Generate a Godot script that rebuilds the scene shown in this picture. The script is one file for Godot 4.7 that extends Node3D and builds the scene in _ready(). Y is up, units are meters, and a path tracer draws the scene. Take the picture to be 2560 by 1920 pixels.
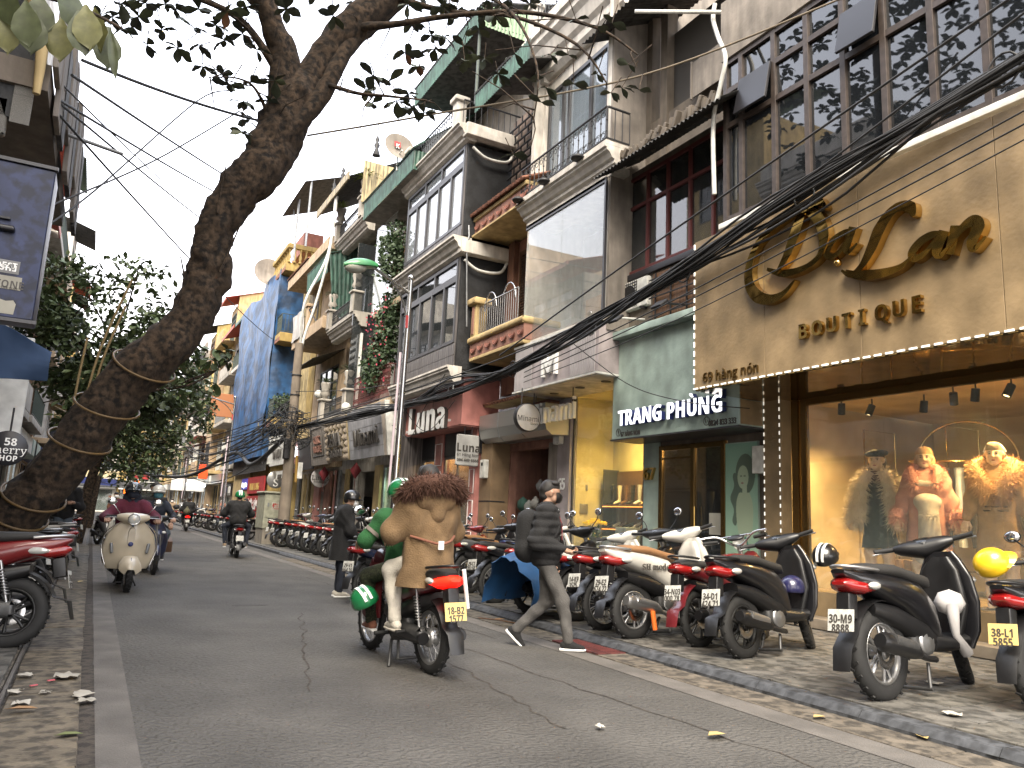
extends Node3D
var rng:=RandomNumberGenerator.new()
var mats:={}
var noises:={}
var taken:={}
class MB:
	var v:=PackedVector3Array()
	var ix:=PackedInt32Array()
	var uv:=PackedVector2Array()
	var col:=PackedColorArray()
	var t:=Transform3D()
	func fix(v0: int,i0: int)->void:
		var c:=Vector3.ZERO
		for i in range(v0,v.size()):
			c+=v[i]
		c /= maxf(1.0,v.size()-v0)
		var s:=.0
		for i in range(i0,ix.size(),3):
			s+=(v[ix[i]]-c).dot((v[ix[i+1]]-c).cross(v[ix[i+2]]-c))
		if s>.0:
			for i in range(i0,ix.size(),3):
				var k:=ix[i+1]
				ix[i+1]=ix[i+2]
				ix[i+2]=k
	func quad(a: Vector3,b: Vector3,c: Vector3,d: Vector3)->MB:
		var n:=v.size()
		for p in [a,b,c,d]:
			v.append(t*p)
		ix.append_array([n,n+1,n+2,n,n+2,n+3])
		return self
	func box(c: Vector3,s: Vector3,bev:=.0,b:=Basis.IDENTITY)->MB:
		var v0:=v.size()
		var i0:=ix.size()
		var h:=s*.5
		bev=minf(bev,minf(h.x,minf(h.y,h.z))*.9)
		var x:=t*Transform3D(b,c)
		for i in 8:
			var g:=Vector3(1 if i&1 else -1,1 if i&2 else -1,1 if i&4 else -1)
			for a in 3:
				var p:=h-Vector3.ONE*bev
				p[a]=h[a]
				v.append(x*(p*g))
		for a in 3:
			var b1:=1<<((a+1)%3)
			var b2:=1<<((a+2)%3)
			for s1 in 2:
				var o:=s1<<a
				var q:=[o*3+a,(o|b1)*3+a,(o|b1|b2)*3+a,(o|b2)*3+a]
				if s1==1:
					q.reverse()
				ix.append_array([v0+q[0],v0+q[1],v0+q[2],v0+q[0],v0+q[2],v0+q[3]])
			if bev>.0:
				for s1 in 2:
					for s2 in 2:
						var o:=(s1*b1)|(s2*b2)
						var e:=o|(1<<a)
						var a1:=(a+1)%3
						var a2:=(a+2)%3
						var q:=[o*3+a1,o*3+a2,e*3+a2,e*3+a1]
						if s1==s2:
							q.reverse()
						ix.append_array([v0+q[0],v0+q[1],v0+q[2],v0+q[0],v0+q[2],v0+q[3]])
		if bev>.0:
			for i in 8:
				var odd:=((i&1)+((i >> 1)&1)+((i >> 2)&1))%2
				ix.append_array([v0+i*3,v0+i*3+(1 if odd==1 else 2),v0+i*3+(2 if odd==1 else 1)])
		if ix.size()>i0:
			fix(v0,i0)
		return self
	func ring_faces(v0: int,n: int,m: int,closed:=true)->void:
		for i in n-1:
			for j in (m if closed else m-1):
				var a:=v0+i*m+j
				var b:=v0+i*m+(j+1)%m
				ix.append_array([a,b,b+m,a,b+m,a+m])
	func cap(v0: int,m: int,flip: bool)->void:
		var c:=Vector3.ZERO
		var n:=v.size()
		for j in m:
			v.append(v[v0+j])
			c+=v[v0+j]
		v.append(c/m)
		for j in m:
			var a:=n+j
			var b:=n+(j+1)%m
			ix.append_array([n+m,b,a] if flip else [n+m,a,b])
	func loft(rings: Array,caps:=true)->MB:
		var v0:=v.size()
		var i0:=ix.size()
		var m:int=rings[0].size()
		for r in rings:
			for p in r:
				v.append(t*p)
		ring_faces(v0,rings.size(),m)
		if caps:
			cap(v0,m,false)
			cap(v0+(rings.size()-1)*m,m,true)
		fix(v0,i0)
		return self
	func tube(pts: Array,r,sides:=8,caps:=true,flat:=1.0)->MB:
		var rings:=[]
		var up:=Vector3.UP
		for i in pts.size():
			var d:Vector3=(pts[mini(i+1,pts.size()-1)]-pts[maxi(i-1,0)]).normalized()
			if i==0:
				up=Vector3.UP if absf(d.y)<.9 else Vector3.RIGHT
			var s:=d.cross(up).normalized()
			up=s.cross(d).normalized()
			var rr:float=.0
			if r is Array:
				var u:float=float(i)/maxi(1,pts.size()-1)*(r.size()-1)
				var k:=mini(int(u),r.size()-2)
				rr=lerpf(r[k],r[k+1],u-k)
			else:
				rr=r
			var ring:=PackedVector3Array()
			for j in sides:
				var a:=TAU*j/sides
				ring.append(pts[i]+(s*cos(a)+up*sin(a)*flat)*rr)
			rings.append(ring)
		return loft(rings,caps)
	func rod(a: Vector3,b: Vector3,r: float,sides:=6)->MB:
		return tube([a,b],r,sides)
	func lathe(prof: Array,x:=Transform3D.IDENTITY,segs:=20,closed:=false)->MB:
		var v0:=v.size()
		var i0:=ix.size()
		for p in prof:
			for j in segs:
				var a:=TAU*j/segs
				v.append(t*(x*Vector3(cos(a)*p.x,p.y,sin(a)*p.x)))
		ring_faces(v0,prof.size(),segs)
		if closed:
			for j in segs:
				var a:=v0+(prof.size()-1)*segs+j
				var b:=v0+(prof.size()-1)*segs+(j+1)%segs
				ix.append_array([a,b,v0+(j+1)%segs,a,v0+(j+1)%segs,v0+j])
		fix(v0,i0)
		return self
	func ball(c: Vector3,r: Vector3,b:=Basis.IDENTITY,n:=12)->MB:
		var prof:=[]
		for i in n/2+1:
			var a:=PI*i/(n/2)
			prof.append(Vector2(maxf(sin(a),.001),-cos(a)))
		return lathe(prof,Transform3D(b*Basis.from_scale(r),c),n)
	func prism(poly: PackedVector2Array,z0: float,z1: float)->MB:
		var v0:=v.size()
		var i0:=ix.size()
		var area:=.0
		for i in poly.size():
			area+=poly[i].cross(poly[(i+1)%poly.size()])
		if area<.0:
			poly.reverse()
		var tri:=Geometry2D.triangulate_polygon(poly)
		var m:=poly.size()
		for z in [z0,z1]:
			for p in poly:
				v.append(t*Vector3(p.x,p.y,z))
		for i in range(0,tri.size(),3):
			var a:=tri[i]
			var b:=tri[i+1]
			var c:=tri[i+2]
			if (poly[b]-poly[a]).cross(poly[c]-poly[a])<.0:
				b=tri[i+2]
				c=tri[i+1]
			ix.append_array([v0+m+a,v0+m+b,v0+m+c,v0+a,v0+c,v0+b])
		for j in m:
			var k:=(j+1)%m
			var n:=v.size()
			for q in [v[v0+j],v[v0+k],v[v0+m+k],v[v0+m+j]]:
				v.append(q)
			ix.append_array([n,n+1,n+2,n,n+2,n+3])
		fix(v0,i0)
		return self
	func sheet(rows: Array,thick:=.0)->MB:
		var v0:=v.size()
		var m:int=rows[0].size()
		for r in rows:
			for p in r:
				v.append(t*p)
		ring_faces(v0,rows.size(),m,false)
		if thick!=.0:
			var n:=v.size()-v0
			var nr:=normals(v0)
			for i in n:
				v.append(v[v0+i]-nr[i]*thick)
			var i1:=ix.size()
			ring_faces(v0+n,rows.size(),m,false)
			for i in range(i1,ix.size(),3):
				var k:=ix[i+1]
				ix[i+1]=ix[i+2]
				ix[i+2]=k
			var edge:=[]
			for j in m:
				edge.append(j)
			for i in range(1,rows.size()):
				edge.append(i*m+m-1)
			for j in range(m-2,-1,-1):
				edge.append((rows.size()-1)*m+j)
			for i in range(rows.size()-2,0,-1):
				edge.append(i*m)
			for j in edge.size():
				var a:int=v0+edge[j]
				var b:int=v0+edge[(j+1)%edge.size()]
				var q:=v.size()
				for p in [v[a],v[b],v[b+n],v[a+n]]:
					v.append(p)
				ix.append_array([q,q+2,q+1,q,q+3,q+2])
		return self
	func normals(v0:=0)->PackedVector3Array:
		var n:=PackedVector3Array()
		n.resize(v.size()-v0)
		for i in range(0,ix.size(),3):
			var a:=ix[i]
			if a<v0:
				continue
			var b:=ix[i+1]
			var c:=ix[i+2]
			var f:=(v[c]-v[a]).cross(v[b]-v[a])
			n[a-v0]+=f
			n[b-v0]+=f
			n[c-v0]+=f
		for i in n.size():
			n[i]=n[i].normalized() if n[i].length_squared()>1e-24 else Vector3.UP
		return n
	func add(o: MB,x:=Transform3D.IDENTITY)->MB:
		var n:=v.size()
		for p in o.v:
			v.append(t*(x*p))
		if x.basis.determinant()<.0:
			for i in range(0,o.ix.size(),3):
				ix.append_array([n+o.ix[i],n+o.ix[i+2],n+o.ix[i+1]])
		else:
			for i in o.ix:
				ix.append(n+i)
		return self
	func mesh()->ArrayMesh:
		var a:=[]
		a.resize(Mesh.ARRAY_MAX)
		a[Mesh.ARRAY_VERTEX]=v
		a[Mesh.ARRAY_NORMAL]=normals()
		a[Mesh.ARRAY_INDEX]=ix
		if uv.size()==v.size():
			a[Mesh.ARRAY_TEX_UV]=uv
		if col.size()==v.size():
			a[Mesh.ARRAY_COLOR]=col
		var m:=ArrayMesh.new()
		m.add_surface_from_arrays(Mesh.PRIMITIVE_TRIANGLES,a)
		return m
func V(x: float,y: float,z: float)->Vector3:
	return Vector3(x,y,z)
func noise_tex(key: String)->Texture2D:
	if noises.has(key):
		return noises[key]
	var q:Array={
		"blotch":[.008,5,.76,1.0,11],"grain":[.08,3,.7,1.0,5],"soft":[.004,3,.78,1.0,3],
		"asphalt":[.25,2,.55,1.0,21],"dirt":[.012,6,.62,1.0,8],"bark":[.03,5,.25,1.0,13],"wood":[.02,3,.6,1.0,17],
		"speck":[.18,2,.5,1.0,31],"stain":[.012,5,.78,1.0,9],
	}[key]
	var f:=FastNoiseLite.new()
	f.noise_type=FastNoiseLite.TYPE_SIMPLEX_SMOOTH
	f.frequency=q[0]
	f.fractal_octaves=q[1]
	f.seed=q[4]
	var t:=NoiseTexture2D.new()
	t.width=512
	t.height=512
	t.seamless=true
	t.noise=f
	var g:=Gradient.new()
	g.set_color(0,Color(q[2],q[2],q[2]))
	g.set_color(1,Color(q[3],q[3],q[3]))
	if key=="dirt" or key=="bark":
		g.set_offset(0,.25)
		g.set_offset(1,.62)
	if key=="speck":
		g.set_offset(0,.55)
		g.set_offset(1,.75)
	t.color_ramp=g
	noises[key]=t
	return t
func bump_tex(key: String)->Texture2D:
	var k:=key+"_n"
	if not noises.has(k):
		var src:NoiseTexture2D=noise_tex(key)
		var t:=NoiseTexture2D.new()
		t.width=512
		t.height=512
		t.seamless=true
		t.noise=src.noise
		t.as_normal_map=true
		t.bump_strength=6.0
		noises[k]=t
	return noises[k]
func mat(key: String,c: Color,rough:=.7,metal:=.0,o:={})->StandardMaterial3D:
	if mats.has(key):
		return mats[key]
	var m:=StandardMaterial3D.new()
	m.resource_name=key
	m.albedo_color=c.linear_to_srgb()
	m.roughness=rough
	m.metallic=metal
	var world:bool=not o.get("local",false)
	if o.has("tex") or o.has("bump"):
		m.uv1_triplanar=true
		m.uv1_world_triplanar=world
		var s=o.get("scale",.5)
		m.uv1_scale=s if s is Vector3 else Vector3.ONE*s
	if o.has("tex"):
		m.albedo_texture=noise_tex(o.tex)
	if o.has("bump"):
		m.normal_enabled=true
		m.normal_texture=bump_tex(o.bump)
		m.normal_scale=o.get("bscale",.4)
	if o.has("tex2"):
		m.detail_enabled=true
		m.detail_albedo=noise_tex(o.tex2)
		m.detail_blend_mode=BaseMaterial3D.BLEND_MODE_MUL
		m.detail_uv_layer=BaseMaterial3D.DETAIL_UV_2
		m.uv2_triplanar=true
		m.uv2_world_triplanar=world
		var s2=o.get("scale2",Vector3(1.5,.12,1.5))
		m.uv2_scale=s2 if s2 is Vector3 else Vector3.ONE*s2
	if o.has("coat"):
		m.clearcoat_enabled=true
		m.clearcoat=o.coat
		m.clearcoat_roughness=.08
	if o.has("rim"):
		m.rim_enabled=true
		m.rim=o.rim
		m.rim_tint=.6
	if o.has("back"):
		m.backlight_enabled=true
		m.backlight=o.back
	if o.has("emit"):
		m.emission_enabled=true
		m.emission=o.emit
		m.emission_energy_multiplier=o.get("power",1.0)
	if o.has("spec"):
		m.metallic_specular=o.spec
	if o.has("alpha"):
		m.transparency=BaseMaterial3D.TRANSPARENCY_ALPHA
		m.albedo_color.a=o.alpha
	mats[key]=m
	return m
func plaster(key: String,c: Color,streak:=1.0)->StandardMaterial3D:
	return mat(key,c,.85,.0,{"tex":"blotch","scale":.35,"tex2":"stain" if streak>.5 else "soft","scale2":Vector3(.7,.12,.7),"bump":"grain","bscale":.05})
func paint(key: String,c: Color,rough:=.3)->StandardMaterial3D:
	return mat(key,c,rough,.0,{"coat":.6,"tex":"soft","scale":1.0,"local":true})
func cloth(key: String,c: Color)->StandardMaterial3D:
	return mat(key,c,.9,.0,{"tex":"blotch","scale":1.3,"local":true,"bump":"grain","bscale":.5,"rim":.15})
func glass(key: String,c: Color,alpha: float)->StandardMaterial3D:
	return mat(key,c,.02,.0,{"alpha":alpha,"spec":.75})
func numbered(called: String)->String:
	if not taken.has(called):
		taken[called]=0
		return called
	taken[called]+=1
	return "%s_%03d"%[called,taken[called]]
func tag(o: Node3D,label: String,category: String,group:="")->void:
	if label!="":
		o.set_meta("label",label)
	if category!="":
		o.set_meta("category",category)
	if group!="":
		o.set_meta("group",group)
func thing(called: String,label: String,category: String,at:=Vector3.ZERO,turn:=.0,group:="")->Node3D:
	var o:=Node3D.new()
	o.name=numbered(called)
	add_child(o)
	o.position=at
	o.rotation.y=turn
	tag(o,label,category,group)
	return o
func put(called: String,mesh: Mesh,m: Material,parent: Node,x:=Transform3D.IDENTITY)->MeshInstance3D:
	var o:=MeshInstance3D.new()
	o.mesh=mesh
	o.material_override=m
	o.transform=x
	if parent==self:
		o.name=numbered(called)
	else:
		var key:="%d/%s"%[parent.get_instance_id(),called]
		if taken.has(key):
			taken[key]+=1
			o.name="%s_%03d"%[called,taken[key]]
		else:
			taken[key]=0
			o.name=called
	parent.add_child(o,true)
	return o
func part(called: String,b: MB,m: Material,parent: Node)->MeshInstance3D:
	return put(called,b.mesh(),m,parent)
func solo(called: String,b: MB,m: Material,label: String,category: String,group:="")->MeshInstance3D:
	var o:=part(called,b,m,self)
	tag(o,label,category,group)
	return o
func struct(called: String,b: MB,m: Material)->MeshInstance3D:
	var o:=part(called,b,m,self)
	o.set_meta("kind","structure")
	return o
func bx(c: Vector3,s: Vector3,bev:=.0,b:=Basis.IDENTITY)->MB:
	return MB.new().box(c,s,bev,b)
func bb(a: Vector3,b: Vector3,bev:=.0)->MB:
	return MB.new().box((a+b)*.5,(b-a).abs(),bev)
func smooth(pts: Array,per:=6)->Array:
	var out:=[]
	for i in pts.size()-1:
		var a=pts[maxi(i-1,0)]
		var b=pts[i]
		var c=pts[i+1]
		var d=pts[mini(i+2,pts.size()-1)]
		for k in per:
			var u:=float(k)/per
			out.append(b.cubic_interpolate(c,a,d,u))
	out.append(pts[-1])
	return out
func text(parent: Node,s: String,size: float,at: Vector3,turn: float,m: Material,depth:=.01,font:="Droid Sans",bold:=true,called:="lettering",squeeze:=1.0,left:=false)->MeshInstance3D:
	var f:=SystemFont.new()
	f.font_names=PackedStringArray([font])
	f.font_weight=700 if bold else 400
	var t:=TextMesh.new()
	t.font=f
	t.text=s
	t.font_size=48
	t.pixel_size=size/48.0
	t.depth=depth
	t.curve_step=3.0
	t.horizontal_alignment=HORIZONTAL_ALIGNMENT_LEFT if left else HORIZONTAL_ALIGNMENT_CENTER
	return put(called,t,m,parent,Transform3D(Basis(Vector3.UP,turn).scaled_local(Vector3(squeeze,1,1)),at))
func stroke(b: MB,pts: Array,w: Array,depth: float,per:=6)->void:
	var p:=smooth(pts,per)
	var rings:=[]
	for i in p.size():
		var u:=float(i)/(p.size()-1)*(w.size()-1)
		var k:=mini(int(u),w.size()-2)
		var h:float=lerpf(w[k],w[k+1],u-k)
		var d:Vector2=(p[mini(i+1,p.size()-1)]-p[maxi(i-1,0)]).normalized()
		var n:=Vector2(-d.y,d.x)*h
		var q:Vector2=p[i]
		rings.append([V(q.x+n.x,q.y+n.y,0),V(q.x+n.x,q.y+n.y,depth),V(q.x-n.x,q.y-n.y,depth),V(q.x-n.x,q.y-n.y,0)])
	for e in 4:
		var rows:=[]
		for r in rings:
			rows.append([r[e],r[(e+1)%4]])
		var v0:=b.v.size()
		for r in rows:
			for q in r:
				b.v.append(b.t*q)
		b.ring_faces(v0,rows.size(),2,false)
	for r in [rings[0],rings[-1]]:
		b.quad(r[0],r[1],r[2],r[3])
func instance_many(called: String,mesh: Mesh,m: Material,xs: Array,parent: Node,cols:=[])->MultiMeshInstance3D:
	var mm:=MultiMesh.new()
	mm.transform_format=MultiMesh.TRANSFORM_3D
	mm.use_colors=cols.size()>0
	mm.mesh=mesh
	mm.instance_count=xs.size()
	for i in xs.size():
		mm.set_instance_transform(i,xs[i])
		if cols.size()>0:
			mm.set_instance_color(i,cols[i])
	var o:=MultiMeshInstance3D.new()
	o.multimesh=mm
	o.material_override=m
	o.name=called if parent!=self else numbered(called)
	o.set_meta("kind","stuff")
	parent.add_child(o,true)
	return o
func holes_wall(b: MB,x0: float,x1: float,y0: float,y1: float,z0: float,z1: float,holes: Array)->void:
	var zs:=[z0,z1]
	for h in holes:
		for q in [h[2],h[3]]:
			if q>z0+.001 and q<z1-.001 and not zs.has(q):
				zs.append(q)
	zs.sort()
	for i in zs.size()-1:
		var za:float=zs[i]
		var zb:float=zs[i+1]
		var cuts:=[]
		for h in holes:
			if h[2]<zb-.001 and h[3]>za+.001:
				cuts.append([h[0],h[1]])
		cuts.sort_custom(func(p,q): return p[0]<q[0])
		var y:=y0
		for c in cuts:
			if c[0]>y+.001:
				b.box(V((x0+x1)/2,(y+c[0])/2,(za+zb)/2),V(x1-x0,c[0]-y,zb-za))
			y=maxf(y,c[1])
		if y1>y+.001:
			b.box(V((x0+x1)/2,(y+y1)/2,(za+zb)/2),V(x1-x0,y1-y,zb-za))
func window(parent: Node,x: float,y0: float,y1: float,z0: float,z1: float,fm: Material,gm: Material,zc:=[],yc:=[],bar:=.05,dep:=.09,called:="window")->MeshInstance3D:
	var zs:=[z0]+zc+[z1]
	var ys:=[y0]+yc+[y1]
	var b:=MB.new()
	var h:=bar/2
	for i in zs.size():
		var z:float=zs[i]+(h if i==0 else (-h if i==zs.size()-1 else .0))
		b.box(V(x+dep/2,(y0+y1)/2,z),V(dep,y1-y0,bar),.004)
	for i in zs.size()-1:
		var za:float=zs[i]+(bar if i==0 else h)
		var zb:float=zs[i+1]-(bar if i==zs.size()-2 else h)
		for j in ys.size():
			var y:float=ys[j]+(h if j==0 else (-h if j==ys.size()-1 else .0))
			b.box(V(x+dep/2+.002,y,(za+zb)/2),V(dep-.004,bar,zb-za))
	var f:=part(called,b,fm,parent)
	for i in zs.size()-1:
		for j in ys.size()-1:
			part("pane",bx(V(x+dep*.55+rng.randf_range(-.004,.004),(ys[j]+ys[j+1])/2,(zs[i]+zs[i+1])/2),V(.008,ys[j+1]-ys[j]-bar*.9,zs[i+1]-zs[i]-bar*.9),.0,Basis(Vector3.UP,rng.randf_range(-.006,.006))),gm,f)
	return f
func house(called: String,label: String,xf: float,z0: float,z1: float,y0: float,y1: float,holes: Array,m: Material,room:=1.6,depth:=6.0,cat:="building",group:="")->Node3D:
	var o:=thing(called,label,cat,Vector3.ZERO,.0,group)
	var b:=MB.new()
	holes_wall(b,xf,xf+.2,y0,y1,z0,z1,holes)
	for z in [z0+.1,z1-.1]:
		b.box(V(xf+.2+depth/2,(y0+y1)/2,z),V(depth,y1-y0,.2))
	b.box(V(xf+.2+room,(y0+y1)/2,(z0+z1)/2),V(.2,y1-y0,z1-z0-.4))
	for y in [y0+.1,y1-.1]:
		b.box(V(xf+.2+depth/2,y,(z0+z1)/2),V(depth,.2,z1-z0-.41))
	part("wall",b,m,o)
	return o
func railing(parent: Node,a: Vector3,b: Vector3,h: float,m: Material,gap:=.13,r:=.011,scroll:=false,called:="railing")->MeshInstance3D:
	var mb:=MB.new()
	var up:=Vector3.UP*h
	mb.box((a+b)/2+up,V(.045,.03,a.distance_to(b)),.004,Basis.looking_at(b-a))
	mb.box((a+b)/2+Vector3.UP*.07,V(.03,.025,a.distance_to(b)),.0,Basis.looking_at(b-a))
	var f:=part(called,mb,m,parent)
	var n:=maxi(1,roundi(a.distance_to(b)/gap))
	var bar:=MB.new().rod(V(0,.08,0),V(0,h-.015,0),r,5)
	if scroll:
		for y in [.3,.62]:
			bar.ball(V(0,h*y,0),Vector3.ONE*r*2.2,Basis.IDENTITY,6)
	var bm:=bar.mesh()
	for i in n+1:
		put("bar",bm,m,f,Transform3D(Basis.IDENTITY,a.lerp(b,float(i)/n)))
	if scroll:
		var sm:=MB.new()
		var pts:=[]
		for k in 15:
			var an:=TAU*1.35*k/14.0
			var rr:=gap*.42*(1.0-.55*k/14.0)
			pts.append(V(0,sin(an)*rr,cos(an)*rr))
		sm.tube(pts,r*.7,4)
		var sc:=sm.mesh()
		var bas:=Basis.looking_at((b-a).cross(Vector3.UP)*-1.0)*Basis(Vector3.UP,PI/2)
		for i in n:
			for y in [.82,.22]:
				put("scroll",sc,m,f,Transform3D(bas,a.lerp(b,(i+.5)/n)+Vector3.UP*h*y))
	return f
func corrugated(called: String,p00: Vector3,p01: Vector3,p10: Vector3,p11: Vector3,m: Material,parent: Node,pitch:=.09,amp:=.014)->MeshInstance3D:
	var n:=maxi(4,roundi(p00.distance_to(p01)/pitch*4))
	var nr:=(p01-p00).cross(p10-p00).normalized()
	var rows:=[[],[]]
	for i in n+1:
		var u:=float(i)/n
		var o:Vector3=nr*amp*sin(u*p00.distance_to(p01)/pitch*TAU)
		rows[0].append(p00.lerp(p01,u)+o)
		rows[1].append(p10.lerp(p11,u)+o)
	var b:=MB.new()
	b.sheet(rows,.004)
	return part(called,b,m,parent)
func baluster_mesh(h: float,r:=.06)->ArrayMesh:
	return MB.new().lathe([Vector2(.01,0),Vector2(r,0),Vector2(r,h*.1),Vector2(r*.5,h*.16),Vector2(r*1.05,h*.38),Vector2(r*.6,h*.62),Vector2(r*.4,h*.82),Vector2(r*.9,h*.9),Vector2(r*.9,h),Vector2(.01,h)],Transform3D.IDENTITY,10).mesh()
func cornice(called: String,x: float,y0: float,y1: float,z0: float,z1: float,out: float,m: Material,parent: Node)->MeshInstance3D:
	var h:=y1-y0
	var p:=PackedVector2Array([Vector2(x+.2,y0),Vector2(x,y0),Vector2(x-out*.25,y0+h*.12),Vector2(x-out*.25,y0+h*.3),Vector2(x-out*.45,y0+h*.38),Vector2(x-out*.62,y0+h*.62),Vector2(x-out*.85,y0+h*.72),Vector2(x-out*.85,y0+h*.84),Vector2(x-out,y0+h*.88),Vector2(x-out,y1),Vector2(x+.2,y1)])
	return part(called,MB.new().prism(p,z0,z1),m,parent)
func make_mats()->void:
	plaster("tan_marble",Color(.36,.26,.145),.0).roughness=.35
	mat("gold",Color(.75,.5,.16),.12,1.0,{"tex":"soft","scale":.8,"bump":"soft","bscale":.25})
	mat("dark_gold",Color(.16,.1,.035),.25,.8)
	mat("gold_mirror",Color(.42,.29,.12),.06,1.0,{"tex":"blotch","scale":.5,"bump":"soft","bscale":.12})
	mat("led_white",Color(.9,.9,.88),.5,.0,{"emit":Color(1,.97,.9),"power":.1})
	mat("bronze_frame",Color(.075,.058,.05),.45,.3,{"tex":"blotch","scale":1.5})
	mat("black_frame",Color(.02,.02,.024),.4,.2)
	mat("gray_frame",Color(.05,.05,.055),.4,.3)
	mat("red_frame",Color(.1,.022,.02),.6)
	mat("white_pvc",Color(.7,.7,.66),.5,.0,{"tex":"blotch","scale":1.0})
	glass("glass_dark",Color(.012,.014,.017),.82)
	glass("glass_gray",Color(.03,.035,.038),.5)
	glass("glass_clear",Color(.5,.6,.55),.09)
	glass("glass_teal",Color(.004,.05,.045),.8)
	mat("curtain",Color(.62,.64,.68),.9,.0,{"tex":"soft","scale":Vector3(6,.1,6)})
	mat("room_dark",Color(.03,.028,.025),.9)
	mat("cream_room",Color(.62,.5,.3),.8,.0,{"tex":"soft","scale":.4})
	mat("lemon_room",Color(.62,.53,.27),.8,.0,{"tex":"soft","scale":.4})
	plaster("teal_panel",Color(.46,.58,.52),.0).roughness=.45
	plaster("white_wall",Color(.76,.71,.64))
	plaster("gray_concrete",Color(.33,.29,.25))
	plaster("old_concrete",Color(.2,.165,.13))
	plaster("lilac_panel",Color(.5,.44,.44),.0)
	plaster("pink_plaster",Color(.43,.215,.16))
	plaster("cream_plaster",Color(.62,.46,.22))
	plaster("peach_plaster",Color(.62,.46,.3))
	plaster("yellow_plaster",Color(.52,.37,.13))
	plaster("aged_white",Color(.52,.48,.42))
	mat("black_cladding",Color(.014,.015,.017),.6,.0,{"tex":"dirt","scale":.3,"bump":"grain","bscale":.1})
	mat("gray_cladding",Color(.16,.145,.14),.5,.0,{"tex":"blotch","scale":Vector3(1.5,.15,1.5),"tex2":"dirt","scale2":Vector3(2.5,.1,2.5)})
	plaster("luna_pink",Color(.64,.27,.235),.0).roughness=.4
	mat("letter_white",Color(.75,.75,.73),.4)
	mat("letter_dark",Color(.05,.045,.04),.5)
	mat("letter_red",Color(.35,.06,.04),.5)
	mat("letter_lit",Color(.85,.85,.85),.5,.0,{"emit":Color(.95,.96,1),"power":.3})
	mat("navy",Color(.02,.03,.12),.4)
	mat("green_sheet",Color(.065,.15,.115),.55,.0,{"tex":"blotch","scale":.6,"tex2":"dirt","scale2":Vector3(1.5,.2,1.5)})
	mat("pale_green_sheet",Color(.25,.37,.22),.55,.0,{"tex":"blotch","scale":.6})
	mat("dark_sheet",Color(.06,.058,.055),.7,.3,{"tex":"dirt","scale":.7})
	mat("red_sheet",Color(.4,.07,.04),.6,.0,{"tex":"blotch","scale":.6})
	mat("tan_sheet",Color(.48,.38,.2),.6,.0,{"tex":"blotch","scale":.6,"tex2":"dirt","scale2":Vector3(1.5,.1,1.5)})
	mat("terracotta",Color(.24,.1,.06),.8,.0,{"tex":"dirt","scale":.8})
	mat("iron_black",Color(.022,.022,.024),.55,.3)
	mat("iron_red",Color(.12,.03,.027),.6,.1,{"tex":"dirt","scale":1.0})
	mat("iron_green",Color(.05,.065,.055),.6,.1)
	mat("steel",Color(.5,.5,.5),.22,1.0)
	mat("gray_steel",Color(.3,.31,.32),.45,.6,{"tex":"blotch","scale":1.0})
	mat("wood_brown",Color(.17,.085,.04),.6,.0,{"tex":"wood","scale":Vector3(3,.3,3)})
	mat("lamp_warm",Color(.9,.8,.6),.5,.0,{"emit":Color(1,.87,.6),"power":1.2})
	mat("lamp_cool",Color(.9,.9,.9),.5,.0,{"emit":Color(.9,.95,1),"power":1.0})
	mat("black_plastic",Color(.012,.012,.013),.45,.0,{"tex":"blotch","scale":2.0,"local":true})
	mat("silver_panel",Color(.33,.33,.32),.35,.7)
	mat("blue_tarp",Color(.022,.1,.26),.5,.0,{"tex":"blotch","scale":.25,"tex2":"dirt","scale2":.15,"bump":"blotch","bscale":.5})
	mat("poster_red",Color(.4,.03,.03),.6,.0,{"tex":"soft","scale":1.0})
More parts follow.
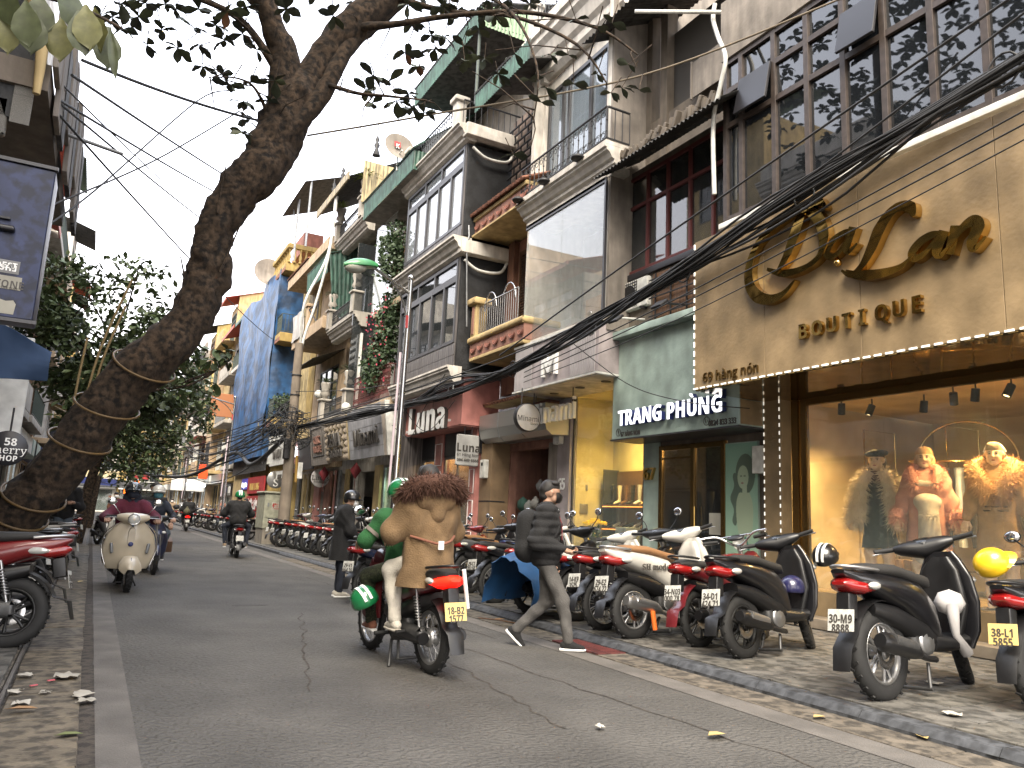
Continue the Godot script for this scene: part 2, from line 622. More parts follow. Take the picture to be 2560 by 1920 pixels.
func boutique()->void:
	var o:=thing("boutique_building","tan marble fashion shop with a huge gold script sign and dark glazed bay above","building")
	var w:=MB.new()
	var tm:Material=mats.tan_marble
	w.box(V(9.15,1.75,-8.29),V(.3,3.3,.22))
	w.box(V(11.5,1.75,-8.32),V(4.4,3.3,.15))
	w.box(V(11.2,6.3,-8.3),V(6.2,5.2,.16))
	w.box(V(13.9,4.5,-3.0),V(.2,9,10.4))
	part("wall",w,mats.cream_room,o)
	var pl:=part("pillar",bb(V(8.78,.1,-8.395),V(8.995,3.3,-8.06),.006),tm,o)
	var led:=MB.new()
	for i in 26:
		for z in [-8.38,-8.08]:
			led.box(V(8.772,.3+i*.118,z),V(.01,.055,.014))
	var l:=part("light_strip",led,mats.led_white,pl)
	l.set_meta("kind","stuff")
	var f:=part("sign_fascia",bb(V(7.46,3.31,-8.4),V(9.0,5.5,2.0)),tm,o)
	var zs:=[-8.4,-7.06,-5.62,-4.05,-2.5,-.9,2.0]
	for i in zs.size()-1:
		part("panel",bb(V(7.42,3.3,zs[i]+.003),V(7.459,5.52,zs[i+1]-.003),.004),tm,f)
	var ls:=MB.new()
	for i in 74:
		ls.box(V(7.412,3.305,-8.36+i*.14),V(.016,.02,.085))
	for i in 16:
		ls.box(V(7.412,3.42+i*.135,-8.395),V(.016,.08,.016))
	part("light_strip",ls,mats.led_white,f).set_meta("kind","stuff")
	part("soffit",bb(V(7.44,3.275,-8.39),V(9.05,3.298,2.0)),mats.gold_mirror,o)
	var gm:Material=mats.gold
	var strokes:={
		"D":[[[-5.97,5.19],[-6.09,5.33],[-6.32,5.34],[-6.72,5.26],[-7.05,5.09],[-7.21,4.84],[-7.22,4.57],[-7.09,4.37],[-6.88,4.27],[-6.65,4.29],[-6.46,4.42]],[.02,.07,.05,.045,.075,.085,.05,.012],
			[[-6.6,5.3],[-6.32,5.29],[-6.12,5.15],[-6.02,4.94],[-6.02,4.75],[-6.11,4.6],[-6.34,4.53],[-6.64,4.55],[-6.9,4.68]],[.02,.05,.075,.075,.04,.035,.05,.02],
			[[-6.32,5.25],[-6.43,5.02],[-6.56,4.78],[-6.73,4.58]],[.06,.08,.06,.02]],
		"a":[[[-5.66,4.8],[-5.76,4.8],[-5.91,4.74],[-5.98,4.63],[-5.91,4.56],[-5.78,4.61],[-5.66,4.76]],[.03,.04,.05,.045,.03,.02],
			[[-5.6,4.83],[-5.69,4.63],[-5.67,4.55],[-5.55,4.62]],[.055,.055,.03,.012]],
		"L":[[[-4.86,4.71],[-4.89,4.82],[-5.01,4.88],[-5.15,4.83],[-5.28,4.69],[-5.38,4.51],[-5.51,4.34],[-5.66,4.27],[-5.78,4.36]],[.02,.065,.05,.06,.075,.065,.04,.03,.012],
			[[-5.72,4.33],[-5.6,4.26],[-5.44,4.21],[-5.21,4.18],[-5.02,4.2],[-4.89,4.28]],[.02,.045,.06,.05,.03,.01]],
		"a2":[[[-4.59,4.43],[-4.69,4.44],[-4.81,4.4],[-4.9,4.31],[-4.86,4.24],[-4.74,4.28],[-4.6,4.41]],[.03,.045,.05,.045,.03,.02],
			[[-4.53,4.44],[-4.62,4.26],[-4.59,4.19],[-4.5,4.26]],[.06,.055,.03,.012]],
		"n":[[[-4.41,4.46],[-4.5,4.18]],[.06,.05],
			[[-4.49,4.26],[-4.36,4.4],[-4.24,4.45],[-4.19,4.38],[-4.26,4.23],[-4.24,4.16],[-4.12,4.25]],[.02,.04,.06,.065,.055,.03,.012]],
	}
	for k in strokes:
		var q:Array=strokes[k]
		var b:=MB.new()
		b.t=Transform3D(Basis(Vector3.UP,-PI/2),V(7.415,0,0))
		for i in range(0,q.size(),2):
			var pts:=[]
			for p in q[i]:
				pts.append(Vector2(p[0],p[1]))
			stroke(b,pts,q[i+1],.1+.004*i,7)
		part("script_letter",b,gm,f)
	part("script_dot",MB.new().ball(V(7.36,4.48,-5.86),V(.05,.045,.05),Basis.IDENTITY,10),gm,f)
	var bo:="BOUTIQUE"
	for i in 8:
		text(f,bo[i],.25,V(7.385,3.755,-6.39+i*.208+(.03 if i>3 else .0)-(.04 if i==4 else .0)),-PI/2,gm,.06,"Droid Sans",true,"letter",1.0)
	text(f,"69 hàng nón",.19,V(7.41,3.44,-7.68),-PI/2,mats.dark_gold,.02,"Droid Sans",false)
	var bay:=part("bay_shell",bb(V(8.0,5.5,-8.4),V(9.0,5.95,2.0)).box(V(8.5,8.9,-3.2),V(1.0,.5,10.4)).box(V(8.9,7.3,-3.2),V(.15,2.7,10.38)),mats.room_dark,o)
	part("sill",bb(V(7.9,5.84,-8.42),V(8.02,5.93,2.0),.008),mats.white_pvc,bay)
	var mz:=[-8.03,-7.38,-6.79,-6.2,-5.61,-4.99,-4.38,-3.7,-3.0,-2.2,-1.2]
	var wd:=window(o,7.98,5.95,8.66,-8.4,.0,mats.bronze_frame,mats.glass_dark,mz,[7.53,8.12],.085,.1,"bay_window")
	for zc in [[-8.03,-7.38],[-6.2,-5.61]]:
		var bs:=Basis(Vector3.FORWARD,.0)*Basis(Vector3(0,0,1),-.2)
		part("open_sash",MB.new().box(V(7.9,7.84,(zc[0]+zc[1])/2),V(.045,.62,zc[1]-zc[0]-.03),.004,bs),mats.black_frame,wd)
	part("side_glazing",bb(V(8.0,5.95,-8.412),V(9.0,8.66,-8.4)),mats.glass_dark,o)
	var pr:=part("parapet",MB.new().prism(PackedVector2Array([Vector2(7.95,8.66),Vector2(7.95,9.7),Vector2(8.1,9.7),Vector2(8.2,8.66)]),-8.41,-6.9),mats.gray_concrete,o)
	part("roof_slab",bb(V(7.95,8.665,-6.9),V(9,9.2,1.9)),mats.gray_concrete,pr)
	var fr:=part("door_frame",bb(V(8.985,.5,-8.05),V(9.1,3.27,-7.93)).box(V(9.03,1.9,-7.84),V(.07,2.75,.1)).box(V(9.03,3.225,-3.4),V(.08,.09,8.8)),mats.dark_gold,o)
	var pz:=[-7.79,-6.55,-5.1,-3.6,-2.0,.0]
	for i in 5:
		part("glass_pane",bb(V(9.02,.57,pz[i]+.004),V(9.032,3.18,pz[i+1]-.004)),mats.glass_clear,o)
	part("plinth",bb(V(8.96,.1,-8.05),V(14,.56,1.5),.006),tm,o)
	part("step",bb(V(8.62,.1,-8.02),V(8.955,.235,1.5),.01),plaster("step_marble",Color(.33,.27,.2),.0),o)
	part("ceiling",bb(V(9.06,3.3,-8.2),V(13.8,3.42,2.0)),mats.cream_room,o)
	part("back_wall",bb(V(12.6,.56,-8.2),V(12.75,3.3,2.0)),mats.cream_room,o)
	part("end_wall",bb(V(9.1,.56,-1.0),V(12.6,3.3,-.9)),mats.cream_room,o)
	for q in [[9.35,-7.45,.3],[9.75,-7.25,-.3],[9.9,-6.55,.2],[9.6,-5.95,.5],[9.5,-5.6,.2],[9.55,-5.2,-.4],[9.6,-4.9,.0],[9.7,-4.5,.3],[10.8,-5.2,.0]]:
		var tl:=thing("track_lamp","black track spotlight on the ceiling of the boutique window","lamp",V(q[0],3.3,q[1]),.0,"spotlights over the boutique window")
		var bs:=Basis(Vector3(0,0,1),q[2])*Basis(Vector3.RIGHT,.25)
		part("stem",MB.new().rod(Vector3.ZERO,V(0,-.09,0),.012),mats.black_frame,tl)
		var hd:=MB.new()
		hd.t=Transform3D(bs,V(0,-.1,0))
		hd.lathe([Vector2(.001,.01),Vector2(.05,.01),Vector2(.052,-.15),Vector2(.044,-.15),Vector2(.04,-.12),Vector2(.001,-.12)],Transform3D.IDENTITY,14)
		part("lamp_head",hd,mats.black_frame,tl)
		var bu:=MB.new()
		bu.t=hd.t
		bu.lathe([Vector2(.001,-.13),Vector2(.038,-.13),Vector2(.038,-.136),Vector2(.001,-.137)],Transform3D.IDENTITY,12)
		part("bulb",bu,mats.lamp_warm,tl)
		var s:=SpotLight3D.new()
		s.light_color=Color(1,.83,.55)
		s.light_energy=1.15
		s.spot_angle=48
		s.spot_range=8
		s.spot_attenuation=2.0
		s.shadow_enabled=true
		s.light_size=.05
		s.name="light"
		tl.add_child(s)
		s.transform=Transform3D(bs*Basis(Vector3.RIGHT,-PI/2),hd.t*V(0,-.16,0))
	tag_many_lamps()
	for q in [[10.6,-8.05,.75],[10.9,-6.9,.8]]:
		var hp:=thing("gold_hoop_frame","tall thin rectangular gold frame by the %s"%("left wall of the boutique window" if q[1]<-8 else "gold clothes rack"),"display frame",V(q[0],0,q[1]))
		part("bar",MB.new().tube([V(0,.9,0),V(0,3.0,0),V(q[2],3.0,0),V(q[2],.9,0),V(0,.9,0)],.014,6),mats.gold,hp)
	var rk:=thing("clothes_rack","gold rack with an arch and a row of coats on hangers","clothes rack",V(10.9,.56,-6.6),.55)
	var arch:=[]
	for i in 17:
		arch.append(V(0,1.92+sin(PI*i/16.0)*.55,-cos(PI*i/16.0)*.62))
	part("arch",MB.new().tube([V(0,0,-.62)]+arch+[V(0,0,.62)],.014,6),mats.gold,rk)
	part("rail",MB.new().rod(V(0,1.9,-.75),V(0,1.9,.9),.022),mats.gold,rk)
	var cc:=[Color(.5,.5,.5),Color(.55,.5,.42),Color(.02,.02,.02),Color(.45,.5,.55),Color(.025,.02,.02),Color(.3,.25,.2),Color(.02,.02,.025),Color(.06,.05,.045),Color(.5,.46,.4)]
	for i in 9:
		var c:=thing("hanging_coat","%s coat on the gold rack, number %s along it from the left"%[["grey","beige","black","pale blue","black","brown","black","dark brown","ivory"][i],["one","two","three","four","five","six","seven","eight","nine"][i]],"coat",rk.transform*V(0,1.9,-.62+i*.17),.55,"coats on the gold rack")
		var rings:=[]
		for k in 9:
			var y:=-.1-k*.14
			var ww:=.05+.17*minf(1.0,k/1.5)
			var ring:=[]
			for j in 12:
				var a:=TAU*j/12
				ring.append(V(cos(a)*ww*(1+.08*sin(k*2.0+j)),y+rng.randf()*.01,sin(a)*.055*(1+.3*sin(j*3.0+k))))
			rings.append(ring)
		part("cloth",MB.new().loft(rings),cloth("coat_%d"%i,cc[i]),c)
		part("hanger",MB.new().tube([V(.17,-.17,0),V(0,-.09,0),V(0,.03,0),V(0,-.09,0),V(-.17,-.17,0)],.006,5),mats.gold,c)
	var fw:=thing("flower_wall","wall of white paper roses behind the mannequins","decoration",V(12.3,0,-6.4))
	part("backing",bb(V(0,.6,0),V(.25,3.28,2.6)),plaster("flower_backing",Color(.3,.26,.15),.0),fw)
	var fl:=MB.new()
	for k in 3:
		for i in 7:
			var a:=TAU*i/7+k*.5
			fl.ball(V(-.03-k*.02,sin(a)*(.09-k*.03),cos(a)*(.09-k*.03)),V(.025,.05,.05),Basis(Vector3.RIGHT,a),6)
	var xs:=[]
	for i in 210:
		xs.append(Transform3D(Basis(Vector3.RIGHT,rng.randf()*TAU).scaled(Vector3.ONE*rng.randf_range(.5,1.15)),V(-.02,rng.randf_range(1.1,3.2),rng.randf_range(.05,2.55))))
	instance_many("paper_flowers",fl.mesh(),plaster("flower_white",Color(.72,.64,.46),.0),xs,fw)
	part("gold_frame",MB.new().box(V(-.1,2.6,1.1),V(.05,.06,1.0)).box(V(-.1,1.6,.6),V(.05,2.0,.06)),mats.gold,fw)
func tag_many_lamps()->void:
	var n:=0
	var words:=["left end, over the cream wall","second from the left end","above the beret mannequin","beyond the arch","over the arch's right side","fifth of the row","above the pink coat","right of the pink coat","deep in the room by the flowers"]
	for c in get_children():
		if c.has_meta("group") and c.get_meta("group")=="spotlights over the boutique window":
			c.set_meta("label","black track spotlight in the boutique window, %s"%words[n%9])
			n+=1
func teal_shop()->void:
	var o:=thing("teal_shop_building","shop with pale teal sign board below red framed windows and a rusty awning","building")
	var w:=MB.new()
	holes_wall(w,9.0,9.2,.1,3.0,-11.55,-8.42,[[.12,2.78,-11.08,-9.38]])
	holes_wall(w,8.5,8.7,4.9,8.1,-11.55,-8.45,[[6.03,7.98,-11.5,-8.5]])
	w.box(V(11,5.5,-11.5),V(4,10.5,.1))
	w.box(V(10.2,4.87,-10),V(3,.1,3.0))
	w.box(V(10.9,2.95,-10),V(3.4,.1,3.0))
	w.box(V(10.5,5,-8.46),V(3,9.8,.1))
	part("wall",w,mats.old_concrete,o)
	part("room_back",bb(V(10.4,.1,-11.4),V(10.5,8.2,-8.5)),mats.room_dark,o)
	part("pillar",bb(V(8.97,.1,-11.52),V(8.998,3.0,-11.08)),mats.teal_panel,o)
	var sg:=part("sign_board",bb(V(8.31,2.88,-11.64),V(9.0,4.72,-8.41),.01),mats.teal_panel,o)
	part("sign_lip",bb(V(8.15,4.725,-11.8),V(9.0,4.86,-8.41),.01),mats.teal_panel,sg)
	part("sign_trim",bb(V(8.29,2.855,-11.66),V(8.99,2.878,-8.42)),mats.gray_frame,sg)
	for q in [[.0,"navy",.09],[.05,"letter_lit",.01]]:
		text(sg,"TRANG PHÙNG",.375,V(8.255-q[0],3.225,-9.98),-PI/2,mats[q[1]],q[2],"Droid Sans",true,"lettering",1.0)
	text(sg,"67 HÀNG NÓN",.115,V(8.305,2.955,-11.07),-PI/2,mats.letter_dark,.012,"Droid Sans",true,"lettering",.72)
	text(sg,"0824 833 333",.125,V(8.305,2.955,-8.77),-PI/2,mats.letter_dark,.012,"Droid Sans",true,"lettering",.8)
	for q in [[-11.43,3.0],[-9.11,3.0]]:
		var ring:=MB.new()
		ring.lathe([Vector2(.062,-.004),Vector2(.07,-.004),Vector2(.07,.004),Vector2(.062,.004)],Transform3D(Basis(Vector3(0,0,1),PI/2),V(8.303,q[1],q[0])),20,true)
		if q[0]<-10:
			ring.ball(V(8.303,q[1]+.012,q[0]),V(.004,.026,.022)).ball(V(8.303,q[1]-.02,q[0]),V(.004,.025,.01))
		else:
			ring.tube([V(8.303,q[1]+.03,q[0]-.018),V(8.303,q[1],q[0]-.028),V(8.303,q[1]-.03,q[0]-.01)],.007,5)
			ring.tube([V(8.303,q[1]+.02,q[0]+.01),V(8.303,q[1],q[0]+.022),V(8.303,q[1]-.015,q[0]+.012)],.004,5)
		part("symbol",ring,mats.letter_dark,sg)
	part("sign_return",bb(V(8.325,2.9,-8.409),V(8.77,3.27,-8.4)),mats.tan_marble,o)
	var df:=MB.new()
	for z in [-11.03,-10.18,-9.45]:
		df.box(V(8.99,1.45,z),V(.07,2.66,.09),.004)
	df.box(V(8.99,2.735,-10.24),V(.06,.08,1.5)).box(V(8.985,2.55,-10.6),V(.03,.03,.75))
	var dr:=part("door",df,mats.dark_gold,o)
	part("handle",MB.new().rod(V(8.93,.9,-10.09),V(8.93,1.7,-10.09),.016),mats.gold,dr)
	for z in [[-10.98,-10.23],[-10.13,-9.5]]:
		part("pane",bb(V(9.0,.15,z[0]),V(9.01,2.69,z[1])),mats.glass_gray,dr)
	part("notice_paper",bb(V(8.992,1.25,-9.8),V(8.998,1.6,-9.52)),plaster("paper",Color(.55,.53,.45),.0),dr)
	var nb:=MB.new()
	text(o,"67",.3,V(8.93,2.28,-11.3),-PI/2,mats.gold,.05,"Droid Sans",true,"house_number")
	part("poster_box",bb(V(8.955,.25,-9.38),V(8.992,2.72,-8.68)),mats.teal_panel,o)
	var pq:=QuadMesh.new()
	pq.size=Vector2(.69,2.44)
	var pm:=StandardMaterial3D.new()
	pm.albedo_texture=poster_image()
	pm.roughness=.35
	put("poster",pq,pm,o,Transform3D(Basis(Vector3.UP,-PI/2),V(8.951,1.485,-9.03)))
	part("meter_box",bb(V(8.8,2.2,-8.66),V(8.95,2.62,-8.42),.01),mats.white_pvc,o)
	for i in 5:
		var b:=MB.new()
		var rings:=[]
		for k in 8:
			var ring:=[]
			for j in 10:
				var a:=TAU*j/10
				ring.append(V(cos(a)*.1*(.7+.1*k),1.75-k*.17,sin(a)*(.1+.03*minf(k,3))*(1+.1*sin(k+j*2.0))))
			rings.append(ring)
		b.loft(rings)
		var c:=put("hanging_dress",b.mesh(),cloth("dress_%d"%i,[Color(.02,.02,.02),Color(.2,.19,.15),Color(.05,.05,.045),Color(.3,.27,.2),Color(.02,.025,.02)][i]),self,Transform3D(Basis.IDENTITY,V(9.7+.1*(i%2),.25,-10.9+i*.3)))
		tag(c,"%s dress hanging inside the teal shop, %s from the left"%[["black","grey green","charcoal","beige","dark green"][i],["first","second","third","fourth","last"][i]],"dress","dresses inside the teal shop")
	var sp:=OmniLight3D.new()
	sp.light_energy=.25
	sp.light_color=Color(1,.85,.6)
	sp.omni_range=6
	sp.light_size=.06
	sp.shadow_enabled=true
	var sl:=solo("ceiling_lamp",MB.new().ball(V(9.8,2.7,-9.9),Vector3.ONE*.07),mats.lamp_warm,"small warm globe lamp glowing inside the teal shop","lamp")
	sl.add_child(sp)
	sp.name="light"
	sp.position=V(9.8,2.7,-9.9)
	var rw:=window(o,8.48,6.03,7.98,-11.5,-8.5,mats.red_frame,mats.glass_gray,[-10.93,-10.35,-9.75,-9.18],[7.36],.06,.09,"red_window")
	for z in [[-10.35,-9.78],[-9.72,-9.2],[-9.16,-8.6]]:
		part("lace_curtain",bb(V(8.6,6.05,z[0]),V(8.61,6.85,z[1])),mat("lace",Color(.42,.4,.36),.9,.0,{"tex":"speck","scale":3.0}),rw)
	part("sill_band",bb(V(8.44,5.9,-11.55),V(8.7,6.02,-8.45),.008),mats.black_frame,o)
	var bars:=MB.new()
	for i in 5:
		bars.box(V(8.42,5.05+i*.17,-9.6),V(.02,.02,2.3))
	for i in 6:
		bars.box(V(8.45,5.4,-10.6+i*.42),V(.02,.9,.02))
	part("window_grille",bars,mats.iron_black,o)
	part("shutter",bb(V(8.47,4.95,-10.7),V(8.499,5.85,-8.5)),mats.wood_brown,o)
	var aw:=corrugated("awning",V(7.55,7.72,-11.4),V(7.55,7.72,-7.98),V(8.6,8.35,-11.4),V(8.6,8.35,-7.98),mats.dark_sheet,o,.1,.02)
	var rub:=MB.new()
	for i in 46:
		var z:=-11.45+i*.066
		rub.box(V(8.12+rng.randf_range(-.05,.05),8.12+rng.randf_range(0,.2),z),V(.14,rng.randf_range(.12,.3),.085),.01,Basis(Vector3.RIGHT,rng.randf()*.7))
	part("rubble_edge",rub,mats.old_concrete,aw).set_meta("kind","stuff")
	var tr:=MB.new()
	tr.box(V(8.9,8.75,-10),V(.15,.9,3.1)).box(V(8.9,9.9,-10.85),V(.25,3.2,.2)).box(V(8.92,9.9,-11.4),V(.2,3.4,.25))
	tr.box(V(10.5,9.1,-10),V(3.0,.15,3.1))
	part("terrace_wall",tr,mats.old_concrete,o)
	part("terrace_back",bb(V(10.6,8.3,-11.5),V(10.7,12.5,-8.4)),mats.old_concrete,o)
	part("terrace_grille",bb(V(8.95,9.2,-10.75),V(8.96,10.9,-9.3)),mat("mesh_dark",Color(.05,.045,.04),.8),o)
	part("advert_panel",bb(V(8.7,9.05,-9.95),V(8.73,9.75,-8.9)).box(V(8.7,9.4,-9.96),V(.05,.75,.03)),mats.gray_concrete,o)
	corrugated("roof_sheet",V(7.6,10.9,-12.0),V(7.6,10.9,-8.2),V(9.6,11.9,-12.0),V(9.6,11.9,-8.2),mats.dark_sheet,o,.12,.02)
	var pp:=solo("drain_pipe",MB.new().tube(smooth([V(7.72,9.55,-8.3),V(7.72,9.3,-8.34),V(7.75,8.95,-8.26),V(7.75,8.5,-8.1),V(7.78,8.1,-8.25),V(7.8,7.6,-8.42),V(7.82,6.4,-8.42)],5),.035,8),mats.white_pvc,"white bent drain pipe at the corner of the dark glazed bay","pipe")
	solo("clothes_pole",MB.new().rod(V(7.75,9.35,-8.2),V(6.6,9.35,-8.9),.03),mats.white_pvc,"white pole sticking out above the rusty awning","pole")
	ac_unit(V(8.55,5.3,-11.2),"white air conditioner on a bracket under the red framed windows")
	for q in [[-11.0,"white arm lamp above the left part of the teal sign"],[-9.8,"black floodlight above the middle of the teal sign"]]:
		var fl:=thing("flood_lamp",q[1],"lamp",V(8.2,4.95,q[0]))
		part("arm",MB.new().rod(V(.5,.15,0),V(-.35,.02,.12),.02),mats.white_pvc if q[0]<-10 else mats.iron_black,fl)
		part("lamp_head",MB.new().box(V(-.42,-.02,.14),V(.2,.05,.26),.01,Basis(Vector3(0,0,1),.7)),mats.iron_black,fl)
func ac_unit(at: Vector3,label: String)->void:
	var a:=thing("air_conditioner",label,"air conditioner",at)
	part("case",bx(V(0,.28,0),V(.3,.56,.82),.02),mats.white_pvc,a)
	var g:=MB.new()
	for i in 9:
		g.box(V(-.157,.07+i*.055,-.13),V(.012,.008,.5))
	for i in 9:
		g.box(V(-.159,.29,-.38+i*.062),V(.008,.5,.008))
	part("grille",g,mats.iron_black,a)
	part("fan",MB.new().lathe([Vector2(.001,0),Vector2(.2,0),Vector2(.2,.01),Vector2(.001,.012)],Transform3D(Basis(Vector3(0,0,1),PI/2),V(-.151,.28,-.13)),20),mats.black_plastic,a)
	part("bracket",MB.new().box(V(.1,-.03,.28),V(.6,.04,.04)).box(V(.1,-.03,-.28),V(.6,.04,.04)),mats.iron_black,a)
func poster_image()->ImageTexture:
	var im:=Image.create(128,452,false,Image.FORMAT_RGB8)
	for y in 452:
		for x in 128:
			var u:=x/128.0
			var q:=y/452.0
			var c:=Color(.5,.64,.57).lerp(Color(.62,.72,.62),q)
			var hair:=pow((u-.62)/.3,2)+pow((q-.2)/.13,2)
			var lock:=pow((u-.34+.05*sin(q*40))/.14,2)+pow((q-.36)/.17,2)
			if hair<1.0 or lock<1.0:
				c=Color(.36,.42,.37)
			if pow((u-.55)/.17,2)+pow((q-.22)/.075,2)<1.0 or (absf(u-.6)<.07 and q>.25 and q<.33):
				c=Color(.62,.69,.59)
			if pow((u-.6-(q-.5)*.1)/(.3+.05*sin(q*9.0)),2)+pow((q-.47)/.17,2)<1.0 and q>.32:
				c=Color(.62,.68,.58)
			for e in [.49,.6]:
				if pow((u-e)/.035,2)+pow((q-.213)/.006,2)<1.0:
					c=Color(.45,.5,.44)
			if pow((u-.53)/.04,2)+pow((q-.258)/.006,2)<1.0:
				c=Color(.55,.45,.42)
			if q>.6 and q<.68 and absf(absf(u-.62)-(q-.6)*1.1)<.035:
				c=Color(.1,.42,.38)
			im.set_pixel(x,y,c)
	return ImageTexture.create_from_image(im)
func white_building()->void:
	var o:=thing("white_building","cream white building with a big glass box, black iron balcony and fluted shoe shop sign","building")
	var wm:Material=mats.white_wall
	var w:=MB.new()
	w.box(V(10.0,8.55,-11.56),V(4.0,8.9,.12)).box(V(10.0,8.55,-14.62),V(4.0,8.9,.12))
	holes_wall(w,8.3,8.5,8.4,12.0,-14.6,-11.6,[[8.6,11.24,-14.45,-12.0]])
	w.box(V(10.2,8.3,-13.1),V(3.6,.12,2.9)).box(V(10.2,12.0,-13.1),V(3.6,.12,2.9)).box(V(10.6,5.1,-13.1),V(3.0,.12,2.9))
	part("wall",w,wm,o)
	part("party_wall",bb(V(8.0,4.9,-11.498),V(12,13.2,-11.44)),mats.gray_concrete,o)
	part("room_back",bb(V(10.4,5.15,-14.5),V(10.5,12,-11.7)),mats.curtain,o)
	window(o,8.28,8.6,11.24,-14.45,-12.0,mats.gray_frame,glass("glass_sky",Color(.2,.24,.28),.55),[-13.8,-13.55,-12.68],[],.09,.1,"balcony_window")
	part("curtain",bb(V(8.6,8.6,-14.4),V(8.62,11.2,-12.05)),mats.curtain,o)
	var c1:=cornice("balcony_cornice",7.98,8.05,8.42,-14.75,-11.2,.3,wm,o)
	part("balcony_floor",bb(V(7.69,8.425,-14.7),V(8.4,8.5,-11.2)),wm,o)
	railing(o,V(7.74,8.5,-14.6),V(7.74,8.5,-11.25),.72,mats.iron_black,.2,.011,true,"balcony_railing")
	railing(o,V(7.76,8.5,-11.25),V(8.28,8.5,-11.25),.72,mats.iron_black,.17,.011,false,"balcony_railing")
	part("fascia",bb(V(7.98,7.94,-14.7),V(8.3,8.06,-11.25)),wm,o)
	for z in [-14.5,-13.35,-12.05]:
		part("bowl_lamp",MB.new().lathe([Vector2(.001,0),Vector2(.13,.0),Vector2(.15,.04),Vector2(.09,.09),Vector2(.001,.1)],Transform3D(Basis.IDENTITY,V(7.62,8.42,z)),14),mats.iron_black,o)
	part("pilaster",bb(V(8.22,8.5,-14.7),V(8.299,11.5,-14.47),.006).box(V(8.2,11.55,-14.58),V(.2,.14,.34),.01).box(V(8.26,10.0,-11.8),V(.08,3.0,.34),.006),wm,o)
	cornice("roof_cornice",8.2,11.55,12.62,-14.95,-11.3,.45,wm,o)
	part("roof_parapet",bb(V(7.8,12.62,-14.9),V(8.4,12.8,-11.3)),wm,o)
	for z in [-14.7,-12.9]:
		part("roof_post",bb(V(7.85,12.8,z-.12),V(8.1,13.5,z+.12),.01).box(V(7.975,13.55,z),V(.34,.1,.34),.01),wm,o)
	railing(o,V(7.95,12.8,-14.55),V(7.95,12.8,-13.05),1.0,mats.iron_black,.16,.011,true,"roof_railing")
	railing(o,V(7.95,12.8,-12.75),V(7.95,12.8,-11.3),1.0,mats.iron_black,.16,.011,true,"roof_railing")
	var gb:=MB.new()
	gb.box(V(8.3,5.1,-13.06),V(.75,.16,3.14)).box(V(8.3,7.92,-13.06),V(.75,.1,3.1))
	part("box_slab",gb,wm,o)
	part("box_edge",bb(V(7.925,7.83,-14.62),V(7.97,7.93,-11.5)).box(V(7.94,6.5,-11.5),V(.05,2.7,.05)),mats.gray_frame,o)
	for z in [[-14.6,-13.1],[-13.09,-11.53]]:
		part("glass_pane",bb(V(7.95,5.19,z[0]),V(7.962,7.83,z[1])),glass("glass_box",Color(.45,.5,.48),.14),o)
	part("glass_pane",bb(V(7.97,5.19,-14.612),V(8.6,7.83,-14.6)),mats.glass_box,o)
	part("box_back",bb(V(9.4,5.15,-14.5),V(9.5,7.9,-11.6)),plaster("box_room",Color(.45,.44,.4),.0),o)
	part("box_column",bb(V(8.5,5.2,-11.85),V(8.8,7.85,-11.6)).box(V(8.6,7.6,-11.75),V(.5,.2,.4)),mats.teal_panel,o)
	for q in [[-14.0,.5,.55,"white"],[-12.9,.5,.8,"brown"],[-12.4,.4,.5,"grey"]]:
		solo("storage_box",bx(V(8.9,5.18+q[2]/2,q[0]),V(q[1],q[2],.55),.01),plaster("box_"+q[3],{"white":Color(.6,.6,.57),"brown":Color(.33,.2,.1),"grey":Color(.25,.25,.25)}[q[3]],.0),"%s cardboard box stored behind the first floor glass"%q[3],"box")
	var s:=part("sign_fascia",bb(V(7.84,4.09,-14.68),V(9.0,5.03,-11.47),.01),mats.lilac_panel,o)
	part("trim",bb(V(7.8,4.05,-14.7),V(9.0,4.088,-11.46)).box(V(8.4,5.06,-13.08),V(1.2,.05,3.22)),mats.white_pvc,s)
	for r in [[-14.66,-13.9],[-12.42,-11.52]]:
		var n:=int((r[1]-r[0])/.058)
		var rib:=bx(V(0,0,0),V(.03,.92,.034),.008).mesh()
		for i in n:
			put("slat",rib,plaster("slat",Color(.5,.47,.48),.0),s,Transform3D(Basis.IDENTITY,V(7.83,4.56,r[0]+.03+i*.058)))
	var mm:=MB.new()
	mm.t=Transform3D(Basis(Vector3.UP,-PI/2),V(7.835,0,0))
	for p in [[[-13.38,4.24],[-13.38,4.78]],[[-12.89,4.24],[-12.89,4.68]],[[-13.36,4.79],[-13.14,4.46],[-12.9,4.86]],[[-13.36,4.63],[-13.14,4.31],[-12.92,4.66]]]:
		var pts:=[]
		for q in p:
			pts.append(Vector2(q[0],q[1]))
		for i in pts.size()-1:
			stroke(mm,[pts[i],pts[i+1]],[.035,.035],.07+.003*i,1)
	part("monogram",mm,mats.letter_white,s)
	part("soffit",bb(V(7.85,4.04,-14.65),V(9.05,4.052,-11.5)),wm,o)
	for z in [-13.9,-12.9,-12.0]:
		part("downlight",MB.new().lathe([Vector2(.001,0),Vector2(.08,0),Vector2(.1,.006),Vector2(.1,.02)],Transform3D(Basis.IDENTITY,V(8.4,4.022,z)),16),mats.gray_frame,o)
	part("pillar",bb(V(8.93,.1,-14.55),V(9.1,4.04,-14.05),.005),mats.lilac_panel,o)
	text(o,"65",.34,V(8.925,2.15,-14.33),-PI/2,mats.letter_white,.02,"Droid Sans",true,"house_number",.8)
	var fz:=MB.new()
	for z in [-14.02,-11.56]:
		fz.box(V(9.02,2.1,z),V(.05,3.9,.03))
	part("glass_frame",fz,mats.gray_frame,o)
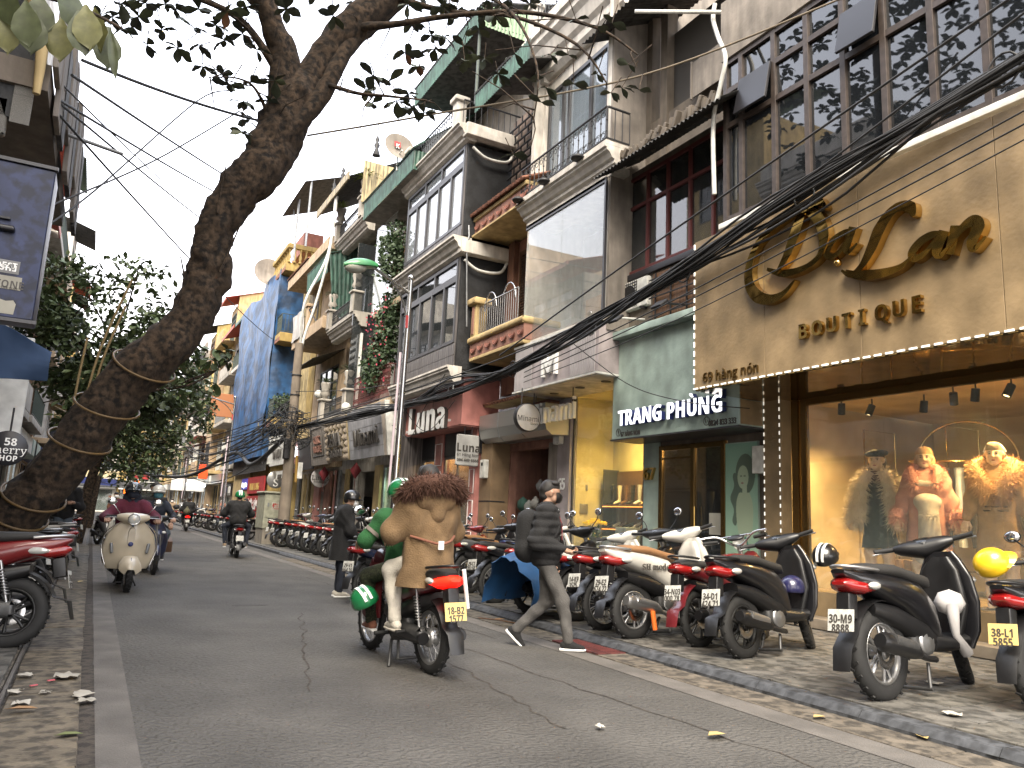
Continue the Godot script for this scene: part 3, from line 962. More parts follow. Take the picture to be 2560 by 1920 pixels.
	for z in [[-14.0,-12.35],[-12.34,-11.58]]:
		part("glass_pane",bb(V(9.01,.12,z[0]),V(9.022,4.03,z[1])),mats.glass_clear,o)
	var rm:=MB.new()
	rm.box(V(9.6,2.1,-14.06),V(1.0,4.0,.06)).box(V(10.12,2.1,-12.8),V(.1,4.0,2.5)).box(V(10.3,4.09,-12.8),V(2.4,.06,2.5)).box(V(10.3,.1,-12.8),V(2.4,.06,2.5)).box(V(10.5,2.1,-11.62),V(2.8,4.0,.05))
	part("shop_room",rm,mats.lemon_room,o)
	var sh:=thing("shoe_shelf","brown wooden shelf unit full of shoes and boots in the yellow shop","shelf",V(9.82,.13,-12.9))
	part("back_panel",bb(V(.2,0,-.9),V(.25,2.35,1.1)),mats.wood_brown,sh)
	part("side_panel",bb(V(-.15,0,-.93),V(.25,2.38,-.9)),mats.gray_frame,sh)
	var n:=0
	for y in [.35,.72,1.15,1.62]:
		part("shelf_board",bb(V(-.18,y-.03,-.9),V(.2,y,1.1),.004),mats.wood_brown,sh)
		part("light_strip",bb(V(-.19,y-.045,-.88),V(-.175,y-.03,1.08)),mat("strip_warm",Color(.9,.6,.3),.5,.0,{"emit":Color(1,.55,.2),"power":.5}),sh)
		for i in 8:
			n+=1
			shoe(V(9.78,.13+y,-13.7+i*.23),y>1.5,i,n)
	for q in [[9.3,-13.55,.9],[9.4,-13.0,1.1],[9.45,-12.62,1.3],[9.3,-12.3,.8]]:
		solo("pedestal",bb(V(q[0]-.18,.13,q[1]-.18),V(q[0]+.18,q[2],q[1]+.18),.01),plaster("pedestal",Color(.42,.48,.49),.0),"pale blue display pedestal %s"%{.9: "under the yellow flowers",1.1: "just right of the flower pot",1.3: "tallest, under the brown bag",.8: "lowest, nearest the shoe shelf"}[q[2]],"pedestal")
	var pot:=thing("flower_pot","pot of yellow chrysanthemums behind the shoe shop glass","flower pot",V(9.3,.9,-13.55))
	part("pot",MB.new().lathe([Vector2(.001,0),Vector2(.09,0),Vector2(.12,.16),Vector2(.1,.17),Vector2(.001,.15)],Transform3D.IDENTITY,14),mats.black_plastic,pot)
	var fl:=MB.new()
	for i in 9:
		fl.box(Vector3.ZERO,V(.02,.012,.1),.0,Basis(Vector3.UP,i*.7)*Basis(Vector3.RIGHT,.4))
	var xs:=[]
	for i in 60:
		var a:=rng.randf()*TAU
		var r:=sqrt(rng.randf())*.24
		xs.append(Transform3D(Basis(Vector3.UP,rng.randf()*TAU).scaled(Vector3.ONE*.8),V(cos(a)*r,.42+.1*(1-r*4)+rng.randf()*.04,sin(a)*r)))
	instance_many("blossom",fl.mesh(),mat("yellow_flower",Color(.8,.6,.02),.6),xs,pot)
	var lv:=MB.new().quad(V(0,0,0),V(.03,.04,.01),V(0,.1,.02),V(-.03,.04,.01)).mesh()
	xs=[]
	for i in 90:
		var a:=rng.randf()*TAU
		xs.append(Transform3D(Basis(Vector3.UP,a)*Basis(Vector3.RIGHT,rng.randf_range(.2,1.2)),V(cos(a)*.13*rng.randf(),rng.randf_range(.15,.35),sin(a)*.13*rng.randf())))
	instance_many("leaf",lv,mat("pot_leaf",Color(.04,.09,.02),.7),xs,pot)
	for q in [[9.35,-12.95],[9.5,-12.4],[9.6,-11.95]]:
		var tl:=thing("ceiling_spot","silver cylinder ceiling lamp in the shoe shop, %s"%{-12.95: "nearest the left wall",-12.4: "middle of three",-11.95: "rightmost of three"}[q[1]],"lamp",V(q[0],4.06,q[1]))
		part("case",MB.new().lathe([Vector2(.001,0),Vector2(.07,0),Vector2(.07,-.2),Vector2(.05,-.2)],Transform3D.IDENTITY,14),mats.silver_panel,tl)
		part("bulb",MB.new().lathe([Vector2(.001,-.19),Vector2(.05,-.19),Vector2(.05,-.2),Vector2(.001,-.201)],Transform3D.IDENTITY,12),mats.lamp_warm,tl)
		var s2:=SpotLight3D.new()
		s2.name="light"
		s2.light_color=Color(1,.86,.52)
		s2.light_energy=1.2
		s2.spot_angle=62
		s2.spot_range=8
		s2.light_size=.05
		s2.shadow_enabled=true
		tl.add_child(s2)
		s2.transform=Transform3D(Basis(Vector3.RIGHT,-PI/2),V(0,-.23,0))
	part("switch_panel",bb(V(9.22,1.55,-14.028),V(9.42,1.75,-14.0),.005).box(V(9.38,2.1,-14.02),V(.05,.12,.02)),mats.silver_panel,o)
	var hs:=text(self,"Minami",.62,V(8.3,3.62,-13.85),-PI/2,mats.letter_white,.07,"Droid Sans",false,"hanging_sign",.92)
	tag(hs,"white free standing letters Minami hanging in front of the shoe shop glass","sign")
	solo("sign_hanger",MB.new().rod(V(8.3,4.05,-13.0),V(8.3,3.6,-13.0),.012).rod(V(8.3,4.05,-14.5),V(8.3,3.9,-14.5),.012),mats.gray_frame,"thin rods holding the white letters under the sign soffit","bracket")
	var cs:=thing("round_sign","round white Minami Shoes blade sign with black rim","sign",V(7.93,3.5,-14.2))
	var rot:=Transform3D(Basis(Vector3.RIGHT,PI/2),Vector3.ZERO)
	part("rim",MB.new().lathe([Vector2(.001,-.06),Vector2(.305,-.06),Vector2(.305,.06),Vector2(.285,.062),Vector2(.001,.055)],rot,32),mats.black_frame,cs)
	part("face",MB.new().lathe([Vector2(.001,.06),Vector2(.285,.06),Vector2(.285,.066),Vector2(.001,.068)],rot,32),plaster("sign_white",Color(.6,.58,.56),.0),cs)
	text(cs,"Minami",.16,V(-.01,-.03,.07),.0,mats.letter_dark,.004,"Droid Sans",false)
	text(cs,"Shoes",.07,V(.14,-.13,.07),.0,mats.letter_dark,.004,"Droid Sans",false)
	part("bracket",MB.new().rod(V(-.15,.28,0),V(-.15,.62,0),.012).rod(V(.15,.28,0),V(.15,.62,0),.012),mats.gray_frame,cs)
var shoe_meshes:={}
func shoe(at: Vector3,boot: bool,i: int,n: int)->void:
	var key:="boot" if boot else "pump"
	if not shoe_meshes.has(key):
		var b:=MB.new()
		var rings:=[]
		for k in 7:
			var u:=k/6.0
			var ring:=[]
			for j in 8:
				var a:=TAU*j/8
				ring.append(V(-.02+u*.22-.11,.07*(1-u)+.03+sin(a)*(.03 if k<6 else .012),cos(a)*(.028+.014*sin(u*PI))))
			rings.append(ring)
		b.loft(rings)
		b.rod(V(-.12,.07,0),V(-.12,0,0),.009)
		if boot:
			b.tube([V(-.1,.08,0),V(-.1,.2,0),V(-.11,.42,0)],[.034,.037,.05],10)
		shoe_meshes[key]=b.mesh()
	var c:String=["black","ivory","brown","black","silver","beige","black","white"][i]
	var s:=put("boot" if boot else "shoe",shoe_meshes[key],mat("leather_"+c,{"black":Color(.02,.018,.016),"ivory":Color(.6,.55,.42),"brown":Color(.14,.07,.03),"silver":Color(.5,.5,.5),"beige":Color(.45,.33,.2),"white":Color(.7,.68,.62)}[c],.35),self,Transform3D(Basis(Vector3.UP,PI+.3),at))
	tag(s,"%s %s on %s shelf of the shoe shop, %s from the left"%[c,"boot" if boot else "heeled shoe","the top" if boot else ["the lowest","the second","the third"][clampi(int((at.y-.4)/.36),0,2)],["first","second","third","fourth","fifth","sixth","seventh","last"][i]],"boot" if boot else "shoe","shoes on the shop shelves")
func pink_house()->void:
	var o:=thing("pink_house","narrow pink and cream house with scalloped balcony between glass box and black tower","building")
	var w:=MB.new()
	holes_wall(w,9.0,9.2,.1,3.6,-17.1,-14.66,[[.12,3.02,-16.85,-14.95]])
	holes_wall(w,8.75,8.9,4.4,8.3,-17.1,-14.66,[[5.4,8.0,-16.4,-15.2]])
	w.box(V(10.5,6,-14.7),V(2.6,11.6,.06)).box(V(10.5,6,-17.05),V(2.6,11.6,.06)).box(V(10.2,3.62,-15.9),V(2.4,.1,2.3))
	part("wall",w,mats.pink_plaster,o)
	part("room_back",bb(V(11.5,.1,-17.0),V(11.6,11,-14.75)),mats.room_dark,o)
	var pk:Material=mats.pink_plaster
	var cr:Material=mats.cream_plaster
	part("balcony_slab",bb(V(7.75,5.2,-16.95),V(8.9,5.56,-14.2),.01),pk,o)
	part("balcony_trim",bb(V(7.68,5.56,-17.0),V(8.9,5.72,-14.15),.04).box(V(8.3,5.16,-15.57),V(1.12,.08,2.72),.01),cr,o)
	var sc:=MB.new()
	for k in 3:
		var pts:=[]
		for i in 9:
			var a:=PI+PI*i/8.0
			pts.append(V(-.012*(3-k),sin(a)*(.11-k*.03),cos(a)*(.13-k*.035)))
		sc.tube(pts,.014,5)
	var scm:=sc.mesh()
	for i in 7:
		put("scallop",scm,mats.pink_plaster if i%2==9 else plaster("scallop",Color(.36,.14,.1),.0),o,Transform3D(Basis.IDENTITY,V(7.75,5.42,-16.7+i*.4)))
	part("balcony_post",bb(V(7.75,5.72,-16.95),V(8.05,6.55,-16.7),.01),cr,o)
	part("post_cap",bb(V(7.65,6.55,-17.05),V(8.15,6.72,-16.6),.03),cr,o)
	part("post_panel",bb(V(7.735,5.8,-16.9),V(7.75,6.5,-16.78)),pk,o)
	railing(o,V(7.85,5.72,-16.68),V(7.85,5.72,-14.7),.78,mats.steel,.11,.012,false,"balcony_railing")
	for i in 2:
		var pts:=[]
		for k in 11:
			var a:=PI*k/10.0
			pts.append(V(7.845,6.3+sin(a)*.42,-16.1+i*.95-cos(a)*.32))
		part("railing_arch",MB.new().tube(pts,.018,6),mats.steel,o)
	window(o,8.73,5.72,8.0,-16.4,-15.2,mats.wood_brown,mats.glass_gray,[-15.8],[],.08,.08,"shutter_door")
	var lv:=bx(Vector3.ZERO,V(.03,.012,.5),.0,Basis(Vector3(0,0,1),.6)).mesh()
	for i in 30:
		for z in [-16.1,-15.5]:
			put("louvre",lv,mats.wood_brown,o,Transform3D(Basis.IDENTITY,V(8.72,5.85+i*.07,z)))
	part("pilaster",bb(V(8.6,5.6,-16.75),V(8.749,8.3,-16.45),.01),plaster("brick_brown",Color(.2,.09,.055)),o)
	var ev:=part("eave_band",bb(V(7.75,8.42,-17.05),V(8.9,8.8,-14.3),.01),pk,o)
	part("eave_trim",bb(V(7.7,8.8,-17.08),V(8.9,8.9,-14.3),.01).box(V(8.28,8.4,-15.68),V(1.2,.06,2.78),.01),cr,o)
	for i in 7:
		put("scallop",scm,mats.scallop,ev,Transform3D(Basis.IDENTITY,V(7.75,8.64,-16.85+i*.4)))
	var tile:=MB.new().tube([V(-.15,-.07,0),V(.35,.15,0)],.07,8,true,.6).mesh()
	for r in 2:
		for i in 20:
			put("roof_tile",tile,mats.terracotta,o,Transform3D(Basis.IDENTITY,V(7.75+r*.38,9.0+r*.17+.004*(i%2),-17.0+i*.138)))
	var lt:=MB.new()
	for i in 9:
		lt.box(V(8.62,9.75+i*.22,-15.9),V(.04,.03,2.3))
		for k in 7:
			lt.box(V(8.623,9.86+i*.22,-16.9+k*.34+(.17 if i%2==0 else .0)),V(.03,.2,.025))
	part("lattice",lt,mats.iron_black,o)
	part("lattice_backing",bb(V(8.7,9.4,-17.0),V(8.75,11.8,-14.7)),plaster("lattice_back",Color(.42,.32,.27)),o)
	var hood:=PackedVector2Array([Vector2(8.98,3.2),Vector2(8.5,3.18),Vector2(8.36,3.28),Vector2(8.3,3.5),Vector2(8.3,3.86),Vector2(8.98,3.86)])
	var hd:=part("shutter_hood",MB.new().prism(hood,-17.3,-14.1),mats.silver_panel,o)
	for z in [-16.3,-15.2]:
		part("seam",MB.new().prism(PackedVector2Array([Vector2(8.97,3.19),Vector2(8.5,3.17),Vector2(8.352,3.272),Vector2(8.292,3.5),Vector2(8.292,3.87),Vector2(8.97,3.87)]),z,z+.012),mats.gray_steel,hd)
	part("eave_tiles",bb(V(8.45,4.12,-17.4),V(9.0,4.2,-14.7),.01),cr,o)
	for i in 18:
		put("small_tile",tile,mats.terracotta,o,Transform3D(Basis.IDENTITY.scaled(V(.9,.8,1)),V(8.55,4.22,-17.35+i*.146)))
	part("tiled_pier",bb(V(8.5,.1,-17.5),V(9.0,3.2,-16.9),.008),plaster("tile_tan",Color(.3,.2,.11),.0),o)
	for y in [1.0,1.75]:
		part("band",bb(V(8.494,y,-17.505),V(8.9,y+.03,-16.895)),mats.iron_black,o)
	part("jamb",bb(V(8.94,.1,-14.95),V(9.0,3.1,-14.6),.005),mats.gray_concrete,o)
	text(o,"63",.34,V(8.932,2.12,-14.76),-PI/2,mats.letter_red,.012,"Droid Sans",true,"house_number",.8)
	var n:=0
	for r in 9:
		for k in 3:
			n+=1
			var x:=9.25+k*.22+(.11 if r%2 else .0)
			var y:=.24+r*.155
			var b:=MB.new().tube([V(x,y,-16.4-rng.randf()*.35),V(x+rng.randf_range(-.03,.03),y,-15.1-rng.randf()*.2)],.08,9)
			var f:=solo("fabric_roll",b,cloth("roll_%d"%(n%4),[Color(.02,.02,.022),Color(.03,.03,.033),Color(.015,.015,.016),Color(.06,.06,.06)][n%4]),"dark fabric roll in the open shop, %s layer of the stack, %s of three"%[["bottom","second","third","fourth","fifth","sixth","seventh","eighth","top"][r],["front","middle","back"][k]],"fabric roll","stacked fabric rolls")
	for q in [["white",Color(.5,.5,.47),1.75,-15.9,.14],["green",Color(.06,.16,.13),1.72,-16.5,.17],["grey",Color(.3,.3,.3),2.15,-15.7,.13],["clear",Color(.4,.42,.4),1.66,-16.2,.15]]:
		var b:=MB.new().ball(V(9.2,q[2],q[3]),V(q[4]*.8,q[4],q[4]*1.1),Basis(Vector3.RIGHT,q[4]*9),7).ball(V(9.2,q[2]+q[4]*.8,q[3]),V(.05,.06,.07),Basis.IDENTITY,6)
		solo("plastic_bag",b,plaster("bag_"+q[0],q[1],.0),"%s plastic bag in the fabric roll shop"%q[0],"bag")
	for q in [[1.72,"upper"],[1.52,"lower"]]:
		solo("orange_ball",MB.new().ball(V(9.15,q[0],-15.25),Vector3.ONE*.09),mat("orange",Color(.4,.09,.02),.6),"%s orange ball hanging by the fabric rolls"%q[1],"ball")
	for q in [[8.45,2.35,-17.2,"grey electric meter on the tan tiled pier"],[8.85,3.05,-14.4,"white electric meter box above number 65"]]:
		var mt:=thing("electric_meter",q[3],"meter",V(q[0],q[1],q[2]))
		part("case",bx(V(0,.2,0),V(.14,.46,.26),.02),mats.white_pvc,mt)
		part("window",bx(V(-.072,.32,0),V(.006,.08,.1)),mats.black_plastic,mt)
func black_tower()->void:
	var z0:=-21.35
	var z1:=-17.12
	var o:=thing("black_tower","dark clad house with two rows of tall grey windows above the pink Luna shop","building")
	var w:=MB.new()
	holes_wall(w,7.42,7.62,4.95,11.1,z0,z1,[[5.62,7.8,z0+.06,z1-.06],[8.72,10.9,z0+.06,z1-.06]])
	part("wall",w,mats.gray_cladding,o)
	part("side_wall",bb(V(7.45,4.95,z1),V(9.4,7.85,z1+.06)).box(V(8.43,9.65,z1+.03),V(1.96,2.5,.06)),mats.black_cladding,o)
	part("far_wall",bb(V(7.62,.1,z0-.06),V(12,12,z0)),mats.gray_cladding,o)
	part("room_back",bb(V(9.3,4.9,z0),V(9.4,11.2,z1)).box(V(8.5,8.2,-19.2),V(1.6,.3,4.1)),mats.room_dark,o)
	part("curtain",bb(V(7.72,8.7,z0+.1),V(7.74,10.95,z1-.1)),mats.curtain,o)
	for y in [[5.62,7.8],[8.72,10.9]]:
		window(o,7.4,y[0],y[1]-.5,z0+.06,z1-.06,mats.gray_frame,glass("glass_up",Color(.5,.55,.6),.2) if y[0]>8 else mats.glass_gray,[-20.5,-19.7,-18.85,-18.0],[],.085,.1)
		window(o,7.4,y[1]-.5,y[1],z0+.06,z1-.06,mats.gray_frame,mats.glass_up if y[0]>8 else mats.glass_gray,[-19.9,-18.7],[],.085,.1,"transom")
	for y in [5.02,5.3,8.3]:
		for i in 4:
			part("cladding_panel",bb(V(7.405,y,z0+i*1.06+.006),V(7.42,y+.27,z0+(i+1)*1.06-.006),.002),mats.gray_cladding,o)
	cornice("cornice",7.4,7.84,8.28,z0-.1,z1+.25,.32,mats.white_wall,o)
	part("slab_end",bb(V(7.3,7.86,z1+.06),V(9.2,8.2,z1+.32),.02),mats.white_wall,o)
	cornice("base_cornice",7.4,4.6,5.0,z0,z1+.1,.2,mats.white_wall,o)
	cornice("top_cornice",7.4,10.92,11.35,z0-.1,z1+.2,.35,mats.white_wall,o)
	part("slab_end",bb(V(7.25,11.0,z1+.06),V(9.2,11.34,z1+.35),.02),mats.white_wall,o)
	part("terrace_floor",bb(V(7.3,11.2,z0),V(11,11.34,z1+.1)),mats.white_wall,o)
	for z in [-20.9,-17.45]:
		part("terrace_post",bb(V(7.15,11.34,z-.14),V(7.43,12.15,z+.14),.01).box(V(7.29,12.22,z),V(.42,.14,.42),.02),mats.white_wall,o)
	railing(o,V(7.28,11.34,-20.74),V(7.28,11.34,-17.62),.82,mats.iron_black,.16,.011,true,"terrace_railing")
	railing(o,V(7.3,11.34,-17.2),V(9.2,11.34,-17.2),.82,mats.iron_black,.18,.011,false,"terrace_railing")
	part("terrace_room",bb(V(9.0,11.34,z0),V(11,13.6,z1)),mats.aged_white,o)
	corrugated("canopy_front",V(6.95,13.25,-20.1),V(6.95,13.25,-15.6),V(6.95,13.78,-20.1),V(6.95,13.78,-15.6),mats.green_sheet,o,.1,.015)
	corrugated("canopy_side",V(6.95,13.25,-15.6),V(10,13.25,-15.6),V(6.95,13.78,-15.6),V(10,14.4,-15.6),mats.pale_green_sheet,o,.1,.015)
	part("canopy_roof",MB.new().sheet([[V(6.93,13.8,-20.15),V(6.93,13.8,-15.55)],[V(10,14.9,-20.15),V(10,14.9,-15.55)]],.04),mats.dark_sheet,o)
	part("canopy_soffit",MB.new().sheet([[V(6.97,13.3,-20.1),V(6.97,13.3,-15.6)],[V(10,13.5,-20.1),V(10,13.5,-15.6)]],.02),mats.dark_sheet,o)
	corrugated("low_canopy",V(7.0,11.0,-15.8),V(7.0,11.0,-13.1),V(7.0,11.48,-15.8),V(7.0,11.48,-13.1),mats.green_sheet,o,.1,.015)
	part("low_canopy_roof",MB.new().sheet([[V(6.98,11.5,-15.85),V(6.98,11.5,-14.0)],[V(8.8,12.1,-15.85),V(8.8,12.1,-14.0)]],.04),mats.dark_sheet,o)
	part("canopy_post",MB.new().rod(V(7.05,11.3,-15.9),V(7.05,13.3,-15.9),.04),mats.iron_green,o)
	var ds:=thing("satellite_dish","grey satellite dish with a red letter on the tower's terrace corner","satellite dish",V(6.95,11.7,-21.3),.0)
	var dt:=Transform3D(Basis(Vector3.RIGHT,PI/2-.25),V(0,.75,0))
	part("dish",MB.new().lathe([Vector2(.001,0),Vector2(.25,.03),Vector2(.46,.1),Vector2(.47,.09),Vector2(.25,.015),Vector2(.001,-.015)],dt,26),mats.gray_concrete,ds)
	part("arm",MB.new().tube([V(0,.0,0),V(0,.5,-.05),V(.02,.55,.3)],.025),mats.white_pvc,ds)
	part("logo",bx(V(-.06,.82,.07),V(.2,.2,.01),.0,Basis(Vector3.RIGHT,-.25)),mats.poster_red,ds)
	text(ds,"K",.2,V(-.06,.75,.09),.0,mats.letter_white,.01)
	var hose:=smooth([V(7.5,10.75,z1+.2),V(7.9,10.55,z1+.2),V(8.5,10.6,z1+.2),V(8.7,10.9,z1+.2)],6)
	solo("hose",MB.new().tube(hose,.04),mats.white_pvc,"thick white hose drooping on the black wall below the terrace","hose")
	var h2:=[]
	for p in hose:
		h2.append(p+V(-.05,-3.05,0))
	solo("hose",MB.new().tube(h2,.04),mats.white_pvc,"thick white hose drooping on the black wall at the middle cornice","hose")
	solo("drain_pipe",MB.new().tube([V(7.5,8.6,z1+.25),V(7.5,8.3,z1+.3),V(7.45,8.1,z1+.3),V(7.62,6.0,z1+.2)],.02),mats.gray_steel,"thin grey pipe running down the black wall to the pink balcony","pipe")
	var pm:Material=mats.luna_pink
	var s:=part("sign_fascia",bb(V(7.85,3.62,-21.5),V(8.9,4.86,-17.42),.02),pm,o)
	part("panel_seam",bb(V(7.844,3.62,-19.34),V(7.852,4.86,-19.325)),mats.letter_dark,s)
	part("awning",MB.new().sheet([[V(7.6,4.9,-21.6),V(7.6,4.9,-17.2)],[V(8.6,5.35,-21.6),V(8.6,5.35,-17.2)]],.02),mats.white_pvc,o)
	part("awning_end",MB.new().quad(V(7.6,4.9,-17.19),V(8.6,5.35,-17.19),V(8.9,5.0,-17.19),V(8.3,4.86,-17.19)),mats.white_pvc,o)
	for q in [[.05,"letter_dark",.1],[.06,"letter_white",.03]]:
		text(s,"Luna",1.02,V(7.85-q[0]-(.05 if q[2]<.05 else .0),3.95,-19.55),-PI/2,mats[q[1]],q[2],"Droid Sans",true,"lettering",1.12)
	text(s,"61 Hàng Nón",.1,V(7.845,3.8,-18.35),-PI/2,mats.letter_white,.005,"Droid Sans",false)
	text(s,"094 449 6666",.1,V(7.845,3.72,-21.0),-PI/2,mats.letter_white,.005,"Droid Sans",false)
	part("soffit",bb(V(7.87,3.6,-21.45),V(8.9,3.618,-17.45)),pm,o)
	for z in [[-17.95,-17.55],[-20.3,-19.7]]:
		var pr:=part("pink_pier",bb(V(8.38,.1,z[0]),V(8.6,3.6,z[1]),.005),pm,o)
		for i in 4:
			part("pier_frame",MB.new().tube([V(8.372,.4+i*.78,z[0]+.07),V(8.372,1.0+i*.78,z[0]+.07),V(8.372,1.0+i*.78,z[1]-.07),V(8.372,.4+i*.78,z[1]-.07),V(8.372,.4+i*.78,z[0]+.07)],.013,4),mats.letter_white,pr)
	var sh:=part("shop_room",bb(V(10.2,.1,-21.3),V(10.3,3.6,-17.2)).box(V(9.4,3.59,-19.3),V(1.8,.05,4.0)).box(V(9.4,1.9,-21.3),V(1.8,3.5,.06)).box(V(9.4,1.9,-17.52),V(1.8,3.5,.04)),plaster("luna_room",Color(.28,.2,.16),.0),o)
	window(o,8.45,.12,2.95,-19.7,-17.95,mats.gray_steel,mats.glass_clear,[-18.85],[],.06,.06,"glass_door")
	window(o,8.45,.12,2.95,-21.3,-20.3,mats.gray_steel,mats.glass_clear,[],[],.06,.06,"glass_door")
	part("lintel",bb(V(8.42,2.955,-21.4),V(8.6,3.6,-17.5)),mats.black_frame,o)
	for q in [[9.3,-18.3,"black jacket"],[9.3,-19.2,"dark red dress"],[9.4,-20.8,"grey coat"],[9.6,-18.8,"brown dress"]]:
		var b:=MB.new()
		var rings:=[]
		for k in 8:
			var ring:=[]
			for j in 10:
				var a:=TAU*j/10
				ring.append(V(q[0]+cos(a)*(.1+.012*k),1.95-k*.16,q[1]+sin(a)*(.1+.06*minf(k,2)+.01*sin(k*3.0+j))))
			rings.append(ring)
		solo("displayed_clothes",b.loft(rings),cloth("cl"+q[2],{"black jacket":Color(.02,.02,.02),"dark red dress":Color(.1,.015,.02),"grey coat":Color(.2,.2,.2),"brown dress":Color(.12,.07,.04)}[q[2]]),"%s on display inside the pink shop"%q[2],"clothes")
	lamp_ball(V(9.3,3.2,-18.5),.28,Color(1,.8,.5),"warm ceiling globe lamp inside the pink shop near its door")
	lamp_ball(V(9.3,3.2,-20.8),.3,Color(1,.8,.5),"warm ceiling globe lamp in the left part of the pink shop")
	var hs:=thing("hanging_sign","small white Luna box sign hanging from the pink soffit","sign",V(8.1,2.6,-17.5))
	part("box",bx(V(0,.4,0),V(.62,.78,.1),.03),plaster("sign_white2",Color(.62,.62,.6),.0),hs)
	text(hs,"Luna",.28,V(0,.46,.055),.0,mats.letter_dark,.006,"Droid Sans",true)
	text(hs,"61 Hàng Nón",.105,V(0,.28,.055),.0,mats.letter_dark,.006,"Droid Sans",false)
	text(hs,"094 449 6666",.1,V(0,.15,.055),.0,mats.letter_dark,.006,"Droid Sans",true)
	part("hanger",MB.new().rod(V(-.1,.78,0),V(-.1,1.05,0),.015).rod(V(.1,.78,0),V(.1,1.05,0),.015),mats.black_frame,hs)
	var fl:=thing("flood_lamp","black floodlight box on top of the pink sign","lamp",V(7.7,4.7,-17.9))
	part("lamp_head",bx(V(0,.1,0),V(.3,.36,.5),.02),mats.black_plastic,fl)
	part("glass",bx(V(-.154,.1,0),V(.01,.3,.44)),mats.glass_dark,fl)
func lamp_ball(at: Vector3,e: float,c: Color,label: String)->void:
	var b:=solo("globe_lamp",MB.new().ball(at,Vector3.ONE*.08),mats.lamp_warm,label,"lamp")
	var l:=OmniLight3D.new()
	l.name="light"
	l.light_energy=e
	l.light_color=c
	l.omni_range=6
	l.light_size=.07
	l.shadow_enabled=true
	b.add_child(l)
	l.position=at
func plain_sign(called: String,label: String,a: Vector3,b: Vector3,lean: float,m: Material)->Node3D:
	var o:=thing(called,label,"sign",V(a.x,a.y,(a.z+b.z)/2))
	o.basis=Basis(Vector3(0,0,1),lean)
	part("board",bx(V(.07,(b.y-a.y)/2,0),V(.14,b.y-a.y,absf(b.z-a.z)),.01),m,o)
	return o
func vine_leaf_mesh()->ArrayMesh:
	return MB.new().sheet([[V(0,0,-.02),V(0,.05,-.045),V(0,.1,-.02)],[V(.012,0,0),V(.016,.05,0),V(.012,.115,0)],[V(0,0,.02),V(0,.05,.045),V(0,.1,.02)]]).mesh()
func bush(called: String,label: String,at: Vector3,r: Vector3,n: int,m: Material,category:="plant",leaf:Mesh=null)->Node3D:
	var o:=thing(called,label,category,at)
	var xs:=[]
	for i in n:
		var d:=V(rng.randfn(),rng.randfn(),rng.randfn()).normalized()*pow(rng.randf(),.45)
		d*=1.0+.22*sin(d.x*7.0+d.z*5.0)*cos(d.y*6.0)
		xs.append(Transform3D(Basis.from_euler(V(rng.randf()*TAU,rng.randf()*TAU,rng.randf()*TAU)).scaled(Vector3.ONE*rng.randf_range(.6,1.3)),d*r))
	instance_many("foliage",leaf if leaf else vine_leaf_mesh(),m,xs,o)
	var b:=MB.new()
	for i in 5:
		b.tube([V(0,-r.y,0),V(rng.randfn()*r.x*.3,0,rng.randfn()*r.z*.3),V(rng.randfn()*r.x*.5,r.y*.7,rng.randfn()*r.z*.5)],.012,5)
	part("stem",b,mats.wood_brown,o)
	return o
func spiky_plant(called: String,label: String,at: Vector3,r: float,n: int,m: Material,palm:=false)->Node3D:
	var o:=thing(called,label,"plant",at)
	var b:=MB.new()
	for i in n:
		var a:=rng.randf()*TAU
		var e:=rng.randf_range(.25,1.2)
		var d:=V(cos(a)*cos(e),sin(e),sin(a)*cos(e))
		var s:=d.cross(Vector3.UP).normalized()*(.045 if palm else .022)
		var rows:=[]
		for k in 5:
			var u:=k/4.0
			var p:=d*r*u+Vector3.DOWN*r*.45*u*u
			var w:=s*(1.0-u*.95)*(1.0 if u>.05 else .4)
			rows.append([p-w,p+V(0,-.01,0),p+w])
		b.sheet(rows)
	part("foliage",b,m,o).set_meta("kind","stuff")
	return o
func urn_post(parent: Node,x: float,y: float,z: float,h: float,m: Material)->void:
	var b:=MB.new()
	b.box(V(x,y+h*.25,z),V(.34,h*.5,.34),.015).box(V(x,y+h*.52,z),V(.46,h*.06,.46),.02)
	b.lathe([Vector2(.001,h*.55),Vector2(.13,h*.55),Vector2(.1,h*.62),Vector2(.2,h*.68),Vector2(.14,h*.8),Vector2(.2,h*.95),Vector2(.17,h),Vector2(.001,h*.97)],Transform3D(Basis.IDENTITY,V(x,y,z)),14)
	part("urn_post",b,m,parent)
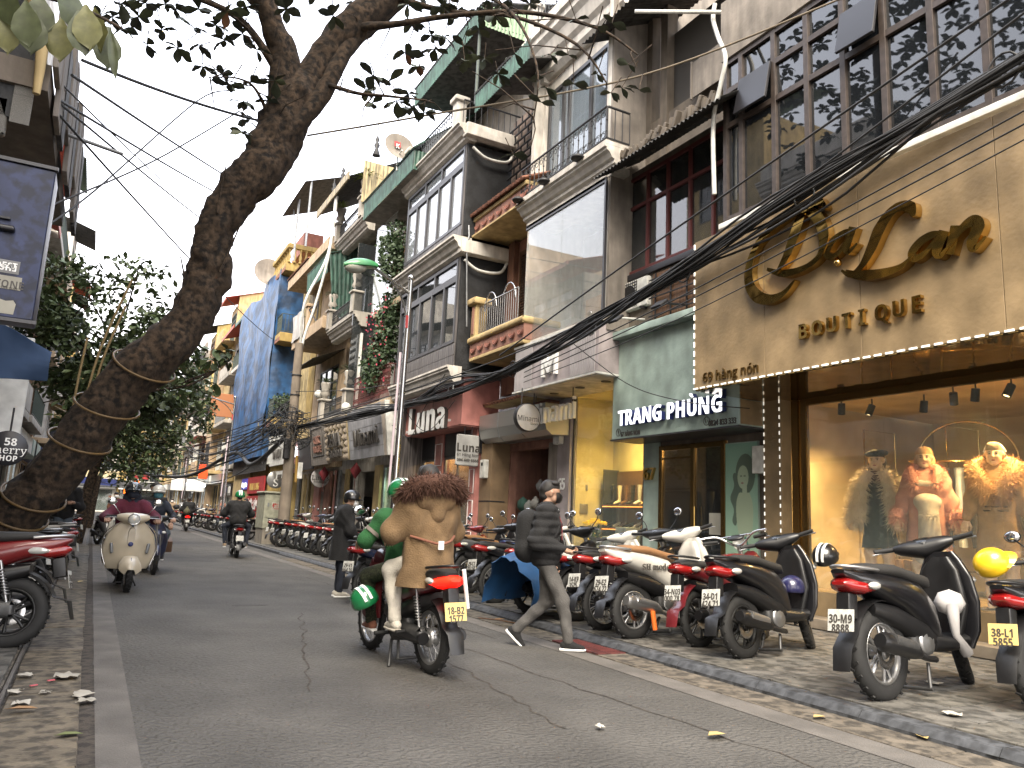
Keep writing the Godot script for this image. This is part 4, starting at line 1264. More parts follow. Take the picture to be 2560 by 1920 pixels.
func old_houses()->void:
	var lf:=mat("leaf_vine",Color(.035,.065,.022),.6,.0,{"back":Color(.05,.1,.02),"tex":"blotch","scale":1.2})
	var o:=thing("vine_house","house hung with flowering vines behind a dark red balcony rail and green canopy","building")
	var w:=MB.new()
	holes_wall(w,8.5,8.7,3.0,12.5,-25.6,-21.5,[[4.9,7.2,-24.6,-22.4],[8.0,10.6,-24.9,-22.0]])
	w.box(V(10,6,-25.6),V(3,12,.1)).box(V(9.6,4.6,-23.5),V(2.0,.15,4.0)).box(V(10,7.6,-23.5),V(2.8,.2,4.0))
	part("wall",w,mats.aged_white,o)
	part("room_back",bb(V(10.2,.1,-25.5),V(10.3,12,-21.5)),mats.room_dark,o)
	window(o,8.48,4.9,7.2,-24.6,-22.4,mats.gray_steel,mats.glass_gray,[-23.9,-23.2],[6.5],.06,.08)
	window(o,8.48,8.0,10.6,-24.9,-22.0,mats.white_pvc,mats.glass_gray,[-24.0,-23.0],[9.9],.06,.08)
	part("balcony_slab",bb(V(7.35,4.5,-25.5),V(8.6,4.75,-21.4),.01),mats.peach_plaster,o)
	part("balcony_slab",bb(V(7.5,7.75,-24.3),V(8.6,7.95,-21.4),.01),mats.peach_plaster,o)
	railing(o,V(7.4,4.75,-25.4),V(7.4,4.75,-21.9),1.08,mats.iron_red,.12,.012,true,"balcony_railing")
	railing(o,V(7.42,4.75,-21.85),V(8.5,4.75,-21.85),1.08,mats.iron_red,.14,.012,false,"balcony_railing")
	corrugated("canopy_front",V(6.98,11.2,-24.6),V(6.98,11.2,-19.9),V(6.98,11.8,-24.6),V(6.98,11.8,-19.9),mats.green_sheet,o,.12,.018)
	corrugated("canopy_side",V(6.98,11.2,-19.9),V(9.0,11.2,-19.9),V(6.98,11.8,-19.9),V(9.0,11.8,-19.9),mats.green_sheet,o,.12,.018)
	part("canopy_roof",MB.new().sheet([[V(6.94,11.82,-24.7),V(6.94,11.82,-19.8)],[V(9.0,13.6,-24.7),V(9.0,13.6,-19.8)]],.04),mats.green_sheet,o)
	part("canopy_soffit",bb(V(7.0,11.19,-24.6),V(9.0,11.22,-19.95)),mats.gray_concrete,o)
	part("glass_screen",bb(V(7.6,7.95,-24.9),V(7.63,11.1,-22.9)),mats.glass_clear,o)
	part("glass_screen",bb(V(7.3,4.9,-26.05),V(8.5,10.9,-26.0)),mats.glass_gray,o)
	for q in [[7.4,9.4,-22.3,.5,1.1,.9,1500,"upper balcony"],[7.5,7.2,-22.6,.4,1.2,.9,1300,"middle of the facade"],[7.45,5.9,-23.3,.45,.9,1.2,1500,"red railed balcony"]]:
		bush("flowering_vine","hanging green vine with pink flowers at the %s of the vine house"%q[7],V(q[0],q[1],q[2]),V(q[3],q[4],q[5]),q[6],lf)
	var fx:=[]
	for i in 90:
		fx.append(Transform3D(Basis.from_euler(V(rng.randf()*6,rng.randf()*6,0)).scaled(Vector3.ONE*.6),V(7.1+rng.randf()*.2,rng.randf_range(5.2,8.2),rng.randf_range(-24.0,-21.9))))
	instance_many("pink_blossom",vine_leaf_mesh(),mat("bougainvillea",Color(.35,.03,.06),.6),fx,o)
	var s:=plain_sign("tilted_sign","grey tiled Minami shop board leaning out over the pavement",V(7.35,3.03,-25.0),V(7.6,4.62,-21.6),.16,mats.gray_concrete)
	for i in 5:
		for k in 7:
			part("tile",bx(V(-.006,.16+i*.318,-1.46+k*.486),V(.014,.306,.474),.003),plaster("sign_tile",Color(.42,.42,.44),.0),s)
	text(s,"Minami",.72,V(-.04,.66,.1),-PI/2,mats.letter_dark,.05,"Droid Sans",false)
	text(s,"Shoes & accessories",.2,V(-.03,.48,.45),-PI/2,mats.letter_dark,.02)
	solo("sign_end_panel",MB.new().prism(PackedVector2Array([Vector2(7.2,4.65),Vector2(7.42,3.05),Vector2(8.4,3.05),Vector2(8.4,4.75)]),-21.59,-21.5),mats.white_pvc,"white slanted end panel of the grey tiled sign","panel")
	s=plain_sign("tilted_sign","Zena Fashion board studded with beige pyramids",V(7.38,3.08,-28.0),V(7.6,4.6,-25.3),.16,mats.tan_sheet)
	var py:=MB.new().lathe([Vector2(.17,0),Vector2(.001,.09)],Transform3D(Basis(Vector3.RIGHT,0),Vector3.ZERO),4).mesh()
	for i in 7:
		for k in 11:
			if i<1 or i>5 or k<1 or k>9 or (i+k)%2==0:
				put("stud",py,plaster("stud",Color(.42,.35,.27),.0),s,Transform3D(Basis(Vector3(0,0,1),PI/2)*Basis(Vector3.UP,PI/4),V(.0,.12+i*.215,-1.2+k*.24)))
	text(s,"ZENA",.62,V(-.1,.74,0),-PI/2,mats.letter_dark,.06)
	text(s,"Fashion",.42,V(-.1,.3,.1),-PI/2,mats.letter_dark,.06)
	s=plain_sign("tilted_sign","plain grey board with a thin raised frame, left of the studded board",V(7.4,3.05,-30.4),V(7.6,4.6,-28.1),.16,mats.gray_concrete)
	part("inner_frame",MB.new().tube([V(-.01,.35,-.8),V(-.01,1.4,-.8),V(-.01,1.4,.8),V(-.01,.35,.8),V(-.01,.35,-.8)],.015,4),mats.letter_dark,s)
	text(s,"CHIC",.4,V(-.03,.95,0),-PI/2,mats.pink_plaster,.04)
	text(s,"VOGUE",.34,V(-.03,.6,0),-PI/2,mats.pink_plaster,.04)
	var fr:=thing("shop_front","row of shop fronts with pale green window and pink pillars under the tilted boards","shop front")
	var b:=MB.new()
	holes_wall(b,8.4,8.6,.1,3.1,-37.0,-21.5,[[.12,2.95,-24.7,-21.8],[.12,2.8,-27.2,-25.3],[.12,2.8,-29.6,-27.9],[.12,2.8,-32.4,-30.2],[.12,2.8,-36.5,-33.2]])
	part("wall",b,mats.aged_white,fr)
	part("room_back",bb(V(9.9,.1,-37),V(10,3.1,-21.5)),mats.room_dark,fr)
	part("display_back",bb(V(9.0,.1,-24.6),V(9.05,2.9,-21.9)),plaster("mint_back",Color(.42,.5,.38),.0),fr)
	window(fr,8.42,.12,2.95,-24.7,-21.8,mats.gray_steel,mats.glass_clear,[-22.6],[],.08,.07,"shop_window")
	part("tube_lamp",MB.new().rod(V(8.9,2.6,-24.2),V(8.9,2.6,-22.6),.025),mats.lamp_cool,fr)
	var al:=AreaLight3D.new()
	al.name="light"
	al.area_size=Vector2(1.6,.1)
	al.light_energy=.8
	al.light_color=Color(.85,1,.85)
	al.shadow_enabled=true
	fr.add_child(al)
	al.transform=Transform3D(Basis(Vector3.UP,PI/2)*Basis(Vector3.RIGHT,-PI/2),V(8.75,2.55,-23.4))
	part("sale_banner",bb(V(8.38,.5,-22.55),V(8.395,2.4,-21.95)),mats.poster_red,fr)
	part("banner_head",bb(V(8.374,1.75,-22.55),V(8.38,2.4,-21.95)),mats.black_frame,fr)
	text(fr,"SALE",.3,V(8.37,1.95,-22.25),-PI/2,mats.letter_white,.004,"Droid Sans",true,"lettering",.8)
	text(fr,"UP TO",.16,V(8.37,1.45,-22.25),-PI/2,mats.letter_white,.004)
	text(fr,"20-50%",.22,V(8.37,1.1,-22.25),-PI/2,mats.letter_white,.004,"Droid Sans",true,"lettering",.7)
	var st:=solo("statue_mannequin",MB.new().ball(V(8.8,2.15,-23.0),V(.1,.14,.1)).tube([V(8.8,2.0,-23),V(8.8,1.75,-23),V(8.8,1.4,-23),V(8.8,1.1,-23)],[.05,.19,.13,.18],12).tube([V(8.8,1.1,-23.08),V(8.8,.5,-23.1)],[.09,.06],10).tube([V(8.8,1.1,-22.92),V(8.8,.5,-22.9)],[.09,.06],10).tube([V(8.75,1.8,-23.2),V(8.65,1.45,-23.25),V(8.6,1.3,-23.1)],.04),mats.letter_white,"white headless-looking mannequin standing in the pale green window","mannequin")
	for q in [[-27.55,"white_pvc",.12],[-29.75,"gray_steel",.2],[-30.0,"luna_pink",.25],[-32.9,"luna_pink",.45],[-33.6,"cream_plaster",.2],[-34.5,"tan_sheet",.2],[-35.4,"tan_sheet",.15],[-36.4,"gray_steel",.15],[-25.0,"cream_plaster",.3],[-28.6,"cream_plaster",.2],[-31.2,"pink_plaster",.35]]:
		part("pier",bb(V(8.3,.1,q[0]-q[2]),V(8.399,2.95,q[0]+q[2]),.006),mats[q[1]],fr)
	part("door_poster",bb(V(8.36,.4,-31.9),V(8.38,2.3,-31.1)),plaster("rose_print",Color(.35,.16,.12),.0),fr)
	var ls:=thing("round_sign","white round Linh's Boutique blade sign","sign",V(7.75,2.62,-30.3))
	var rot:=Transform3D(Basis(Vector3.RIGHT,PI/2),Vector3.ZERO)
	part("face",MB.new().lathe([Vector2(.001,-.04),Vector2(.36,-.04),Vector2(.36,.04),Vector2(.001,.045)],rot,28),mats.sign_white,ls)
	text(ls,"Linh's",.24,V(0,0,.05),.0,mats.letter_dark,.006,"Droid Serif",false)
	text(ls,"Boutique",.12,V(0,-.15,.05),.0,mats.letter_dark,.006,"Droid Serif",false)
	for q in [[-25.5,"right of the round white sign",7.7],[-29.2,"beside the round white sign",7.6]]:
		var ln:=thing("lantern","dark red diamond shaped lantern %s"%q[1],"lantern",V(q[2],2.75,q[0]))
		part("body",MB.new().lathe([Vector2(.001,-.3),Vector2(.2,0),Vector2(.001,.28)],Transform3D.IDENTITY,6),mat("lantern_red",Color(.13,.01,.015),.7),ln)
		part("tassel",MB.new().rod(V(0,-.3,0),V(0,-.7,0),.012),mats.iron_red,ln)
	s=plain_sign("lit_sign","pink board with glowing white moon lettering beside the concrete pole",V(7.4,2.9,-34.2),V(7.6,4.5,-32.6),.1,mats.luna_pink)
	text(s,"M",.6,V(-.05,.85,-.62),-PI/2,mats.letter_lit,.05)
	for q in [[-.2,.24],[.2,.24]]:
		part("glowing_ring",MB.new().lathe([Vector2(.11,-.02),Vector2(.24,-.02),Vector2(.24,.02),Vector2(.11,.02)],Transform3D(Basis(Vector3(0,0,1),PI/2)*Basis.from_scale(V(1.3,1,.7)),V(-.05,1.02,q[0])),20,true),mats.letter_lit,s)
	text(s,"N",.6,V(-.05,.85,.6),-PI/2,mats.letter_lit,.05)
	text(s,"SHOP",.3,V(-.05,.25,.3),-PI/2,mats.letter_dark,.03)
	plain_sign("dark_sign","blank dark grey board right of the pink moon sign",V(7.4,2.95,-32.5),V(7.6,4.4,-30.5),.14,mats.gray_frame)
	s=plain_sign("white_sign","white DANDY board left of the concrete pole",V(7.35,3.35,-38.6),V(7.6,4.7,-35.0),.1,mats.white_pvc)
	text(s,"DANDY",.6,V(-.04,.5,.2),-PI/2,mats.letter_dark,.03,"Droid Sans",false)
	s=plain_sign("white_sign","tall white board with a curled grey S, leftmost of the white boards",V(7.35,3.5,-42.5),V(7.6,4.85,-38.8),.02,mats.white_pvc)
	text(s,"S",1.0,V(-.04,.4,.5),-PI/2,mats.gray_steel,.03,"Droid Serif",false)
	s=plain_sign("small_sign","small white CANDY sign below the board left of the pole",V(7.5,2.75,-37.5),V(7.6,3.1,-35.8),.0,mats.white_pvc)
	text(s,"CANDY",.26,V(-.02,.08,0),-PI/2,mats.letter_dark,.02)
	var gs:=thing("round_sign","round silver blade sign in front of the red taxi posters","sign",V(7.7,2.75,-38.5))
	part("face",MB.new().lathe([Vector2(.001,-.06),Vector2(.42,-.06),Vector2(.42,.06),Vector2(.001,.065)],rot,28),mats.silver_panel,gs)
	text(gs,"S",.5,V(0,-.16,.07),.0,mats.letter_white,.006,"Droid Serif",false)
	o=thing("ornate_house","weathered white house with urn topped balconies and potted plants","building")
	var aw:Material=mats.aged_white
	w=MB.new()
	holes_wall(w,8.5,8.7,3.1,14.0,-30.0,-25.65,[[5.0,7.6,-29.2,-26.4],[8.5,11.0,-29.2,-26.4]])
	w.box(V(10,8,-30),V(3,12,.1)).box(V(10,8.1,-27.8),V(2.6,.2,4.2))
	part("wall",w,aw,o)
	part("room_back",bb(V(10.2,3,-30),V(10.3,14,-25.7)),mats.room_dark,o)
	window(o,8.48,5.0,7.6,-29.2,-26.4,mats.white_pvc,mats.glass_gray,[-28.3,-27.3],[6.9],.08,.08)
	window(o,8.48,8.5,11.0,-29.2,-26.4,mats.gray_steel,mats.glass_gray,[-28.3,-27.3],[10.2],.08,.08)
	for q in [[7.85,9.0,2],[11.45,12.5,2],[4.3,5.4,2]]:
		cornice("balcony_slab",7.6,q[0],q[0]+.45,-29.6,-25.9,.3,aw,o)
		part("balcony_floor",bb(V(7.3,q[0]+.45,-29.6),V(8.5,q[0]+.52,-25.9)),aw,o)
		railing(o,V(7.4,q[0]+.5,-29.2),V(7.4,q[0]+.5,-26.5),.62,mats.iron_black,.16,.012,true,"balcony_railing")
		for z in [-29.4,-26.2]:
			urn_post(o,7.42,q[0]+.5,z,1.45,aw)
	part("slat_vent",bb(V(7.6,5.0,-26.35),V(7.7,7.6,-26.2)).box(V(7.65,6.3,-25.95),V(.08,2.6,.1)),mats.white_pvc,o)
	var slb:=bx(Vector3.ZERO,V(.06,.12,.9)).mesh()
	for i in 4:
		put("slat",slb,mats.white_pvc,o,Transform3D(Basis.IDENTITY,V(7.65,6.7+i*.26,-26.7)))
	corrugated("roof_sheet",V(6.7,13.3,-30.5),V(6.7,13.3,-26.0),V(9.0,14.6,-30.5),V(9.0,14.6,-26.0),mats.dark_sheet,o,.16,.02)
	part("roof_fascia",bb(V(6.68,13.2,-30.5),V(6.74,13.5,-26.0)),mats.tan_sheet,o)
	part("roof_gable",bb(V(7.2,12.4,-25.9),V(9,14.0,-25.85)),mats.tan_sheet,o)
	spire(V(7.8,14.6,-26.5),"dark pointed finial on the roof above the fan palm, nearest one")
	spire(V(8,15.5,-33.5),"dark pointed finial behind the flat canopy roof, left one")
	spire(V(8,15.6,-32.0),"dark pointed finial behind the flat canopy roof, right one")
	var pg:=mat("palm_green",Color(.16,.2,.045),.6,.0,{"back":Color(.12,.14,.02)})
	spiky_plant("fan_palm","yellow green fan palm on the upper right urn of the ornate house",V(7.42,13.45,-26.2),.75,46,pg,true)
	spiky_plant("fan_palm","yellowish fan palm on the upper left urn of the ornate house",V(7.42,13.45,-29.4),.6,40,pg,true)
	var sg:=mat("spike_green",Color(.06,.085,.04),.6)
	spiky_plant("spider_plant","spiky spider plant on the middle right urn of the ornate house",V(7.42,9.8,-26.2),.5,46,sg)
	spiky_plant("spider_plant","spiky spider plant on the middle left urn of the ornate house",V(7.42,9.8,-29.4),.42,36,sg)
	spiky_plant("spider_plant","spiky spider plant on the lowest right urn above the shop boards",V(7.42,6.25,-26.2),.5,50,sg)
	spiky_plant("spider_plant","drooping spider plant on the lowest left urn above the shop boards",V(7.42,6.25,-29.4),.5,50,sg)
	for q in [[7.3,5.85,-29.9,"left"],[7.3,4.9,-25.9,"right"]]:
		solo("globe_lamp",MB.new().ball(V(q[0],q[1],q[2]),Vector3.ONE*.17),mats.white_pvc,"unlit white globe lamp on the %s end of the lowest ornate balcony"%q[3],"lamp")
	o=thing("cream_house","cream house with green corrugated awning, tiled eave and white sheet over its balcony","building")
	w=MB.new()
	holes_wall(w,8.3,8.5,3.1,12.0,-35.0,-30.05,[[8.4,10.6,-33.6,-31.2],[4.6,7.4,-33.9,-31.0]])
	w.box(V(10,7,-35.0),V(3,12,.1))
	part("wall",w,mats.peach_plaster,o)
	part("room_back",bb(V(9.8,3,-35),V(9.9,12,-30.1)),mats.room_dark,o)
	window(o,8.28,8.4,10.6,-33.6,-31.2,mats.cream_plaster,mats.glass_gray,[-32.8,-32.0],[],.1,.08)
	window(o,8.28,4.6,7.4,-33.9,-31.0,mats.gray_frame,mats.glass_teal,[-33.0,-32.0],[6.7],.06,.08,"teal_window")
	part("eave",MB.new().prism(PackedVector2Array([Vector2(7.05,11.75),Vector2(7.05,12.2),Vector2(8.5,12.9),Vector2(8.5,11.75)]),-36.9,-29.6),mats.peach_plaster,o)
	part("eave_tiles",MB.new().sheet([[V(7.0,12.24,-36.9),V(7.0,12.24,-32.9)],[V(8.5,12.95,-36.9),V(8.5,12.95,-32.9)]],.05),mats.terracotta,o)
	corrugated("awning_front",V(7.05,10.62,-32.6),V(7.05,10.62,-29.2),V(7.02,11.35,-32.6),V(7.02,11.35,-29.2),mats.green_sheet,o,.14,.02)
	corrugated("awning_side",V(7.4,8.9,-29.3),V(8.4,8.9,-29.3),V(7.05,11.35,-29.2),V(8.4,11.9,-29.2),mats.green_sheet,o,.14,.02)
	part("awning_roof",MB.new().sheet([[V(7.0,11.37,-32.7),V(7.0,11.37,-29.15)],[V(8.4,11.9,-32.7),V(8.4,11.9,-29.15)]],.04),mats.green_sheet,o)
	part("balcony_slab",bb(V(7.1,8.45,-34.9),V(8.4,8.95,-29.6),.02),mats.peach_plaster,o)
	part("balcony_post",bb(V(7.1,8.95,-32.6),V(7.4,9.95,-32.3),.01).box(V(7.25,10.0,-32.45),V(.42,.14,.42),.02),mats.peach_plaster,o)
	var xr:=MB.new()
	xr.rod(V(7.15,8.95,-32.2),V(7.15,9.75,-30.8),.025).rod(V(7.15,9.75,-32.2),V(7.15,8.95,-30.8),.025).rod(V(7.15,9.78,-32.3),V(7.15,9.78,-30.7),.03).rod(V(7.15,9.0,-30.75),V(7.15,9.8,-30.75),.03)
	part("cross_railing",xr,mats.iron_black,o)
	var rows:=[]
	for i in 9:
		var r:=[]
		for k in 8:
			r.append(V(7.05+.03*sin(k*1.9+i*.5),8.75+i*.15,-34.8+k*.3))
		rows.append(r)
	solo("white_sheet",MB.new().sheet(rows,.01),plaster("linen",Color(.62,.6,.58),.0),"white sheet hung over the cream house balcony","sheet")
	corrugated("low_awning",V(7.0,7.3,-34.2),V(7.0,7.3,-30.3),V(8.3,7.9,-34.2),V(8.3,7.9,-30.3),mats.dark_sheet,o,.16,.02)
	part("low_balcony",bb(V(7.2,4.2,-34.9),V(8.4,4.6,-30.2),.02),mats.cream_plaster,o)
	var bal:=baluster_mesh(.75,.08)
	for i in 8:
		put("baluster",bal,mats.cream_plaster,o,Transform3D(Basis.IDENTITY,V(7.35,4.6,-34.7+i*.24)))
	part("balustrade_rail",bb(V(7.2,5.35,-34.85),V(7.5,5.48,-32.9),.02),mats.cream_plaster,o)
	o=thing("yellow_house","mustard yellow house with corrugated walls, iron balconies and a balustraded roof","building")
	w=MB.new()
	w.box(V(9.8,8.2,-37.1),V(3.0,10,3.9))
	part("wall",w,mats.yellow_plaster,o)
	corrugated("sheet_wall",V(8.28,4.6,-38.9),V(8.28,4.6,-36.3),V(8.28,13.0,-38.9),V(8.28,13.0,-36.3),mats.tan_sheet,o,.3,.035)
	for q in [[13.2,14.55,true],[9.5,9.95,false],[5.3,5.7,false]]:
		part("balcony_slab",bb(V(7.1,q[0],-42.0 if q[2] else -41.4),V(8.4,q[0]+.45,-38.3 if q[2] else -38.0),.02),mats.yellow_plaster,o)
		part("balcony_band",bb(V(7.085,q[0]-.01,-42.0 if q[2] else -41.4),V(7.1,q[0]+.2,-38.3 if q[2] else -38.0)),mats.terracotta,o)
		if q[2]:
			part("balustrade",bb(V(7.1,14.35,-42.0),V(7.4,14.6,-38.2),.02).box(V(8.0,14.48,-38.25),V(1.7,.25,.25),.02),mats.yellow_plaster,o)
			for i in 8:
				put("baluster",bal,mats.yellow_plaster,o,Transform3D(Basis.IDENTITY,V(7.25,13.62,-41.8+i*.5)))
			for i in 5:
				put("baluster",bal,mats.yellow_plaster,o,Transform3D(Basis.IDENTITY,V(7.5+i*.28,13.62,-38.25)))
		else:
			railing(o,V(7.15,q[1],-41.3),V(7.15,q[1],-38.1),.95,mats.iron_green,.16,.014,true,"balcony_railing")
			railing(o,V(7.15,q[1],-38.05),V(8.3,q[1],-38.05),.95,mats.iron_green,.16,.014,false,"balcony_railing")
	bush("clipped_shrub","clipped round shrub on the lowest green railed balcony",V(7.8,6.6,-39.4),V(.6,.5,1.0),1500,lf)
	var d2:=thing("satellite_dish","grey satellite dish at the left end of the yellow roof terrace","satellite dish",V(7.0,13.4,-42.4))
	part("dish",MB.new().lathe([Vector2(.001,0),Vector2(.45,.06),Vector2(.8,.2),Vector2(.81,.18),Vector2(.45,.03),Vector2(.001,-.02)],Transform3D(Basis(Vector3.RIGHT,PI/2-.2),V(0,.7,0)),24),mats.gray_concrete,d2)
	part("arm",MB.new().rod(V(0,0,0),V(0,.7,-.05),.04),mats.gray_steel,d2)
	part("shed",bb(V(8.0,14.6,-41.5),V(9.0,15.6,-38.9)),plaster("shed_red",Color(.34,.13,.09)),o)
	corrugated("shed_roof",V(6.7,16.0,-38.5),V(6.7,16.0,-33.5),V(9,16.9,-38.5),V(9,16.9,-33.5),mats.dark_sheet,o,.2,.02)
	part("shed_post",MB.new().rod(V(7.0,13,-36),V(7.0,16.1,-36),.05).rod(V(7.0,13,-33.6),V(7.0,16.1,-33.6),.05).rod(V(7.0,14.5,-36),V(7.0,16.0,-37.2),.03),mats.gray_steel,o)
	o=thing("wrapped_house","tall narrow house wrapped in a blue construction tarpaulin","building")
	part("wall",bb(V(7.6,.1,-50.2),V(12,13.6,-39.6)),mats.yellow_plaster,o)
	rows=[]
	for i in 13:
		var r:=[]
		for k in 15:
			var u:=k/14.0
			r.append(V(7.05+.09*sin(u*17.0+i*.4)*sin(i*.7)+.05*sin(i*1.7+k),3.9+i*(9.5/12.0)+(.25*sin(u*9.0) if i==12 else .0),lerpf(-50.4,-39.2,u)))
		rows.append(r)
	part("tarpaulin",MB.new().sheet(rows,.02),mats.blue_tarp,o)
	rows=[]
	for i in 13:
		var r:=[]
		for k in 8:
			var u:=k/7.0
			r.append(V(7.05+u*2.0,3.9+i*(9.3/12.0)-u*.6,-39.2+.1*sin(u*14.0+i*.9)))
		rows.append(r)
	part("tarpaulin",MB.new().sheet(rows,.02),mats.blue_tarp,o)
	part("lower_sheet",bb(V(7.3,3.2,-49.5),V(7.35,4.2,-39.4)),mats.dark_sheet,o)
	part("yellow_hoarding",bb(V(7.5,.1,-50.0),V(7.6,3.3,-44.6)).box(V(7.5,1.7,-44.4),V(.1,3.3,.25)),mats.cream_plaster,o)
	for q in [[-43.6,2.1,3.0,"NAM"],[-43.6,.6,2.0,""]]:
		var pb:=solo("taxi_poster",bb(V(7.42,q[1],-44.5),V(7.48,q[2]-.03,-39.8)),mats.poster_red,"red airport taxi poster on the yellow hoarding, %s"%("upper board" if q[3]!="" else "lower board with big price"),"poster")
		if q[3]!="":
			text(pb,"NAM LONG",.5,V(7.41,2.45,-42.4),-PI/2,mat("gold_print",Color(.5,.35,.1),.6),.01)
		else:
			text(pb,"HÀ NỘI • SÂN BAY",.42,V(7.41,1.6,-42.2),-PI/2,mats.letter_white,.01,"Droid Sans",true,"lettering",1.15)
			text(pb,"TRỌN GÓI",.26,V(7.41,1.36,-42.4),-PI/2,mats.letter_white,.01,"Droid Sans",true,"lettering",1.4)
			text(pb,"200K",.6,V(7.41,.92,-42.6),-PI/2,mats.letter_white,.01,"Droid Sans",true,"lettering",1.8)
			text(pb,"GIÁ TÍNH",.26,V(7.41,.68,-42.4),-PI/2,mats.letter_white,.01,"Droid Sans",true,"lettering",1.4)
	var np:=solo("street_name_plate",bb(V(7.44,2.35,-46.6),V(7.48,2.95,-44.7)),mat("plate_blue",Color(.02,.03,.3),.4,.0,{"emit":Color(.05,.06,.3),"power":.25}),"small glowing blue street name plate on the yellow hoarding","sign")
	text(np,"Hàng Nón",.34,V(7.43,2.6,-45.65),-PI/2,mats.letter_lit,.01)
func spire(at: Vector3,label: String)->void:
	solo("finial",MB.new().lathe([Vector2(.001,0),Vector2(.16,0),Vector2(.06,.3),Vector2(.12,.42),Vector2(.05,.55),Vector2(.09,.65),Vector2(.025,.8),Vector2(.015,1.7),Vector2(.001,1.75)],Transform3D(Basis.IDENTITY,at),10),mats.iron_black,label,"finial")
var house_n:=0
func tube_house(side: int,xf: float,z0: float,z1: float,floors: int,m: Material,label: String,o:={})->Node3D:
	house_n+=1
	var t:=thing("tube_house",label,"building")
	var w:=z1-z0
	var cz:=(z0+z1)/2
	t.position=V(xf,0,cz)
	if side<0:
		t.rotation.y=PI
	var fh:float=o.get("fh",3.3)
	var g:=3.6
	var holes:=[]
	holes.append([.12,2.9,-w/2+.35,w/2-.35])
	for f in range(1,floors):
		var y:=g+(f-1)*fh
		holes.append([y+.45,y+fh-.55,-w*.34,w*.34])
	var top:=g+(floors-1)*fh
	var b:=MB.new()
	holes_wall(b,0,.2,0,top,-w/2,w/2,holes)
	for z in [-w/2+.08,w/2-.08]:
		b.box(V(3.2,top/2,z),V(6.0,top,.16))
	b.box(V(3.2,top-.1,0),V(6.0,.2,w-.34))
	part("wall",b,m,t)
	part("room_back",bb(V(1.6,0,-w/2+.17),V(1.75,top-.2,w/2-.17)),mats.room_dark,t)
	var fm:Array=[mats.white_pvc,mats.gray_frame,mats.wood_brown,mats.iron_green]
	for f in range(1,floors):
		var y:=g+(f-1)*fh
		window(t,-.02,y+.45,y+fh-.55,-w*.34,w*.34,fm[(house_n+f)%4],mats.glass_gray,[-w*.11,w*.11],[y+fh-1.1],.07,.1)
		if (house_n+f)%3!=0:
			part("balcony_slab",bb(V(-.95,y+.1,-w/2+.1),V(0,y+.35,w/2-.1),.02),m,t)
			if (house_n+f)%2==0:
				railing(t,V(-.9,y+.35,-w/2+.2),V(-.9,y+.35,w/2-.2),.9,[mats.iron_black,mats.iron_green,mats.gray_steel][house_n%3],.2,.015,false,"balcony_railing")
			else:
				part("balcony_wall",bb(V(-.95,y+.351,-w/2+.1),V(-.83,y+1.15,w/2-.1),.02),m,t)
		elif (house_n+f)%2==0:
			corrugated("awning",V(-1.0,y+fh-.75,-w/2+.2),V(-1.0,y+fh-.75,w/2-.2),V(0,y+fh-.3,-w/2+.2),V(0,y+fh-.3,w/2-.2),[mats.green_sheet,mats.red_sheet,mats.dark_sheet,mats.tan_sheet][house_n%4],t,.2,.02)
	var kind:=house_n%4
	if kind==0:
		cornice("roof_cornice",-.05,top-.35,top+.1,-w/2,w/2,.3,m,t)
		part("parapet",bb(V(-.1,top+.1,-w/2),V(.1,top+.8,w/2),.02),m,t)
	else:
		var rm:Material=[mats.green_sheet,mats.red_sheet,mats.pale_green_sheet,mats.dark_sheet][(house_n/2)%4]
		corrugated("roof",V(-1.0,top+.3,-w/2-.1),V(-1.0,top+.3,w/2+.1),V(3.5,top+1.8,-w/2-.1),V(3.5,top+1.8,w/2+.1),rm,t,.22,.025)
		part("roof_edge",bb(V(-1.02,top+.1,-w/2-.1),V(-.98,top+.32,w/2+.1)),rm,t)
		part("gable",MB.new().prism(PackedVector2Array([Vector2(0,top),Vector2(0,top+.6),Vector2(3.4,top+1.75),Vector2(3.4,top)]),w/2-.16,w/2-.02),m,t)
	var sc:Array=[mats.white_pvc,mats.poster_red,mats.navy,mats.silver_panel,mats.luna_pink,mats.teal_panel,mats.yellow_plaster,mats.gray_concrete]
	part("shop_board",bb(V(-.7,2.95,-w/2+.15),V(-.01,3.55,w/2-.15),.01),sc[(house_n*5+1)%8],t)
	window(t,.1,.12,2.9,-w/2+.35,w/2-.35,fm[house_n%2],mats.glass_clear,[.0],[],.07,.07,"shop_window")
	if o.get("lit",false):
		part("lit_ceiling",bb(V(.3,2.8,-w/2+.5),V(1.4,2.84,w/2-.5)),mats.lamp_cool,t)
	return t
